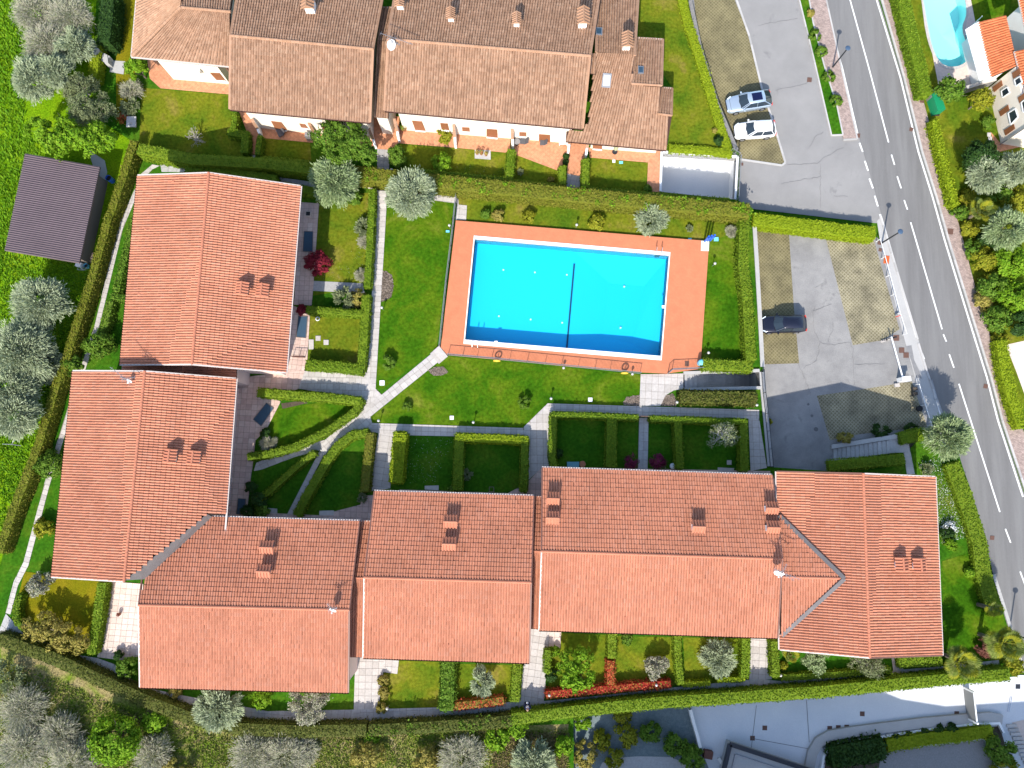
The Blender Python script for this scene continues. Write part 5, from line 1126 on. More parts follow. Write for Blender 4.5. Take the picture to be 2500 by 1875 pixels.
def bare(label, px, py, r, h=2.6, leaves=None, z0=0.0, bark=None, cat='tree', name='bare_tree', nl=0, group=None, spread=.75):
    rm = r*66/FOC; c = P(px, py, z0+h*.7); t = thing(name, label, cat, (c.x, c.y, z0), group); mb = MB(); b0 = Vector((c.x, c.y, z0-.1)); tp = b0+Vector((0, 0, h*.4)); mb.tube(b0, tp, rm*.06+.02, rm*.05+.015, 6); tips = []
    for i in range(5):
        a = 2*pi*i/5+R.uniform(-.4, .4); branchy(mb, tp, Vector((cos(a), sin(a), .8)).normalized(), rm*.42, rm*.035+.012, 4, spread, tips)
    mb.build('trunk', bark or m_barkp, t)
    if leaves:
        T = np.array([tuple(p) for p in tips]); idx = np.repeat(np.arange(len(T)), nl); p = T[idx]+NR.normal(0, rm*.07, (len(idx), 3)); leaf_obj('crown', leafquads(p, unit(NR.normal(size=p.shape)+np.array([[0, 0, .6]])), .1, .4), leaves, t)
    return t
def palm(label, px, py, r, h=2.6, z0=0.0, n=44):
    rm = r*66/FOC; c = P(px, py, z0+h); t = thing('palm_tree', label, 'palm tree', (c.x, c.y, z0)); mb = MB(); b0 = Vector((c.x, c.y, z0-.1)); top = Vector((c.x, c.y, z0+h)); mb.tube(b0, top, .2, .17, 8); mb.build('trunk', m_bark, t)
    mats = [f_pgreen, f_yel, f_pgreen]
    for i in range(n):
        a = i*2.399+R.uniform(-.2, .2); el = R.uniform(-.25, 1.0) if i < n*.8 else 1.1; d = Vector((cos(a)*cos(el*.8), sin(a)*cos(el*.8), sin(el*.8))); L_ = rm*R.uniform(.22, .62); e = top+d*L_; s = Vector((-sin(a), cos(a), 0)); u = d.cross(s); mb = MB(); mb.tube(top, e, .03, .02, 4)
        m = 15
        for k in range(m):                          # fan of leaf blades
            b_ = -1.35+2.7*k/(m-1); w = (d*cos(b_)+s*sin(b_)).normalized(); ln = rm*.46*(1-.25*abs(b_)/1.35); q0 = e; q1 = e+w*ln*.6+u*.03*(k % 2); q2 = e+w*ln-Vector((0, 0, .12*ln)); sd = w.cross(u).normalized()*.05; mb.add([q0, q1+sd, q2, q1-sd], [(0, 1, 2, 3)])
        mb.build('frond', mats[i % 3] if i > 3 else mats[1], t)
    return t
f_pgreen = LM('palm_leaves', [(.09, .13, .02), (.14, .18, .03), (.18, .2, .05)], .2)
def tufts(name, px, n, size, mat, z=0.0, hgt=1.0):
    """rough grass: leaning blades over an outlined area"""
    w = [(p.x, p.y) for p in PL(px, z)]; xs = [p[0] for p in w]; ys = [p[1] for p in w]; X = NR.uniform(min(xs), max(xs), int(n*2)); Y = NR.uniform(min(ys), max(ys), int(n*2)); k = in_poly(X, Y, w); X, Y = X[k][:n], Y[k][:n]; m = len(X)
    dn = .5+.5*np.sin(X*.9+np.sin(Y*.7)*2)*np.cos(Y*1.1+X*.3); kk = NR.random(m) < .35+.65*dn; X, Y = X[kk], Y[kk]; m = len(X)
    th = NR.uniform(0, 2*pi, m); s = NR.uniform(.5, 1.5, m)*size; c = np.stack([X, Y, np.full(m, z)], 1); le = np.stack([np.cos(th)*s*.7, np.sin(th)*s*.7, s*hgt*NR.uniform(.3, 1, m)], 1); sd = np.stack([-np.sin(th), np.cos(th), th*0], 1)*(s*.22)[:, None]
    V = np.stack([c-sd, c+sd, c+le*.7+sd*.7, c+le-sd*.2], 1).reshape(-1, 3); o = np_obj(name, V, np.arange(len(V)).reshape(-1, 4), mat); o['kind'] = 'stuff'; return o
# ------------------------------------------------------------------ hedges
HG = 'clipped garden hedges'
def H(label, px, w, h=1.2, mat=None, **k): return hedge(label, px, w, h, mat or f_hedge, group=HG, **k)
H('long straight hedge between the shed and the upper left house, running down the left side', [(326, 343), (282, 480), (264, 528), (223, 675), (182, 801), (153, 898), (135, 939), (97, 1068), (59, 1174), (29, 1247), (-5, 1350)], .85, 1.6, f_hedgeb, dens=85)
H('tall dark hedge along the north path, left half, up to the round olive tree', [(335, 361), (470, 388), (650, 398), (762, 410), (858, 420)], 1.15, 2.0, f_hedge, dens=85)
H('wide ragged hedge above the pool lawn with bright new shoots', [(862, 420), (973, 434), (1110, 447), (1250, 460), (1494, 484), (1758, 507), (1830, 514)], 1.5, 1.9, f_hedgeb, dens=80, shag=.09, shoots=(f_bright, 70))
H('low dark hedge at the upper eaves of the first salmon roof', [(452, 409), (560, 421), (673, 436)], .9, 1.4, f_hedge)
H('short shaded hedge left of the first olive tree', [(692, 452), (765, 466)], .8, 1.2, f_hedge)
H('ragged hedge down the right side of the pool lawn', [(1819, 522), (1815, 646), (1826, 734), (1834, 880)], 1.05, 1.3, f_hedge, shag=.08)
H('thick short hedge between pool deck corner and stair parapet', [(1716, 889), (1838, 894)], 1.1, 1.2, f_hedge, shag=.08)
H('rough brownish hedge below the sunken stairwell', [(1662, 969), (1848, 973)], 1.25, .9, f_hedged, shag=.1, leaf=.11)
H('hedge leg on the left of the garden with the blue chest', [(1352, 1016), (1348, 1115), (1353, 1139)], .7, 1.2)
H('hedge along the path above the gardens, left of the slatted gate', [(1346, 1012), (1450, 1015), (1559, 1020)], .62, 1.2)
H('wide hedge leg between the two shaded gardens above the long house', [(1494, 1022), (1493, 1080), (1492, 1140)], 1.0, 1.2)
H('hedge along the path above the gardens, right of the slatted gate', [(1588, 1022), (1700, 1026), (1824, 1030)], .62, 1.2, f_hedge)
H('hedge leg left of the garden with the bare white tree', [(1655, 1026), (1658, 1090), (1661, 1144)], .75, 1.2)
H('hedge leg right of the garden with the bare white tree', [(1816, 1030), (1817, 1090), (1818, 1150)], .8, 1.2)
H('fat two toned bright hedge beside the short stone path', [(977, 1056), (972, 1110), (966, 1178)], 1.3, 1.5, f_hedgey, dens=110, leaf=.1)
H('dark hedge between the two gardens above the short house', [(1122, 1068), (1119, 1130), (1116, 1197)], .95, 1.2, f_hedge)
H('bright hedge along the path above the short house', [(1112, 1068), (1200, 1071), (1290, 1075)], .85, 1.2, f_hedgey)
H('hedge leg at the right end of the gardens above the short house', [(1281, 1072), (1280, 1140), (1278, 1200)], .75, 1.2)
H('arched hedge curving from the junction down to the narrow path', [(898, 1056), (859, 1062), (823, 1089), (800, 1121), (776, 1162), (747, 1212), (723, 1259)], .85, 1.2)
H('brown tinged hedge right of the arched garden', [(904, 1058), (899, 1100), (895, 1140), (890, 1200)], .85, 1.2, f_hedgeb)
H('slim diagonal hedge between the two fan shaped lawns', [(768, 1104), (717, 1144), (659, 1197), (628, 1222)], .62, 1.0)
H('hedge along the top of the leaf shaped lawn', [(628, 958), (700, 963), (800, 970), (880, 980)], .85, 1.3)
H('hedge along the lower right edge of the leaf shaped lawn', [(882, 976), (864, 1006), (791, 1056), (717, 1092), (650, 1110), (604, 1115)], .72, 1.1)
H('hedge on the right of the upper left garden beside the long path', [(909, 462), (903, 587), (896, 700)], .7, 1.2)
H('hedge on the right of the small lawn with stepping stones', [(893, 720), (888, 822), (880, 900)], .85, 1.2)
H('hedge along the top of the small lawn with stepping stones', [(748, 755), (820, 760), (888, 766)], .7, 1.2)
H('thick hedge along the bottom of the small lawn with stepping stones', [(746, 889), (820, 894), (886, 902)], 1.0, 1.3)
H('bright yellow green hedge between the two car parks', [(1840, 534), (1930, 545), (2050, 560), (2138, 569)], 1.35, 1.5, f_hedgey, z0=LOW, dens=100)
H('long dark hedge along the bottom path, left part', [(-10, 1560), (60, 1584), (123, 1605), (235, 1658), (353, 1712), (470, 1757), (588, 1781), (717, 1787), (894, 1784)], 1.15, 1.5, f_hedged, dens=80, shag=.08)
H('long hedge along the bottom path, middle part in front of the short house', [(900, 1784), (1041, 1777), (1150, 1770), (1250, 1761)], 1.1, 1.5, f_hedged, dens=80, shag=.09, shoots=(f_green, 20))
H('long clipped hedge along the bottom path, right part above the pale drive', [(1250, 1757), (1435, 1734), (1611, 1716), (1850, 1701), (2026, 1688), (2203, 1670), (2400, 1652), (2466, 1647)], 1.1, 1.6, f_hedge, dens=90, shag=.06)
H('broad low hedge slope along the road beside the last house', [(2326, 1132), (2364, 1232), (2393, 1321), (2402, 1395), (2418, 1454), (2438, 1500)], 1.5, .8, f_hedge, dens=90)
H('wide hedge across the road along the kidney pool', [(2200, -30), (2229, 88), (2258, 200), (2264, 228)], 1.35, 1.5, f_hedge, z0=LOW, dens=100)
H('narrow leafy hedge across the road below the green mailbox', [(2284, 292), (2300, 367), (2320, 441), (2334, 500)], .7, 1.3, f_hedgey, z0=LOW, shag=.1, leaf=.1)
H('bright hedge across the road beside the pale yard', [(2446, 830), (2456, 900), (2476, 975), (2500, 1045)], 1.1, 1.2, f_hedgey, z0=LOW, shag=.1)
H('hedge on the low wall below the outdoor stairs', [(2026, 1137), (2110, 1130), (2208, 1120)], 1.05, .8)
H('green hedge block above the top of the outdoor stairs', [(2200, 1071), (2262, 1057)], 1.15, .9)
H('broad hedge right of the lawn below the short house', [(1094, 1614), (1093, 1680), (1089, 1736)], 1.3, 1.3, f_green, dens=90, leaf=.11, shag=.1)
H('greyish hedge left of the second stone side path', [(1263, 1622), (1260, 1670), (1257, 1714)], .9, 1.1, f_hedge)
H('narrow hedge right of the second stone side path', [(1338, 1588), (1336, 1645)], .65, 1.1)
H('hedge between the first two lawns below the long house', [(1495, 1546), (1494, 1608)], .85, 1.2)
H('hedge between the second and third lawn below the long house', [(1655, 1552), (1656, 1610), (1664, 1672)], .7, 1.1)
H('hedge left of the third stone side path', [(1822, 1560), (1822, 1610), (1819, 1656)], .85, 1.1)
H('hedge right of the third stone side path', [(1893, 1566), (1894, 1610), (1896, 1654)], .75, 1.2)
H('yellow tinged hedge below the third lawn, left piece', [(1668, 1672), (1735, 1668)], .5, .8, f_hedgey)
H('yellow tinged hedge below the third lawn, right piece', [(1752, 1661), (1818, 1659)], .5, .8, f_hedgey)
H('low hedge along the path below the last house, left piece', [(1908, 1656), (2050, 1647), (2176, 1637)], .6, .8, f_hedge)
H('low hedge below the last house beside the palm', [(2196, 1617), (2300, 1612)], 1.1, .8, f_hedge)
H('bright red hedge in front of the second lawn below the short house', [(1106, 1725), (1170, 1719), (1230, 1711)], .75, .9, f_red, shag=.09)
H('red photinia hedge along the path below the long house', [(1333, 1697), (1410, 1690), (1494, 1682), (1560, 1677), (1638, 1671)], .72, .9, f_red, shag=.09)
H('red hedge leg between the first two lawns below the long house', [(1491, 1614), (1491, 1672)], .7, 1.2, f_red, shag=.09)
H('hedge left of the pale paved yard', [(247, 1424), (236, 1510), (220, 1598)], .9, 1.2)
H('curved narrow hedge on the left of the golden lawn', [(46, 1452), (36, 1490), (40, 1520), (56, 1538)], .6, 1.0)
H('loose hedge beside the left eaves of the first house, upper piece', [(331, 520), (300, 640), (282, 712)], .7, 1.0, f_green, shag=.1, leaf=.1)
H('short hedge crossing to the left eaves of the first house', [(270, 722), (312, 728)], .7, 1.0, f_green, shag=.08)
H('loose hedge beside the left eaves of the first house, lower piece', [(268, 735), (256, 790), (244, 812)], .7, 1.0, f_green, shag=.1)
H('hedge below the eaves between second and third upper house', [(572, 274), (569, 318)], .55, 1.2)
H('low hedge at the lower right of the first upper garden', [(556, 321), (597, 327), (596, 372)], .8, 1.2)
H('small hedge left of the shaded lawn under the second upper house', [(634, 330), (628, 376)], .55, 1.2)
H('thin hedge below the shaded lawn under the second upper house', [(634, 384), (754, 395)], .45, 1.0)
H('dark low hedge below the middle upper gardens', [(984, 416), (1110, 428), (1244, 441)], .8, 1.2)
H('hedge between the middle upper gardens below the folded loungers', [(1248, 364), (1246, 400), (1242, 440)], .85, 1.2)
H('dark low hedge below the garden with the orange shrub', [(1250, 442), (1372, 456)], .6, 1.1)
H('hedge left of the straight terracotta path', [(1373, 404), (1374, 450)], .75, 1.2)
H('hedge right of the straight terracotta path', [(1431, 386), (1428, 456)], .75, 1.2)
H('dark low hedge below the last upper garden along the ramp', [(1436, 463), (1570, 473), (1700, 484), (1782, 490)], .65, 1.2)
H('yellow green ground hugging hedge along the dark stone wall', [(1662, -20), (1682, 60), (1706, 130), (1738, 235), (1760, 309), (1778, 366)], 1.0, .35, f_hedgey, shag=.06)
H('low yellow green hedge above the white ramp wall', [(1634, 361), (1720, 366), (1788, 373)], .9, .4, f_hedgey)
H('yellowish hedge at the top left beside the pale trees', [(235, 108), (228, 150), (224, 190)], 1.0, 1.4, f_hedgey)
H('tall dark hedge left of the first upper roof', [(262, -20), (258, 50), (250, 100)], 1.4, 2.2, f_dark, shag=.15)
H('yellow green hedge inside the corner garden below the drive', [(2168, 1822), (2260, 1806), (2350, 1797), (2424, 1786)], 1.15, .8, f_hedgey, z0=LOW, shag=.12)
H('dark shrub bank in the corner garden left of the yellow hedge', [(2030, 1850), (2090, 1838), (2160, 1826)], 1.9, .9, f_dark, z0=LOW, shag=.2, leaf=.14)
# ------------------------------------------------------------------ trees and shrubs
m_whitebark = M('white_bark', [(.42, .4, .36), (.5, .48, .44)], .9, 'noise', 6)
p_ = plant
p_('large olive with a silvery crown at the top of the upper left garden', 'olivegreen', 818, 444, 60, 'olive tree', 'olive_tree', h=2.6, dens=1.2)
p_('silver olive at the top of the pool lawn between path and paved walk', 'olive', 1006, 474, 58, 'olive tree', 'olive_tree', h=2.8, dens=1.2)
p_('round silver olive above the pool deck', 'olive', 1591, 535, 42, 'olive tree', 'olive_tree', h=1.8)
p_('silver olive overhanging the road beside the outdoor stairs', 'olivegreen', 2308, 1066, 52, 'olive tree', 'olive_tree', h=2.8, z0=-.3, dens=1.2)
p_('maroon maple half in the shade of the upper left house', 'maple', 776, 645, 38, 'maple tree', 'maple_tree', h=1.7, dens=1.3)
p_('small dark red bush under the eaves below the maple', 'maple', 737, 757, 16)
for px, py, r, l in ((88, 28, 58, 'pale olive at the top left corner, uppermost'), (172, 42, 55, 'pale olive at the top left beside the dark hedge'), (112, 108, 56, 'pale olive at the top left, second from the meadow edge'), (182, 116, 46, 'pale olive at the top left above the yellowish hedge'), (84, 196, 52, 'pale olive at the left, lowest of the pale group'), (138, 172, 46, 'pale olive in the middle of the pale group'),
        (106, 740, 64, 'silver olive in the meadow opposite the first salmon roof'), (52, 862, 78, 'largest silver olive at the left edge of the meadow'), (122, 895, 40, 'small silver olive touching the largest one'), (28, 950, 58, 'silver olive at the left edge below the largest one'), (36, 1012, 56, 'lowest silver olive of the left meadow')):
    p_(l, 'olive' if py > 600 else 'grey' if r > 53 else 'olive', px, py, r, 'olive tree', 'olive_tree', h=2.6, group='olive trees of the meadow', dens=1.25)
bare('open pale branched fruit tree with few leaves left of the first upper garden', 222, 262, 62, 3.2, f_pale, bark=m_bark, nl=16, name='fruit_tree')
bare('sparse fruit tree between pale olives and the yellowish hedge', 190, 205, 48, 3.0, f_pale, nl=14, name='fruit_tree')
for px, py, r in ((110, 330, 42), (165, 345, 48), (225, 338, 44), (262, 350, 30)): pass
def wide_tree(label, kind, blobs, name='tree', cat='tree', h=2.6, z0=0):
    """one tree whose crown spreads in several lobes"""
    f, bark, nc, per, lf, asp, lum, wi, hr = KIND[kind]; vs = []; cx = sum(b[0] for b in blobs)/len(blobs); cy = sum(b[1] for b in blobs)/len(blobs); c = P(cx, cy, z0+h*.6); t = thing(name, label, cat, (c.x, c.y, z0)); mb = MB(); b0 = Vector((c.x, c.y, z0-.1)); tp = b0+Vector((0, 0, h*.45)); mb.tube(b0, tp, .2, .15, 7)
    for px, py, r in blobs:
        q_ = P(px, py, z0+h); rm = r*66/FOC; vs.append(crown(rm, rm*hr*.7, int(nc*.6), int(per*.75*max(.4, (rm/1.6)**1.5)), lf, asp, tuple(q_), lum, wi, low=-.3)); limb(mb, tp, q_, .1, .03); 
        for _ in range(3): limb(mb, tp.lerp(q_, .7), q_+Vector((R.gauss(0, rm*.5), R.gauss(0, rm*.5), rm*.3)), .04, .01, 4)
    mb.build('trunk', bark, t); leaf_obj('crown', np.concatenate(vs), f, t); return t
wide_tree('spreading yellow green tree above the brown shed roof', 'bright', [(95, 318, 40), (140, 350, 42), (185, 330, 40), (225, 352, 42), (262, 342, 30), (160, 305, 26), (240, 318, 26)], h=3.0)
wide_tree('big leafy evergreen in front of the second upper house', 'tree', [(800, 335, 46), (840, 318, 46), (870, 350, 42), (830, 372, 44), (892, 378, 30)], h=3.6)
p_('neat bright green round tree at the corner of the hipped roof', 'bright', 335, 168, 34, 'tree', h=1.8, trunk=True, dens=1.3)
p_('thin brownish shrub below the round green tree', 'grey', 322, 222, 30, z0=0); p_('yellow green shrub beside the small red maple', 'pale', 318, 262, 25, dens=1.5); p_('small vivid red maple in the first upper garden', 'red', 300, 288, 17)
bare('white leafless shrub in the shade of the first upper garden', 470, 335, 32, 1.6, bark=m_barkp, cat='shrub', name='bare_shrub')
p_('tall two part shrub beside the grey end of the terracotta passage', 'round', 968, 372, 24); p_('leafy lower half of the shrub group beside the grey path', 'green', 972, 392, 24)
p_('yellow flowering shrub against the long upper house', 'yellow', 1083, 333, 23); p_('bright bush in the middle of the shaded upper garden', 'bright', 1078, 399, 28); p_('orange flowering shrub in the corner of an upper garden', 'ochre', 1345, 438, 9); p_('small green shrub at the end of the last upper garden', 'green', 1580, 462, 13)
p_('small pale statue sized shrub in the shaded upper garden', 'pale', 1270, 420, 8); p_('small rounded shrub at the left edge of the straight terracotta path, upper', 'dark', 1382, 382, 8); p_('two small potted cypress like shrubs by the straight path, lower', 'dark', 1381, 396, 8)
p_('large leaved bush at the lower end of the grass strip', 'dark', 1755, 343, 14); p_('small brown rosette shrub at the lower end of the grass strip', 'ochre', 1745, 318, 8)
p_('green shrub tucked against the first olive', 'green', 864, 484, 24); p_('pale lavender shrub along the upper left garden hedge, upper', 'pale', 890, 556, 24, dens=1.6); p_('grey leaved shrub along the upper left garden hedge, middle', 'grey', 892, 590, 18, dens=1.5); p_('spiky grey shrub at the gap by the grey slab path', 'grey', 884, 672, 17, dens=1.5)
p_('wide grey green shrub left of the hedge corner below the grey slab path', 'pale', 842, 730, 30, dens=1.7); p_('brownish bush right of the wide grey green shrub', 'ochre', 876, 728, 26)
p_('round clipped bush at the lower left of the pool lawn', 'clip', 947, 884, 22); p_('small round clipped bush on the lower lawn near the junction', 'clip', 994, 992, 14); p_('upright clipped bush on the lower lawn with a long shadow', 'clip', 1281, 982, 19, sy=1.0)
p_('bright bushy plant at the start of the pool border', 'green', 1186, 522, 15); p_('copper green shrub second in the pool border', 'ochre', 1218, 526, 20); p_('yellow green shrub third in the pool border', 'yellow', 1292, 528, 20); p_('rounded yellow green shrub fourth in the pool border', 'yellow', 1458, 542, 24)
p_('thin young conifer between silver olive and shower tray', 'pale', 1683, 558, 9, trunk=False, dens=2); p_('thin brown shrub in the right corner of the pool border', 'grey', 1787, 565, 16, dens=1.3)
p_('rounded camellia bush at the lower left eaves of the first house', 'round', 244, 840, 42, 'shrub', 'shrub', trunk=False, dens=1.4); p_('leafy bush on the corner between hedge and second house', 'green', 178, 890, 34, trunk=False, dens=1.4); p_('round citrus like bush at the left eaves of the second house', 'round', 126, 1136, 40, 'shrub', 'shrub', trunk=False, dens=1.5); p_('yellow leaved bush at the lower left eaves of the second house', 'yellow', 109, 1288, 27)
wide_tree('wide ochre and green shrub spreading over the perimeter path', 'ochre', [(88, 1530, 36), (130, 1548, 40), (165, 1555, 40), (192, 1570, 28), (110, 1515, 28)], 'shrub', 'shrub', 1.5)
bare('grey leafless small tree at the left end of the golden lawn', 92, 1430, 32, 2.2, f_greyw, nl=8)
p_('green bush at the lower end of the pale paved yard', 'green', 311, 1628, 28); p_('dark spiky shrub at the corner of the pale paved yard', 'dark', 291, 1600, 14)
p_('orange leaved shrub under the eaves of the lower left house', 'ochre', 427, 1690, 18); p_('silver olive leaning over the perimeter path below the lower left house', 'olive', 535, 1725, 52, 'olive tree', 'olive_tree', h=1.8)
bare('grey thin branched tree below the right half of the lower left house', 753, 1718, 52, 2.6, f_greyw, nl=10); p_('bright ground bush below the lower left house', 'bright', 640, 1705, 26, trunk=False)
p_('slim upright olive on the lawn between broad hedge and red hedge', 'olive', 1177, 1662, 28, 'olive tree', 'olive_tree', h=1.6, trunk=True, sy=1.15)
p_('orange tinged shrub row at the left edge of a lawn, upper', 'ochre', 936, 1660, 15); p_('orange tinged shrub row at the left edge of a lawn, middle', 'ochre', 938, 1690, 16); p_('orange tinged shrub row at the left edge of a lawn, at the path', 'ochre', 931, 1728, 15)
wide_tree('large leafy fig like tree on the first lawn below the long house', 'bright', [(1395, 1615, 34), (1425, 1605, 30), (1385, 1645, 32), (1420, 1650, 34), (1400, 1668, 24)], h=2.2)
p_('dark rounded conifer at the left of the leafy tree', 'dark', 1346, 1648, 18); p_('bright bush at the top left of the first lawn below the long house', 'bright', 1354, 1590, 14); p_('green bush at the eaves on the second lawn', 'green', 1530, 1560, 16)
bare('whitish twiggy shrub on the second lawn below the long house', 1608, 1630, 30, 1.8, f_greyw, nl=14, cat='shrub', name='bare_shrub'); p_('silver olive on the third lawn below the long house', 'olive', 1752, 1607, 40, 'olive tree', 'olive_tree', h=2.0, dens=.8)
p_('purple leaved bush left of the grey path at the eaves of the long house', 'purple', 1540, 1128, 20, sy=1.15); p_('purple leaved bush right of the grey path at the eaves of the long house', 'purple', 1606, 1127, 23)
bare('white branched almost leafless tree in the shaded garden', 1774, 1066, 40, 4.6, f_pale, bark=m_whitebark, nl=3)

p_('dark leafy bush at the lower end of the left hedge leg', 'dark', 1364, 1108, 13); p_('spiky dark flax like plant at the left tip of the leaf shaped lawn', 'dark', 650, 1058, 15, dens=1.5); p_('pale spiky yucca like plant below the dark flax', 'grey', 656, 1082, 20, dens=1.6)
for px, py, r, k, l in ((612, 1190, 17, 'dark', 'dark bush at the patio of the second house, upper'), (634, 1222, 24, 'dark', 'dark bush where the slim diagonal hedge ends'), (640, 1248, 22, 'green', 'brighter bush at the eaves beside the pale slabs'), (606, 1250, 20, 'dark', 'dark bush at the inner corner of the two left roofs'), (884, 1215, 13, 'pale', 'white flowered bush at the end of the brown tinged hedge'), (1106, 1200, 17, 'green', 'bush at the lower end of the dark hedge above the short house'), (1140, 1158, 15, 'pale', 'pale bush right of the dark hedge above the short house')): p_(l, k, px, py, r)
palm('fan palm with yellowing fronds at the lower right corner of the last house', 2346, 1616, 50, 2.6); palm('taller fan palm beside the road at the lower right', 2452, 1570, 48, 3.6); palm('low fan palm under the eaves of the last house, left', 1930, 1598, 26, 1.2, n=18)
palm('sparse young palm beside the road above the copper bush', 2424, 1486, 26, 2.2, n=12)
bare('grey branched olive like tree under the left eaves of the last house', 1992, 1608, 40, 2.4, f_oliveg, nl=10); bare('pale wispy tree over the path under the last house', 2118, 1622, 44, 2.4, f_pale, nl=7)
p_('yellow ball shrub beside the low palm', 'yellow', 1913, 1625, 11); p_('copper leaved ball shrub beside the corner palms', 'copper', 2402, 1580, 24, sy=1.1); p_('bright yellow rounded shrub at the corner of the drive', 'yellow', 2472, 1626, 28)
p_('light green bush in the flower strip beside the last house', 'bright', 2322, 1328, 17); p_('white flowering bush in the flower strip', 'white', 2316, 1288, 20); p_('dark bush under the white flowering one', 'dark', 2312, 1302, 18); p_('bright shrub at the top of the corner lawn', 'bright', 2366, 1396, 15); p_('white flowered shrub in the upper part of the flower strip', 'pale', 2262, 1146, 18)
p_('dark rounded bush above the outdoor stairs', 'dark', 2150, 1052, 26, z0=LOW, sy=.8); p_('brown rounded bush left of the outdoor stairs', 'ochre', 2062, 1070, 22, z0=LOW, sy=.8); p_('dull dark bush at the upper right of the outdoor stairs', 'dark', 2222, 1044, 20, z0=LOW, sy=.7)
p_('small yellow green plant against the car park wall', 'yellow', 1875, 1030, 11, z0=LOW)
for px, py, l in ((1991, 87, 'first round clipped bush on the road island, counted from the top'), (2006, 126, 'second round clipped bush on the road island'), (2023, 187, 'third round clipped bush on the road island, beside the lamp'), (2041, 247, 'lowest round clipped bush on the road island')): p_(l, 'clip', px, py, 19, z0=LOW, group='clipped bushes on the road island')
p_('thin straggly shrub at the top of the road island', 'ochre', 1978, 32, 13, z0=LOW)
# across the road
p_('leafy tree left of the villa beside the stone wall', 'green', 2320, 222, 40, 'tree', h=2.2, z0=LOW, trunk=True); p_('yellow green tree close to the villa windows', 'yellow', 2394, 243, 34, 'tree', h=2.0, z0=LOW, trunk=True, dens=.9); p_('green rounded bush at the villa wall', 'green', 2413, 298, 21, z0=LOW)
p_('dark tree below the villa lawn', 'dark', 2392, 385, 50, 'tree', h=2.4, z0=LOW, dens=1.2); p_('silver olive beside the dark tree across the road', 'olive', 2408, 424, 48, 'olive tree', 'olive_tree', h=2.6, z0=LOW, dens=1.2); p_('silver olive at the right edge below the villa', 'olive', 2482, 412, 44, 'olive tree', 'olive_tree', h=2.4, z0=LOW, dens=1.2)
p_('silver olive in the middle of the dense garden across the road', 'olivegreen', 2452, 560, 50, 'olive tree', 'olive_tree', h=2.6, z0=LOW, dens=1.2); palm('feathery palm in the dense garden across the road', 2396, 514, 40, 2.4, z0=LOW)
for px, py, r, k, l in ((2482, 492, 42, 'yellow', 'yellow flowering shrub at the right edge above the olive'), (2364, 560, 26, 'yellow', 'orange yellow shrub near the brick pavement across the road'), (2372, 610, 30, 'green', 'green shrub under the orange yellow one'), (2398, 636, 40, 'yellow', 'olive green bush below the palm'), (2462, 640, 50, 'bright', 'large bright leafy bush at the right edge'), (2420, 700, 42, 'green', 'green bush in the middle of the dense garden'), (2476, 724, 48, 'bright', 'second large bright bush at the right edge'), (2398, 735, 30, 'ochre', 'ochre bush beside the brick pavement'), (2430, 780, 38, 'green', 'green bush above the pale yard'), (2484, 790, 34, 'dark', 'dark bush at the right edge above the pale yard'), (2342, 522, 24, 'green', 'green bush at the head of the narrow leafy hedge'), (2360, 480, 22, 'yellow', 'dry yellow bush left of the dark tree'), (2440, 480, 34, 'green', 'green bush between palm and yellow shrub'), (2410, 585, 28, 'dark', 'dark bush under the middle olive'), (2440, 828, 22, 'yellow', 'yellow hedge like bush at the corner of the pale yard')): p_(l, k, px, py, r, 'shrub', 'shrub', z0=LOW, trunk=False, dens=1.2)
# rough ground along the bottom
p_('vivid green maple like tree in the rough ground at the lower left', 'bright', 282, 1804, 62, 'tree', h=2.4, dens=1.5)
k_ = 0
for px, py, r, k, l in ((60, 1730, 56, 'grey', 'grey bare bush in the rough ground at the left edge'), (150, 1790, 50, 'grey', 'grey bush left of the vivid green tree'), (60, 1830, 60, 'grey', 'grey bush in the lower left corner'), (180, 1860, 55, 'grey', 'grey bush below the vivid green tree'), (20, 1650, 40, 'pale', 'pale leafy bush at the left end of the long hedge'), (375, 1755, 32, 'bright', 'bright bush right of the vivid green tree'),
        (375, 1840, 48, 'grey', 'grey bush right of the vivid green tree'), (430, 1880, 40, 'ochre', 'ochre grass clump at the bottom edge'), (620, 1840, 56, 'grey', 'pale grey bush at the bottom below the path bend'), (700, 1850, 60, 'grey', 'largest pale grey bush at the bottom'), (745, 1828, 34, 'grey', 'small grey bush beside the largest one'), (905, 1800, 22, 'bright', 'small vivid green bush below the middle hedge'), (900, 1850, 46, 'ochre', 'ochre thicket in the middle of the rough ground'), (1040, 1855, 40, 'ochre', 'yellow ochre thicket at the bottom'), (1130, 1850, 56, 'grey', 'grey bush at the bottom left of the dry grass'), (1215, 1800, 34, 'bright', 'bright bush at the left of the dry grass'), (1262, 1775, 32, 'bright', 'bright creeper clump under the hedge'), (1300, 1860, 50, 'olive', 'silvery bush in the dry grass'), (1375, 1820, 26, 'bright', 'leafy bush at the corner of the blue shaded garden')):
    p_(l, k, px, py, r, 'bush', 'wild_bush', trunk=False, group='wild bushes of the rough ground', dens=.8)
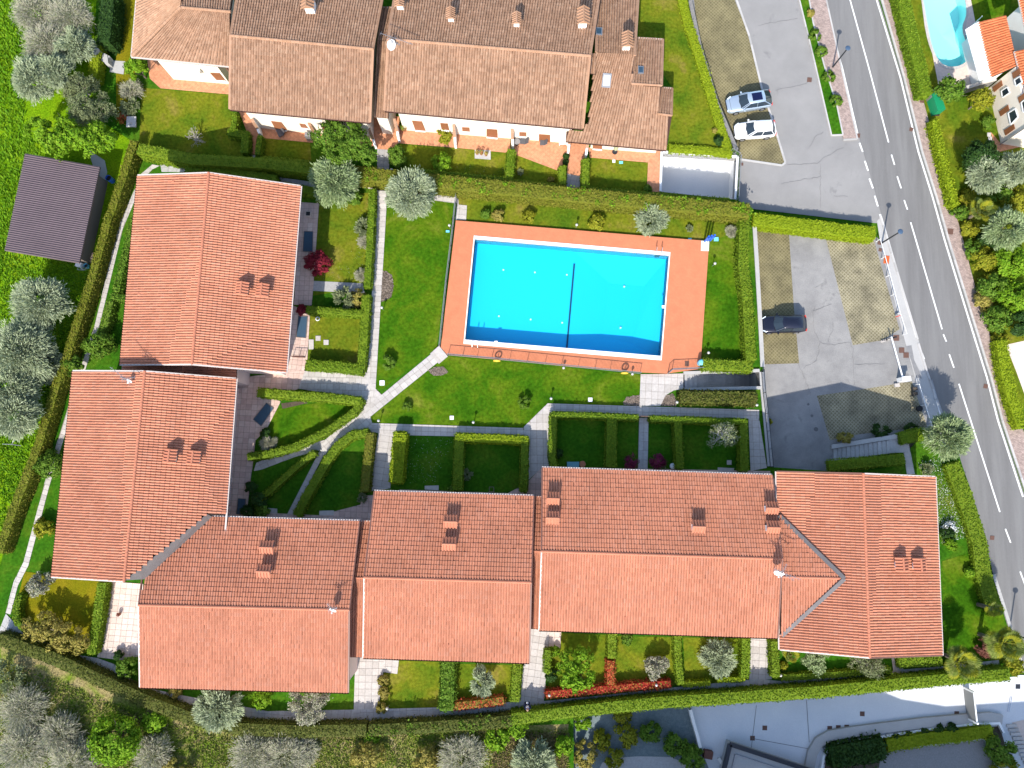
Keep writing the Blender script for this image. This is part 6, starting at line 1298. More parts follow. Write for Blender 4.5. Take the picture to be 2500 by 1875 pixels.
for px, py, r, k, l in ((1470, 1806, 26, 'yellow', 'yellow green bush in the shaded garden, left'), (1528, 1796, 32, 'yellow', 'larger yellow green bush in the shaded garden'), (1590, 1785, 30, 'green', 'green bush in the shaded garden below the hedge'), (1648, 1812, 34, 'green', 'leafy bush beside the white garden wall'), (1430, 1840, 36, 'ochre', 'brown leaved bush at the bottom of the shaded garden'), (1500, 1850, 26, 'yellow', 'yellow bush at the edge of the grey paving'), (1690, 1850, 36, 'green', 'green bush by the rusty box at the drive'), (1420, 1760, 24, 'bright', 'bright bush under the hedge at the shaded garden'), (1520, 1745, 26, 'yellow', 'yellow green creeper clump hanging over the shaded garden'), (2440, 1830, 40, 'green', 'green bush beside the striped steps'), (2450, 1868, 36, 'yellow', 'yellow green bush below the striped steps'), (2185, 1800, 12, 'dark', 'dark small cypress like bush by the curved wall, first'), (2218, 1795, 12, 'dark', 'dark small bush by the curved wall, second'), (2255, 1788, 12, 'dark', 'dark small bush by the curved wall, third'), (2290, 1780, 14, 'dark', 'dark small bush by the curved wall, fourth'), (2320, 1776, 15, 'dark', 'dark small bush by the curved wall, fifth')):
    p_(l, k, px, py, r, 'bush', 'bush', z0=LOW, trunk=False)
# rough grass of meadow and banks
tufts('meadow_grass', [(-60, -30), (110, -30), (70, 120), (60, 300), (110, 400), (10, 610), (0, 700), (-60, 700)], 22000, .28, LM('grass_blades', [(.07, .19, .003), (.11, .25, .005), (.17, .3, .008), (.08, .2, .004)], .3))
tufts('meadow_grass', [(-60, 610), (180, 640), (240, 650), (120, 1050), (40, 1250), (-60, 1420)], 26000, .26, bpy.data.materials['grass_blades'])
tufts('rough_grass', [(-40, 1600), (120, 1650), (353, 1750), (588, 1805), (880, 1800), (1385, 1780), (1390, 1900), (-40, 1900)], 60000, .2, LM('rough_grass_blades', [(.1, .18, .01), (.14, .21, .015), (.24, .24, .06), (.22, .2, .08), (.11, .18, .012)], .25), hgt=1.2)
tufts('dry_grass', [(1210, 1790), (1390, 1790), (1380, 1900), (1200, 1900)], 12000, .22, LM('dry_grass_blades', [(.22, .17, .08), (.28, .22, .11), (.16, .14, .05)], .25), hgt=1.2)
tufts('flower_meadow', [(2240, 1130), (2300, 1110), (2360, 1310), (2300, 1330)], 2600, .1, f_flow, hgt=.8); tufts('garden_grass_blades', [(2240, 1130), (2300, 1110), (2360, 1310), (2300, 1330)], 3000, .16, f_green, hgt=.8)
for px, n in (([(745, 500), (775, 500), (765, 650), (850, 650), (880, 480), (905, 480), (890, 700), (770, 700)], 500), ([(985, 1070), (1110, 1070), (1060, 1180), (985, 1180)], 260), ([(1110, 400), (1240, 410), (1235, 438), (1110, 425)], 160)): tufts('daisies', px, n, .05, f_flow, hgt=.6)
# ------------------------------------------------------------------ cars
def car(label, nose, tail, Wd, Hh, paint, kind, name='parked_car', sunroof=False, lift=0.0):
    """nose, tail: photo points of the bumpers at bonnet height; local x runs from nose to tail"""
    a, b = P(*nose, LOW+.6), P(*tail, LOW+.6); L = (b-a).to_2d().length; th = math.atan2(b.y-a.y, b.x-a.x); c = (a+b)/2
    t = thing(name, label, 'car', (c.x, c.y, LOW+.02), 'parked cars', th); h = Wd/2; X0 = -L/2
    # stations: x fraction, half width, top height, shoulder height
    stn = [(0.0, .62, .62, .5), (.02, .78, .70, .58), (.06, .9, .78, .66), (.14, .965, .88, .76), (.26, .985, .96, .83), (.32, .99, 1.0, .87), (.5, 1.0, 1.02, .9), (.7, 1.0, 1.03, .92), (.86, .98, 1.04, .93), (.95, .92, 1.03, .9), (.985, .84, .98, .82), (1.0, .74, .86, .7)]
    k = Hh/1.6; V = []; n = 13
    for f, w, zt, zs in stn:
        x = X0+f*L; w *= h; zt *= k; zs *= k; zb = .24 if .05 < f < .95 else .32
        half = [(0, zt), (w*.5, zt-.005), (w*.8, zt-.04), (w*.95, zs), (w, zs-.18), (w*.985, zb+.12), (w*.9, zb)]
        ring = [(x, -y, z) for y, z in half[::-1]]+[(x, y, z) for y, z in half[1:]]; V += ring
    F = [(i*n+j, i*n+j+1, (i+1)*n+j+1, (i+1)*n+j) for i in range(len(stn)-1) for j in range(n-1)]+[tuple(range(n)), tuple(range(len(V)-1, len(V)-n-1, -1))]
    F += [(i*n+n-1, i*n, (i+1)*n, (i+1)*n+n-1) for i in range(len(stn)-1)]
    mb = MB(); mb.add(V, F); body = mb.build('body', paint, t, smooth=True, local=True)
    # greenhouse: glass loft with painted roof and pillars
    x1, x2, x3, x4 = X0+.29*L, X0+.44*L, X0+(.86 if kind != 'coupe' else .80)*L, X0+(.955 if kind != 'coupe' else .975)*L
    zb, zt = .98*k, Hh-.02; bw, tw = h*.9, h*.66
    def ringx(xf, xr, w, z, bow=.0): return [(xf-bow*.0, -w*.86, z), (xf-bow, 0, z), (xf, w*.86, z), (xf+.12, w, z), ((xf+xr)/2, w*1.02, z), (xr-.1, w*.98, z), (xr, w*.84, z), (xr+bow*.5, 0, z), (xr, -w*.84, z), (xr-.1, -w*.98, z), ((xf+xr)/2, -w*1.02, z), (xf+.12, -w, z)]
    lo = ringx(x1, x4, bw, zb, .16); hi = ringx(x2, x3, tw, zt-.06, .1); m = len(lo)
    mb = MB(); mb.add(lo+hi, [(i, (i+1) % m, m+(i+1) % m, m+i) for i in range(m)]); mb.build('windows', m_glass, t, local=True)
    r1 = ringx(x2-.02, x3+.03, tw+.02, zt-.075, .1); r2 = ringx(x2+.04, x3-.03, tw-.03, zt, .1); cxm = (x2+x3)/2
    mb = MB(); mb.add(r1+r2+[(cxm, 0, zt+.035)], [(i, (i+1) % m, m+(i+1) % m, m+i) for i in range(m)]+[(m+i, m+(i+1) % m, 2*m) for i in range(m)]); roof = mb.build('roof', paint, t, smooth=True, local=True)
    mb = MB()
    for s in (-1, 1):
        for i, j in (((3, 3), (5, 5)) if True else ()):
            pass
        for idx in ((3, 11)[s < 0], (5, 9)[s < 0], (4, 10)[s < 0]): mb.beam(Vector(lo[idx])+Vector((0, s*.012, 0)), Vector(hi[idx])+Vector((0, s*.012, 0)), .04 if idx in (4, 10) else .07, .03)
        mb.beam(Vector(lo[(2, 0)[s < 0]]), Vector(hi[(2, 0)[s < 0]]), .05, .05)
    mb.build('pillar', paint, t, local=True)
    if sunroof:
        mb = MB(); mb.box((cxm+.02, 0, zt+.02), ((x3-x2)*.62, tw*1.35, .05)); mb.build('sunroof', M('sunroof_glass', [(.004, .006, .035)], .06, spec=.6), roof, local=True)
    for s in (-1, 1):
        mb = MB(); mb.ball((X0+.345*L, s*(h+.09), .98*k), .1, 8, 5, 0, .7); mb.box((X0+.35*L, s*(h+.0), .96*k), (.08, .2, .05)); mb.build('mirror', paint, t, local=True)
        for f in (.19, .79):
            x = X0+f*L; mb = MB(); mb.tube((x, s*(h-.22), .33), (x, s*(h+.005), .33), .335, .335, 18); wh = mb.build('wheel', m_black, t, local=True)
            mb = MB(); mb.tube((x, s*(h+.0), .33), (x, s*(h+.014), .33), .22, .2, 14); mb.build('rim', m_grey, wh, local=True)
        mb = MB(); mb.beam(Vector((X0+.035*L, s*h*.66, .70*k)), Vector((X0+.11*L, s*h*.88, .78*k)), .1, .13); mb.build('headlight', m_sky, t, local=True)
        mb = MB(); mb.box((X0+.982*L, s*h*.74, .86*k), (.09, .28, .14), s*.25); mb.build('tail_light', m_red, t, local=True)
    mb = MB(); mb.box((X0-.0+.012, 0, .5), (.05, Wd*.56, .2)); mb.build('grille', m_dark, t, local=True)
    mb = MB(); mb.beam(Vector((X0+.29*L-.02, -h*.78, .99*k)), Vector((X0+.29*L-.02, h*.78, .99*k)), .09, .03); mb.build('wiper_cowl', m_black, t, local=True)
    mb = MB(); mb.box((X0+.07*L, 0, .795*k), (.02, Wd*.66, .02)); mb.build('bonnet_seam', m_dark, t, local=True)
    return t
car('silver estate car with a dark glass sunroof on the upper parking strip', (1774, 258), (1881, 241), 1.84, 1.6, M('silver_car_paint', [(.42, .5, .58)], .28, metal=.55, coat=.6), 'coupe', sunroof=True)
car('white hatchback below the silver car on the upper parking strip', (1793, 321), (1892, 314), 1.78, 1.52, M('white_car_paint', [(.78, .78, .77)], .3, coat=.6), 'hatch')
car('dark blue car alone in the lower car park', (1857, 793), (1967, 790), 1.8, 1.56, M('dark_blue_car_paint', [(.008, .009, .02)], .22, metal=.2, coat=.8), 'hatch')
# ------------------------------------------------------------------ street lamps and garden globes
def street_lamp(label, px, py, z0=LOW, h=3.6, first=[None]):
    p = P(px, py, z0)
    if first[0] is None:
        t = thing('street_lamp', label, 'street lamp', p, 'dark street lamps beside the road'); b = MB(); b.tube((0, 0, 0), (0, 0, h), .085, .065, 8); b.build('pole', m_dark, t, local=True); b = MB(); b.tube((0, 0, 0), (0, 0, .5), .09, .08, 8); b.build('base', m_dark, t, local=True)
        b = MB(); b.ball((0, 0, h+.02), .27, 14, 6, 0, .22); b.build('lamp_shade', m_lampd, t, smooth=True, local=True); b = MB(); b.ball((0, 0, h-.06), .2, 10, 5, 0, .4); b.build('lantern', m_dark, t, local=True); first[0] = t; return t
    t = copy_tree(first[0]); t.location = p; t['label'] = label; return t
street_lamp('street lamp rising from the third round bush of the road island', 2032, 165); street_lamp('street lamp at the top end of the white railing by the car park', 2153, 593); street_lamp('street lamp at the lower right edge beside the corner palms', 2463, 1545, LOW)
def globe(label, px, py, z0=0.0, first=[None]):
    h = .95; p = P(px, py, z0+h); loc = (p.x, p.y, z0)
    if first[0] is None:
        t = thing('garden_lamp', label, 'garden lamp', loc, 'white globe garden lamps'); b = MB(); b.tube((0, 0, -.05), (0, 0, h-.1), .035, .03, 7); b.build('post', m_grey, t, local=True); b = MB(); b.tube((0, 0, h-.16), (0, 0, h-.1), .08, .1, 8); b.build('collar', m_grey, t, local=True); b = MB(); b.ball((0, 0, h), .14, 12, 8); b.build('globe', m_globe, t, smooth=True, local=True); first[0] = t; return t
    t = copy_tree(first[0]); t.location = loc; t['label'] = label; return t
for px, py, l in ((1408, 548.7, 'globe lamp in the border above the pool between two shrubs'), (1745.7, 643, 'globe lamp on the grass right of the pool deck, upper'), (1730, 861, 'globe lamp on the grass right of the pool deck, near the thick hedge'), (1376, 898, 'globe lamp outside the pool fence in the middle of its lower side'), (1544, 913, 'globe lamp outside the pool fence at its right end'), (1097, 550, 'globe lamp outside the left pool fence'), (932, 751, 'globe lamp beside the long garden path below the mulch bed'), (924, 1027, 'globe lamp at the tip of the lawn where the paths join'), (1155.4, 1031, 'globe lamp at the lower edge of the lawn near the white slab'), (1345.5, 973, 'globe lamp right of the upright clipped bush'), (1653, 982, 'globe lamp at the left end of the brownish hedge'), (1848, 988.7, 'globe lamp at the right end of the brownish hedge'), (952.6, 477, 'globe lamp at the head of the garden steps under the olive'), (945, 1730, 'globe lamp at the orange shrub on the perimeter path'), (1341, 1697.7, 'globe lamp at the left end of the red hedge'), (1602.6, 1672.7, 'globe lamp at the right end of the red hedge'), (1906, 1649, 'globe lamp by the hedge corner below the last house'), (2129, 1628.6, 'globe lamp under the eaves of the last house'), (955.6, 414, 'globe lamp beside the grey path above the ragged hedge')): globe(l, px, py)
# ------------------------------------------------------------------ pool fence, rings, shower, bin
def fence(label, px, z, h, post=1.9, bar=.14, mat=None, cat='fence', name='railing', rails=(1, .12), pw=.05, bw=.016):
    m = mat or m_grey; pts = PL(px, z); t = thing(name, label, cat, pts[0]); bars = MB(); k = 0
    for i in range(len(pts)-1):
        a, b = pts[i], pts[i+1]; L = (b-a).length; n = max(1, round(L/post)); d = (b-a)/L
        for r in rails: mb = MB(); mb.beam(a+Vector((0, 0, h*r)), b+Vector((0, 0, h*r)), .05, .04); mb.build('rail', m, t)
        for j in range(n+(i == len(pts)-2)): q_ = a.lerp(b, j/n); mb = MB(); mb.box((q_.x, q_.y, z+h/2+.01), (pw, pw, h+.05), math.atan2(d.y, d.x)); mb.build('post', m, t)
        if bar:
            for j in range(int(L/bar)):
                if k >= 300: continue
                q_ = a+d*(j+.5)*bar; mb = MB(); mb.box((q_.x, q_.y, z+h*.55), (bw, bw, h*.88), 0); mb.build('bar', m, t); k += 1
    return t
fence('grey railing along the lower side of the pool deck', [(1094, 867), (1200, 876), (1330, 889), (1452, 901), (1562, 912)], .28, .95, 1.7, .14)
fence('grey mesh railing along the left side of the pool', [(1116, 470), (1112, 500), (1106, 560), (1090, 690), (1074, 846)], .1, 1.05, 1.7, .14)
fence('grey railing between the pool plaza and the deck corner', [(1630, 912), (1640, 903), (1712, 900)], .28, .95, 1.2, .14)
fence('dark railing along the car park wall beside the garden path', [(1858, 905), (1862, 960), (1868, 1010), (1880, 1140)], .02, .95, 1.5, .13, m_dark)
fence('railing on the right wall of the sunken ramp', [(1803, 388), (1800, 440), (1797, 490)], .02, 1.0, 1.2, .13)
fence('low white railing between the car park and the road pavement', [(2139, 590), (2151, 632), (2163, 676), (2175, 722), (2187, 768), (2203, 818)], LOW, .85, 2.0, 0, m_white, pw=.06, rails=(1,))
fence('white railing between lower car park and road, in the olive tree shade', [(2233, 940), (2248, 990), (2263, 1040)], LOW, .85, 1.8, 0, m_white, pw=.06, rails=(1,))
fence('second pale railing at the road edge in the olive tree shade', [(2268, 928), (2282, 975), (2297, 1020)], LOW, .5, 2.0, 0, m_grey, pw=.05, rails=(1,))
fence('railing at the top of the white ramp wall', [(1783, 371), (1802, 383)], .02, .9, .5, .12)
fence('dark pergola like slats beside the lower corner of the first house', [(716, 872), (745, 873)], .03, .9, .5, .12, m_dkwood)
def life_ring(label, px, py):
    p = P(px, py, .95); t = thing('life_ring', label, 'life ring', (p.x, p.y, .3), 'yellow life rings on the pool railing'); b = MB(); n = 18; m = 7; vs = []
    for i in range(n):
        A = 2*pi*i/n
        for j in range(m):
            B_ = 2*pi*j/m; r = .3+.075*cos(B_); vs.append((p.x+r*cos(A), p.y-.07+.075*sin(B_), .95+r*sin(A)))
    b.add(vs, [(i*m+j, i*m+(j+1) % m, ((i+1) % n)*m+(j+1) % m, ((i+1) % n)*m+j) for i in range(n) for j in range(m)]); b.build('ring', m_yell, t, smooth=True); b = MB(); b.box((p.x, p.y, .62), (.05, .05, .7)); b.build('holder', m_grey, t); return t
life_ring('yellow life ring on the railing left of the dividing line of the pool', 1213, 879); life_ring('yellow life ring on the railing near the right end of the pool', 1525, 909)
sh_ = thing('pool_shower', 'blue solar shower columns behind the white tray at the deck corner', 'shower', P(1729, 590, .3))
b = MB(); b.prism([(p.x, p.y) for p in PL([(1712, 588), (1731, 590), (1730, 613), (1711, 612)], .3)], .301, .36); b.build('tray', m_white, sh_)
for i in range(3):
    p = P(1720+i*7, 590-i*1.5, .3); b = MB(); b.tube((p.x, p.y, .3), (p.x+.0, p.y, 2.0), .1, .1, 9); b.build('column', m_blue, sh_); b = MB(); b.tube((p.x, p.y, 1.95), (p.x-.1, p.y-.28, 2.05), .04, .06, 6); b.build('shower_head', m_blue, sh_)
p = P(1748, 584, .02); b = MB(); b.box((p.x, p.y, .05), (.45, .4, .1)); tag(b.build('valve_box', m_lblue), 'pale green valve box lid in the grass beside the blue shower', 'valve box')
for px, py, l in ((1684, 584, 'small pale box lid at the top edge of the pool deck'), (1093, 565, 'pale blue box lid outside the left pool fence')): p = P(px, py, .02); b = MB(); b.box((p.x, p.y, .05), (.35, .2, .1)); tag(b.build('valve_box', m_lblue), l, 'valve box')
p = P(1708, 887, .3); t = thing('litter_bin', 'round light blue bin at the lower right corner of the pool deck', 'bin', p); b = MB(); b.tube((p.x, p.y, .3), (p.x, p.y, 1.05), .27, .3, 14); b.build('drum', m_lblue, t); b = MB(); b.ball((p.x, p.y, 1.06), .31, 14, 5, 0, .4); b.build('lid', m_lblue, t, smooth=True)
p = P(1677, 888, .3); 
b = MB(); b.box((p.x, p.y, .32), (.4, .5, .03)); tag(b.build('drain_cover', m_rust), 'dark square grate in the deck near the blue bin', 'drain cover')
# ------------------------------------------------------------------ barrier, cabinet, planters at the car park gate
t = thing('barrier', 'white parking barrier with its long arm closed across the car park drive', 'barrier', P(2198, 928, LOW)); p = P(2198, 928, LOW)
b = MB(); b.box((p.x, p.y, LOW+.55), (.75, .42, 1.05), .1); b.build('cabinet', m_white, t); b = MB(); b.box((p.x+.05, p.y, LOW+1.09), (.85, .5, .06), .1); b.build('lid', m_white, t)
e = P(2176, 822, LOW+.95); s_ = P(2204, 922, LOW+.95); b = MB(); b.beam(s_, e, .13, .07); b.build('arm', m_white, t)
e2 = P(2177, 826, LOW); b = MB(); b.box((e2.x, e2.y, LOW+.45), (.12, .12, .9)); b.build('rest_post', m_dark, t)
p = P(2188, 941, LOW); b = MB(); b.box((p.x, p.y, LOW+.12), (.5, .36, .24), .1); tag(b.build('stone_block', m_slab), 'small stone block in front of the barrier cabinet', 'stone block')
for (px, py, l) in ((2157, 832, 'pale concrete block with bent rods at the lower end of the grass grid, left'), (2168, 828, 'pale concrete block with bent rods beside the barrier end')):
    p = P(px, py, LOW); t = thing('concrete_block', l, 'concrete block', p); b = MB(); b.box((p.x, p.y, LOW+.08), (.62, .22, .16), .35); b.build('block', m_slab, t); b = MB(); b.tube((p.x, p.y, LOW+.1), (p.x+.1, p.y+.05, LOW+.75), .03); b.tube((p.x-.2, p.y-.05, LOW+.1), (p.x-.2, p.y, LOW+.6), .03); b.build('rod', m_dark, t)
for px, py, l in ((2229, 950, 'upper of two dark planters at the railing'), (2230, 962, 'lower of two dark planters at the railing')):
    p = P(px, py, LOW); t = thing('planter', l, 'planter', p); b = MB(); b.box((p.x, p.y, LOW+.2), (.46, .36, .4), .15); b.build('pot', m_dark, t); b = MB(); b.box((p.x, p.y, LOW+.405), (.38, .28, .02), .15); b.build('soil', m_soil, t)
p = P(2187, 774, LOW); b = MB(); b.box((p.x, p.y, LOW+.4), (.4, .07, .3), .3); tag(b.build('sign_board', m_red), 'small red sign board fixed to the white railing', 'sign')
p = P(2242, 998, LOW); b = MB(); b.tube((p.x, p.y, LOW), (p.x, p.y, LOW+.3), .26, .3, 12); tag(b.build('black_tub', m_black), 'black tub in the shaded corner of the car park', 'tub')
for px, py, rr, l in ((1973, 987, .12, 'first dark oil spot on the shaded asphalt'), (1982, 1015, .14, 'second dark oil spot on the shaded asphalt'), (1992, 1048, .22, 'large dark oil stain on the shaded asphalt')): p = P(px, py, LOW); b = MB(); b.tube((p.x, p.y, LOW+.03), (p.x, p.y, LOW+.042), rr, rr, 12); tag(b.build('oil_stain', m_crack), kind='structure')
# outdoor stairs from the car park up to the last house
t = thing('outdoor_stairs', 'outdoor stairs climbing from the car park beside hedges to the last house', 'stairs', P(2034, 1110, LOW)); a0, a1 = P(2034, 1096, LOW), P(2172, 1074, 0); b0, b1 = P(2034, 1127, LOW), P(2174, 1106, 0); n = 13
for i in range(n):
    u0, u1 = i/n, (i+1)/n; c4 = [a0.lerp(a1, u0), a0.lerp(a1, u1), b0.lerp(b1, u1), b0.lerp(b1, u0)]; z = LOW+(i+1)*(1.2/n); b = MB(); b.prism([(p.x, p.y) for p in c4], LOW, z); b.build('step', m_slabg, t)
    c = [x.lerp(y, .5) for x, y in ((c4[0], c4[3]),)]
b = MB(); b.prism([(p.x, p.y) for p in PL([(2172, 1073), (2216, 1066), (2222, 1104), (2174, 1106)], .2)], LOW, .22); b.build('landing', m_slabg, t)
for i in range(3): b = MB(); b.prism([(p.x, p.y) for p in PL([(2208+i*3, 1105+i*18), (2224+i*4, 1103+i*18), (2228+i*4, 1121+i*18), (2211+i*3, 1123+i*18)], .2)], -.1, .1-.04*i); b.build('step', m_slabg, t)
wl = MB(); q1, q2 = P(2028, 1091, LOW), P(2202, 1063, .3); wl.add([q1+Vector((0, -.2, 0)), q2+Vector((0, -.2, -1.3)), q2+Vector((0, .2, -1.3)), q1+Vector((0, .2, 0)), q1+Vector((0, -.2, .35)), q2+Vector((0, -.2, .2)), q2+Vector((0, .2, .2)), q1+Vector((0, .2, .35))], [(3, 2, 1, 0), (4, 5, 6, 7), (0, 1, 5, 4), (1, 2, 6, 5), (2, 3, 7, 6), (3, 0, 4, 7)]); wl.build('parapet', m_conc, t)
# ------------------------------------------------------------------ drive and corner garden at the lower right
def curved_wall(label, px, h, w, mat, z0=LOW, cop=None):
    return wall(label, px, h, w, mat, z0, cop, 'retaining_wall')
curved_wall('broad curved concrete wall round the corner garden below the drive', [(1976, 1880), (1984, 1840), (2000, 1812), (2028, 1796), (2070, 1789), (2145, 1779), (2260, 1765), (2350, 1757), (2420, 1752), (2448, 1758)], .35, .9, m_conc)
curved_wall('white inner edging of the curved garden wall', [(2006, 1880), (2012, 1846), (2030, 1822), (2062, 1812), (2150, 1800), (2260, 1782), (2380, 1768), (2440, 1766), (2452, 1790)], .4, .2, m_white)
area('gravel_bed', [(2180, 1832), (2400, 1806), (2430, 1850), (2440, 1900), (2140, 1900), (2150, 1850)], m_gravel, LOW, .03); area('planting_bed', [(2010, 1900), (2016, 1848), (2060, 1816), (2440, 1772), (2460, 1840), (2440, 1850), (2400, 1800), (2190, 1826), (2150, 1900)], m_soil, LOW, .025)
t = thing('striped_steps', 'flight of pale steps with dark gaps at the lower right corner', 'steps', P(2470, 1800, LOW))
for i in range(11): b = MB(); y = 1768+i*10; x = 2456+i*4.6; b.prism([(p.x, p.y) for p in PL([(x, y), (x+24, y-1), (x+25, y+6), (x+1, y+7)], LOW)], LOW, LOW+.14); b.build('step', m_slab, t)
area('pale_walk', [(2470, 1764), (2520, 1752), (2600, 1900), (2530, 1900)], m_cream, LOW, .022)
gt = thing('sliding_gate', 'grey solid gate panel standing across the pale drive', 'gate', P(2352, 1715, LOW)); a, b_ = P(2352, 1678, LOW), P(2360, 1752, LOW); b = MB(); b.beam(a+Vector((0, 0, .8)), b_+Vector((0, 0, .8)), .08, 1.5); b.build('panel', M('gate_panel', [(.2, .2, .195)], .6, 'noise', 1), gt); b = MB(); b.beam(a+Vector((0, 0, 1.58)), b_+Vector((0, 0, 1.58)), .12, .06); b.build('top_rail', m_white, gt)
for p in (a, b_): b = MB(); b.box((p.x, p.y, LOW+.85), (.16, .16, 1.7)); b.build('post', m_white, gt)
for i in range(2): 
    b = MB(); b.beam(P(2466+i*4, 1700, LOW)+Vector((0, 0, .035)), P(2459+i*4, 1738, LOW)+Vector((0, 0, .035)), .05, .02); b.build('gate_track', m_chrome, gt)
wall('white garden wall between shaded garden and pale drive', [(1686, 1733), (1694, 1765), (1704, 1800), (1710, 1826)], .7, .28, m_whitew, LOW)
wall('narrow white beam leaning beside the rusty box', [(1755, 1852), (1772, 1878)], .3, .3, m_whitew, LOW)
p = P(1726, 1838, LOW); b = MB(); b.box((p.x, p.y, LOW+.3), (.8, .7, .6), -.2); tag(b.build('rusty_box', m_dkwood), 'rusty brown box between bushes and flat roofed building', 'box')
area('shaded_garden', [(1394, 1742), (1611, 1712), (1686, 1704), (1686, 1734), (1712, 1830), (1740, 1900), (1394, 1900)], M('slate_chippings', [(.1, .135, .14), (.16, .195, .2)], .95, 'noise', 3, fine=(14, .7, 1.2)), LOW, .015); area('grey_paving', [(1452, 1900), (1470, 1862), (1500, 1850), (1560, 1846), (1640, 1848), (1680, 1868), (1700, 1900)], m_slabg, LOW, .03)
area('drive_joint', [(1968, 1708), (1969.2, 1708), (1976, 1812), (1974.8, 1812)], m_crack, LOW, .026); area('drive_joint', [(1846, 1722), (1847, 1722), (1834, 1830), (1833, 1830)], m_crack, LOW, .026); area('drive_joint', [(1836, 1802), (1836, 1803.2), (1975, 1828.6), (1975, 1827.4)], m_crack, LOW, .0275)
# ------------------------------------------------------------------ garden furniture and small things
def panel(label, px, z=.04, group=True):
    t = MB(); t.prism([(p.x, p.y) for p in PL(px, z)], z-.02, z+.05); o = t.build('light_well_cover', m_mat); fr_ = MB(); w = PL(px, z)
    for i in range(4): fr_.beam(Vector((w[i].x, w[i].y, z+.05)), Vector((w[(i+1) % 4].x, w[(i+1) % 4].y, z+.05)), .06, .05)
    fr_.build('frame', m_zinc, o); return tag(o, label, 'floor panel', 'slate blue floor panels of the patios')
panel('slate blue floor panel on the pink patio above the maple', [(743, 565), (764.5, 566), (763, 615), (740, 614)]); panel('slate blue floor panel on the pink patio left of the small lawn', [(729, 772), (751, 773), (747, 825), (724, 823)]); panel('slanting slate blue floor panel at the left tip of the leaf shaped lawn', [(651, 984), (668, 997), (638, 1040), (619, 1024)]); panel('dark slate panel against the second house near the inner corner', [(582, 1217), (600, 1218), (596, 1256), (578, 1255)]); panel('narrow slate panel at the eaves of the lower left house', [(741, 1264), (795, 1266), (795, 1272), (741, 1270)])
p = P(755, 525, 0); t = thing('brazier', 'small square black brazier on the upper pink patio', 'brazier', (p.x, p.y, 0)); b = MB(); b.box((p.x, p.y, .2), (.55, .5, .4)); b.build('frame', m_cream, t); b = MB(); b.box((p.x, p.y, .42), (.4, .38, .06)); b.build('grill', m_black, t)
def torus(label, px, py, r, rt, mat, name, cat, z=.05):
    p = P(px, py, z); b = MB(); n, m = 16, 6; vs = [(p.x+(r+rt*cos(2*pi*j/m))*cos(2*pi*i/n), p.y+(r+rt*cos(2*pi*j/m))*sin(2*pi*i/n), z+rt*sin(2*pi*j/m)) for i in range(n) for j in range(m)]; b.add(vs, [(i*m+j, i*m+(j+1) % m, ((i+1) % n)*m+(j+1) % m, ((i+1) % n)*m+j) for i in range(n) for j in range(m)]); return tag(b.build(name, mat, smooth=True), label, cat)
torus('white coiled hose on the shaded edge of the small lawn', 775.5, 778, .18, .05, m_white, 'garden_hose', 'hose')
def pot(label, px, py, r=.18, h=.35, leaf=f_yel, z0=0.05, n=90):
    p = P(px, py, z0); t = thing('flower_pot', label, 'flower pot', (p.x, p.y, z0)); b = MB(); b.tube((p.x, p.y, z0), (p.x, p.y, z0+h), r*.7, r, 12); b.build('pot', m_terra, t)
    if leaf: q_ = unit(NR.normal(size=(n, 3))); leaf_obj('plant', leafquads(q_*r*1.15+np.array([[p.x, p.y, z0+h+r*.6]]), q_, .06), leaf, t)
    return t
pot('left of three flower pots on the grey square of the upper lawn', 1165, 375, .2, .35, f_tan); pot('middle of three flower pots on the grey square of the upper lawn', 1175.5, 376, .2, .35, f_yel); pot('right of three flower pots on the grey square of the upper lawn', 1187, 379, .18, .35, f_tan); pot('potted plant against the white fin wall of the terracotta passage', 987, 318, .3, .5, f_green, n=200); pot('lone flower pot on the pale paved yard', 293, 1499, .16, .25, f_rust)
p = P(277, 1448, 0); b = MB(); b.box((p.x+.3, p.y-.1, .4), (.2, .2, .8))
def lounger(label, px0, px1, w, mat):
    a, b_ = P(*px0, 0), P(*px1, 0); d = (b_-a).normalized(); t = thing('sun_lounger', label, 'lounger', a); m1 = a.lerp(b_, .62); b = MB(); b.beam(a+Vector((0, 0, .38)), m1+Vector((0, 0, .38)), w, .1); b.build('seat', mat, t); b = MB(); b.beam(m1+Vector((0, 0, .38)), b_+Vector((0, 0, .75)), w, .1); b.build('backrest', mat, t)
    for q_ in (a.lerp(b_, .1), a.lerp(b_, .6)):
        for s in (-1, 1): n_ = Vector((-d.y, d.x, 0))*w*.42*s; b = MB(); b.tube(q_+n_, q_+n_+Vector((0, 0, .36)), .025); b.build('leg', m_grey, t)
    return t
m_loung = M('grey_cushion', [(.09, .085, .09)], .9, 'noise', 3)
lounger('folded grey lounger beside the tub on the right hand upper terrace', (1270, 346), (1290, 348), .75, m_loung); lounger('short grey stool like lounger under the brown door', (1318, 352), (1335, 353), .5, m_loung); lounger('grey lounger on the terrace of the second upper house', (680, 330), (696, 323), .9, m_loung)
p = P(1262, 350, 0); t = thing('wash_tub', 'dark round tub with a pale rim at the terrace wall', 'tub', (p.x, p.y, 0)); b = MB(); b.tube((p.x, p.y, 0), (p.x, p.y, .45), .26, .32, 14); b.build('tub', m_black, t); b = MB(); b.tube((p.x, p.y, .44), (p.x, p.y, .48), .34, .34, 14); b.build('rim', m_grey, t)
p = P(1258, 331, 0); t = thing('clothes_airer', 'white ladder like clothes airer leaning at the terrace wall', 'airer', (p.x, p.y, 0))
for i in range(6): b = MB(); b.beam(p+Vector((-.25, .15*i-.4, .9)), p+Vector((.25, .15*i-.4, .9)), .03, .03); b.build('bar', m_white, t)
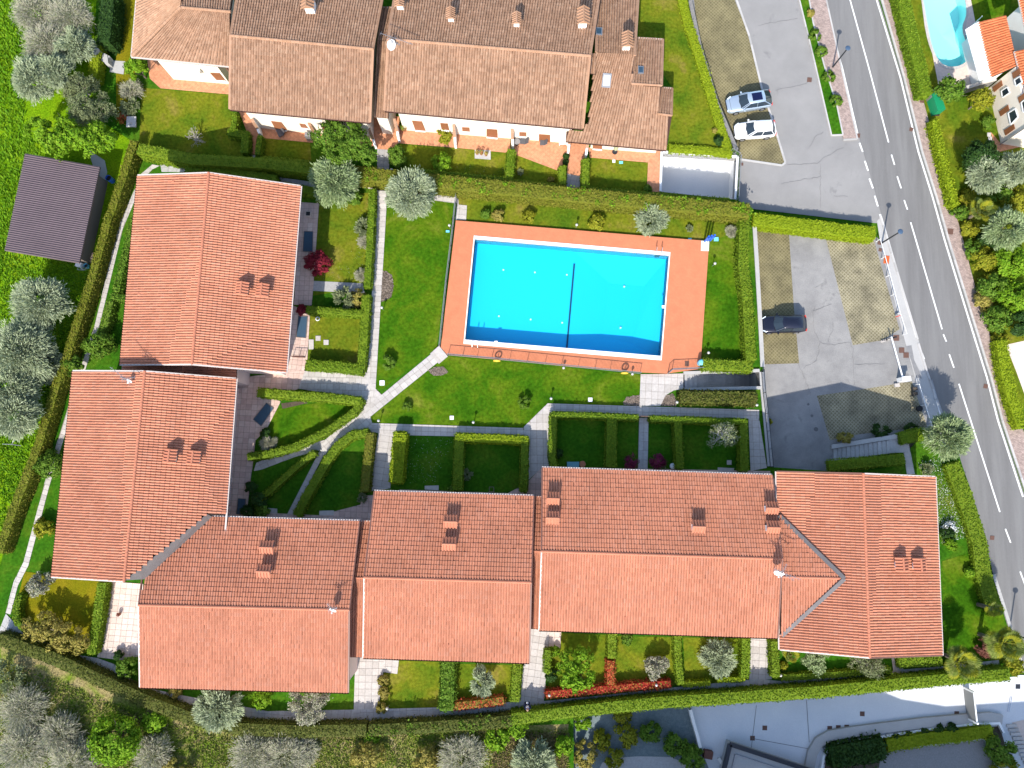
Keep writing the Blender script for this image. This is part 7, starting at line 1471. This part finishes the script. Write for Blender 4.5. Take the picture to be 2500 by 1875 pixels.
for s in (-1, 1): b = MB(); b.beam(p+Vector((.26*s, -.5, .9)), p+Vector((.26*s, .5, .9)), .04, .04); b.tube(p+Vector((.26*s, 0, 0)), p+Vector((.26*s, 0, .88)), .02); b.build('frame', m_white, t)
p = P(1501, 371, 0); t = thing('folded_parasol', 'pale folded parasol on the last upper terrace', 'parasol', (p.x, p.y, 0)); b = MB(); b.tube((p.x, p.y, 0), (p.x, p.y, 2.1), .03); b.build('pole', m_grey, t); b = MB(); b.tube((p.x, p.y, .8), (p.x, p.y, 2.1), .24, .1, 12); b.build('canopy', M('parasol_cloth', [(.33, .34, .2)], .9), t); b = MB(); b.tube((p.x, p.y, 0), (p.x, p.y, .1), .3, .28, 12); b.build('base', m_dark, t)
p = P(1375, 352, 0); t = thing('white_bench', 'white bench with boxes on it at the right end of the terrace', 'bench', (p.x, p.y, 0)); b = MB(); b.box((p.x, p.y, .45), (.9, .45, .06)); b.build('seat', m_white, t)
for s in (-1, 1): b = MB(); b.box((p.x+.38*s, p.y, .21), (.06, .4, .42)); b.build('leg', m_white, t)
p = P(757, 338, 0); b = MB(); b.box((p.x, p.y, .5), (.55, .5, 1.0)); tag(b.build('storage_cabinet', m_grey), 'grey cabinet against the fin wall behind the big tree', 'cabinet')
p = P(1256, 340, 0)
# shaded gardens of the long house
p = P(1398, 1135, 0); t = thing('garden_chest', 'teal garden chest at the eaves of the long house', 'chest', (p.x, p.y, 0)); b = MB(); b.box((p.x, p.y, .28), (1.1, .55, .5)); b.build('body', M('teal_plastic', [(.06, .17, .2)], .5), t); b = MB(); b.box((p.x, p.y, .56), (1.16, .6, .06)); b.build('lid', M('teal_lid', [(.08, .22, .26)], .5), t)
p = P(1421, 1133, 0); t = thing('straw_basket', 'straw coloured basket beside the teal chest', 'basket', (p.x, p.y, 0)); b = MB(); b.tube((p.x, p.y, 0), (p.x, p.y, .45), .24, .3, 12); b.build('basket', M('straw', [(.36, .28, .15)], .9, 'noise', 9), t); b = MB(); b.tube((p.x, p.y, .44), (p.x, p.y, .5), .32, .3, 12); b.build('rim', m_terra, t)
p = P(1641, 1138, 0); b = MB(); b.ball((p.x, p.y, .22), .3, 12, 6, 0, .7); tag(b.build('white_pouffe', m_white), 'white round pouffe under the purple bush', 'pouffe')
for px, py, l in ((1200, 1195, 'small square pale frame on the grass at the eaves of the short house'), (1619, 1146, 'small square frame at the eaves right of the purple bush')):
    t = thing('frame_stool', l, 'stool', P(px, py, 0)); w = PL(sq(px, py, 11, 12), .4)
    for i in range(4): b = MB(); b.beam(w[i], w[(i+1) % 4], .05, .05); b.build('rail', m_wood, t); b = MB(); b.tube(Vector((w[i].x, w[i].y, 0)), w[i], .025); b.build('leg', m_wood, t)
# slatted wooden gate above the grey path, dark mat
gt = thing('slatted_gate', 'small wooden slatted gate at the head of the grey path', 'gate', P(1572, 1019, 0)); a, b_ = P(1561, 1018, 0), P(1583, 1019, 0)
for i in range(6): q_ = a.lerp(b_, (i+.5)/6); b = MB(); b.box((q_.x, q_.y, .55), (.09, .03, 1.1)); b.build('slat', m_wood, gt)
for z in (.25, .95): b = MB(); b.beam(a+Vector((0, .03, z)), b_+Vector((0, .03, z)), .04, .08); b.build('rail', m_terra, gt)
# left side: barbecue, stone table, shed yard clutter
t = thing('barbecue', 'grey masonry barbecue with a sloping hood at the top left', 'barbecue', P(262, 150, 0)); p = P(258, 148, 0); b = MB(); b.box((p.x, p.y, .45), (1.6, .8, .9), -.5); b.build('base', m_conc, t); b = MB(); b.box((p.x-.35, p.y+.2, 1.3), (.8, .7, .9), -.5); b.build('hood', m_slabg, t); b = MB(); b.box((p.x-.35, p.y+.2, 1.95), (.4, .4, .5), -.5); b.build('flue', m_conc, t); b = MB(); b.box((p.x+.6, p.y-.4, .5), (.9, .35, 1.0), -1.4); b.build('side_wall', m_slabg, t)
p = P(329, 305, 0); t = thing('stone_table', 'grey stone table beside the small red maple', 'table', (p.x, p.y, 0)); b = MB(); b.box((p.x, p.y, .7), (.95, 1.1, .08)); b.build('table_top', m_conc, t); b = MB(); b.box((p.x, p.y, .33), (.4, .5, .66)); b.build('leg', m_conc, t); b = MB(); b.ball((p.x, p.y-.2, .8), .13, 10, 6); b.build('bowl', m_slab, t)
for px, py, r, h, m_, l in ((275, 442, .3, .85, m_blue, 'blue plastic drum at the upper right corner of the shed'), (217, 652, .22, .6, m_lblue, 'teal bucket at the lower right corner of the shed')):
    p = P(px, py, 0); t = thing('plastic_drum', l, 'drum', (p.x, p.y, 0)); b = MB(); b.tube((p.x, p.y, 0), (p.x, p.y, h), r*.9, r, 14, cap=False); b.tube((p.x, p.y, 0), (p.x, p.y, .03), r*.9, r*.9, 14); b.build('drum', m_, t); b = MB(); b.tube((p.x, p.y, h-.2), (p.x, p.y, h-.19), r*.93, r*.93, 14); b.build('water', m_black, t)
p = P(199, 649, 0); b = MB(); b.box((p.x, p.y, .3), (.55, .45, .6), -.2); tag(b.build('white_container', m_white), 'white container beside the teal bucket', 'container')
t = thing('timber_stack', 'stack of weathered planks at the lower right of the shed', 'timber', P(212, 625, 0))
for i in range(9): a, b_ = P(203+i*.6, 612+i*3.2, .1), P(230-i*.4, 620+i*2.6, .1); b = MB(); b.beam(a+Vector((0, 0, .1+.05*(i % 3))), b_+Vector((0, 0, .14+.05*(i % 2))), .09, .05); b.build('plank', m_wood, t)
t = thing('plank_pile', 'long grey boards lying along the right wall of the shed', 'timber', P(240, 500, 0))
for i in range(3): a, b_ = P(246+i*5, 440, .2), P(214+i*5, 600, .2); b = MB(); b.beam(a+Vector((0, 0, .1*i)), b_+Vector((0, 0, .1*i)), .14, .06); b.build('board', m_wood, t)
t = thing('swing_frame', 'rusty metal swing frame in the meadow beside the lowest olive', 'frame', P(25, 1072, 0)); w = [P(5, 1058, .9), P(48, 1058, .9), P(28, 1085, .9), P(6, 1084, .9), P(52, 1088, .5)]
for i, j in ((0, 1), (1, 2), (2, 3), (2, 4)): b = MB(); b.tube(w[i], w[j], .035); b.build('bar', m_grey, t)
for q_ in w[:4]: b = MB(); b.tube(Vector((q_.x, q_.y, 0)), q_, .03); b.build('leg', m_grey, t)
# green mailbox shelter across the road
t = thing('waste_container', 'green waste container with a grey lid beside the brick pavement', 'container', P(2275, 258, LOW)); a, b_ = P(2270, 240, LOW), P(2283, 282, LOW); b = MB(); b.beam(a+Vector((0, 0, .6)), b_+Vector((0, 0, .6)), .85, 1.2); b.build('body', m_green, t); c0, c1 = P(2262, 233, LOW), P(2270, 250, LOW); b = MB(); b.beam(c0+Vector((0, 0, .5)), c1+Vector((0, 0, .5)), .55, 1.0); b.build('lid', m_grey, t)
for q_ in (a, b_): b = MB(); b.tube(q_+Vector((-.35, 0, .12)), q_+Vector((.35, 0, .12)), .1, .1, 8); b.build('wheel', m_black, t)
wall('grey stone garden wall running from the awning to the villa', [(2360, 214), (2395, 203), (2432, 193)], 1.2, .3, m_stone, LOW, m_slab)
# stone wheel-like disc and lamp shades
# ------------------------------------------------------------------ person with the controller on the perimeter path
def person(label, px, py):
    f = P(px, py, 0.05); t = thing('person', label, 'person', f)
    J = {'pelvis': (0, 0, .93), 'chest': (0, .02, 1.28), 'neck': (0, .03, 1.46), 'head': (0, .02, 1.56), 'top': (0, 0, 1.72), 'hipL': (-.1, 0, .9), 'kneeL': (-.14, .04, .5), 'ankL': (-.2, 0, .1), 'toeL': (-.22, .2, .05), 'hipR': (.1, 0, .9), 'kneeR': (.12, .05, .5), 'ankR': (.15, 0, .1), 'toeR': (.19, .2, .05), 'shL': (-.19, .02, 1.4), 'elL': (-.29, .1, 1.13), 'wrL': (-.1, .32, 1.1), 'hdL': (-.06, .4, 1.11), 'shR': (.19, .02, 1.4), 'elR': (.34, .1, 1.15), 'wrR': (.12, .32, 1.1), 'hdR': (.07, .4, 1.11)}
    E_ = [('pelvis', 'chest'), ('chest', 'neck'), ('neck', 'head'), ('head', 'top'), ('pelvis', 'hipL'), ('hipL', 'kneeL'), ('kneeL', 'ankL'), ('ankL', 'toeL'), ('pelvis', 'hipR'), ('hipR', 'kneeR'), ('kneeR', 'ankR'), ('ankR', 'toeR'), ('chest', 'shL'), ('shL', 'elL'), ('elL', 'wrL'), ('wrL', 'hdL'), ('chest', 'shR'), ('shR', 'elR'), ('elR', 'wrR'), ('wrR', 'hdR')]
    rad = {'pelvis': .15, 'chest': .165, 'neck': .06, 'head': .095, 'top': .075, 'hip': .1, 'knee': .065, 'ank': .045, 'toe': .04, 'sh': .075, 'el': .05, 'wr': .035, 'hd': .04}
    ks = list(J); me = bpy.data.meshes.new('body'); me.from_pydata([J[k] for k in ks], [(ks.index(a), ks.index(b)) for a, b in E_], []); o = link('body', me, t); m = o.modifiers.new('skin', 'SKIN'); sv = me.skin_vertices[0].data
    for i, k in enumerate(ks): r = rad.get(k) or rad[k[:-1]]; sv[i].radius = (r, r); sv[i].use_root = (k == 'pelvis')
    o.modifiers.new('sub', 'SUBSURF').render_levels = 2
    me.materials.append(M('navy_clothes', [(.012, .018, .07)], .9))
    b = MB(); b.tube((0, .03, .9), (0, .04, 1.38), .165, .18, 12); b.ball((0, .05, 1.38), .17, 12, 6, 0, .4); b.build('shirt', M('white_shirt', [(.6, .58, .6)], .9), t, smooth=True, local=True)
    b = MB(); b.ball((0, .02, 1.6), .115, 12, 8, 0, 1.2); b.ball((0, .13, 1.59), .025, 6, 4); b.ball((-.115, .02, 1.59), .025, 6, 4); b.ball((.115, .02, 1.59), .025, 6, 4); b.build('face', M('skin', [(.42, .24, .17)], .7), t, smooth=True, local=True); b = MB(); b.ball((0, -.025, 1.65), .12, 12, 8, 0, .95); b.build('hair', M('light_brown_hair', [(.26, .17, .11)], .8), t, smooth=True, local=True)
    for s in (-1, 1):
        b = MB(); b.ball((s*.075, .38, 1.1), .045, 8, 5, 0, .6)
        for k in range(4): b.tube((s*(.05+.018*k), .41, 1.11), (s*(.04+.018*k), .46-.006*k, 1.1), .01, .008, 5)
        b.tube((s*.05, .37, 1.13), (s*.02, .41, 1.14), .012, .009, 5); b.build('hand', bpy.data.materials['skin'], t, local=True)
        b = MB(); b.box((s*.185-.0, .08, .05), (.1, .28, .1)); b.build('shoe', m_black, t, local=True)
    c = MB(); c.box((f.x, f.y+.44, f.z+1.12), (.17, .1, .05)); c.tube((f.x-.05, f.y+.47, f.z+1.14), (f.x-.05, f.y+.55, f.z+1.2), .008, n=5); c.tube((f.x+.05, f.y+.47, f.z+1.14), (f.x+.05, f.y+.55, f.z+1.2), .008, n=5)
    tag(c.build('remote_control', m_white), 'pale remote control held by the person on the path', 'controller'); return t
person('person in navy and white standing on the lower path holding a controller', 1287, 1719)
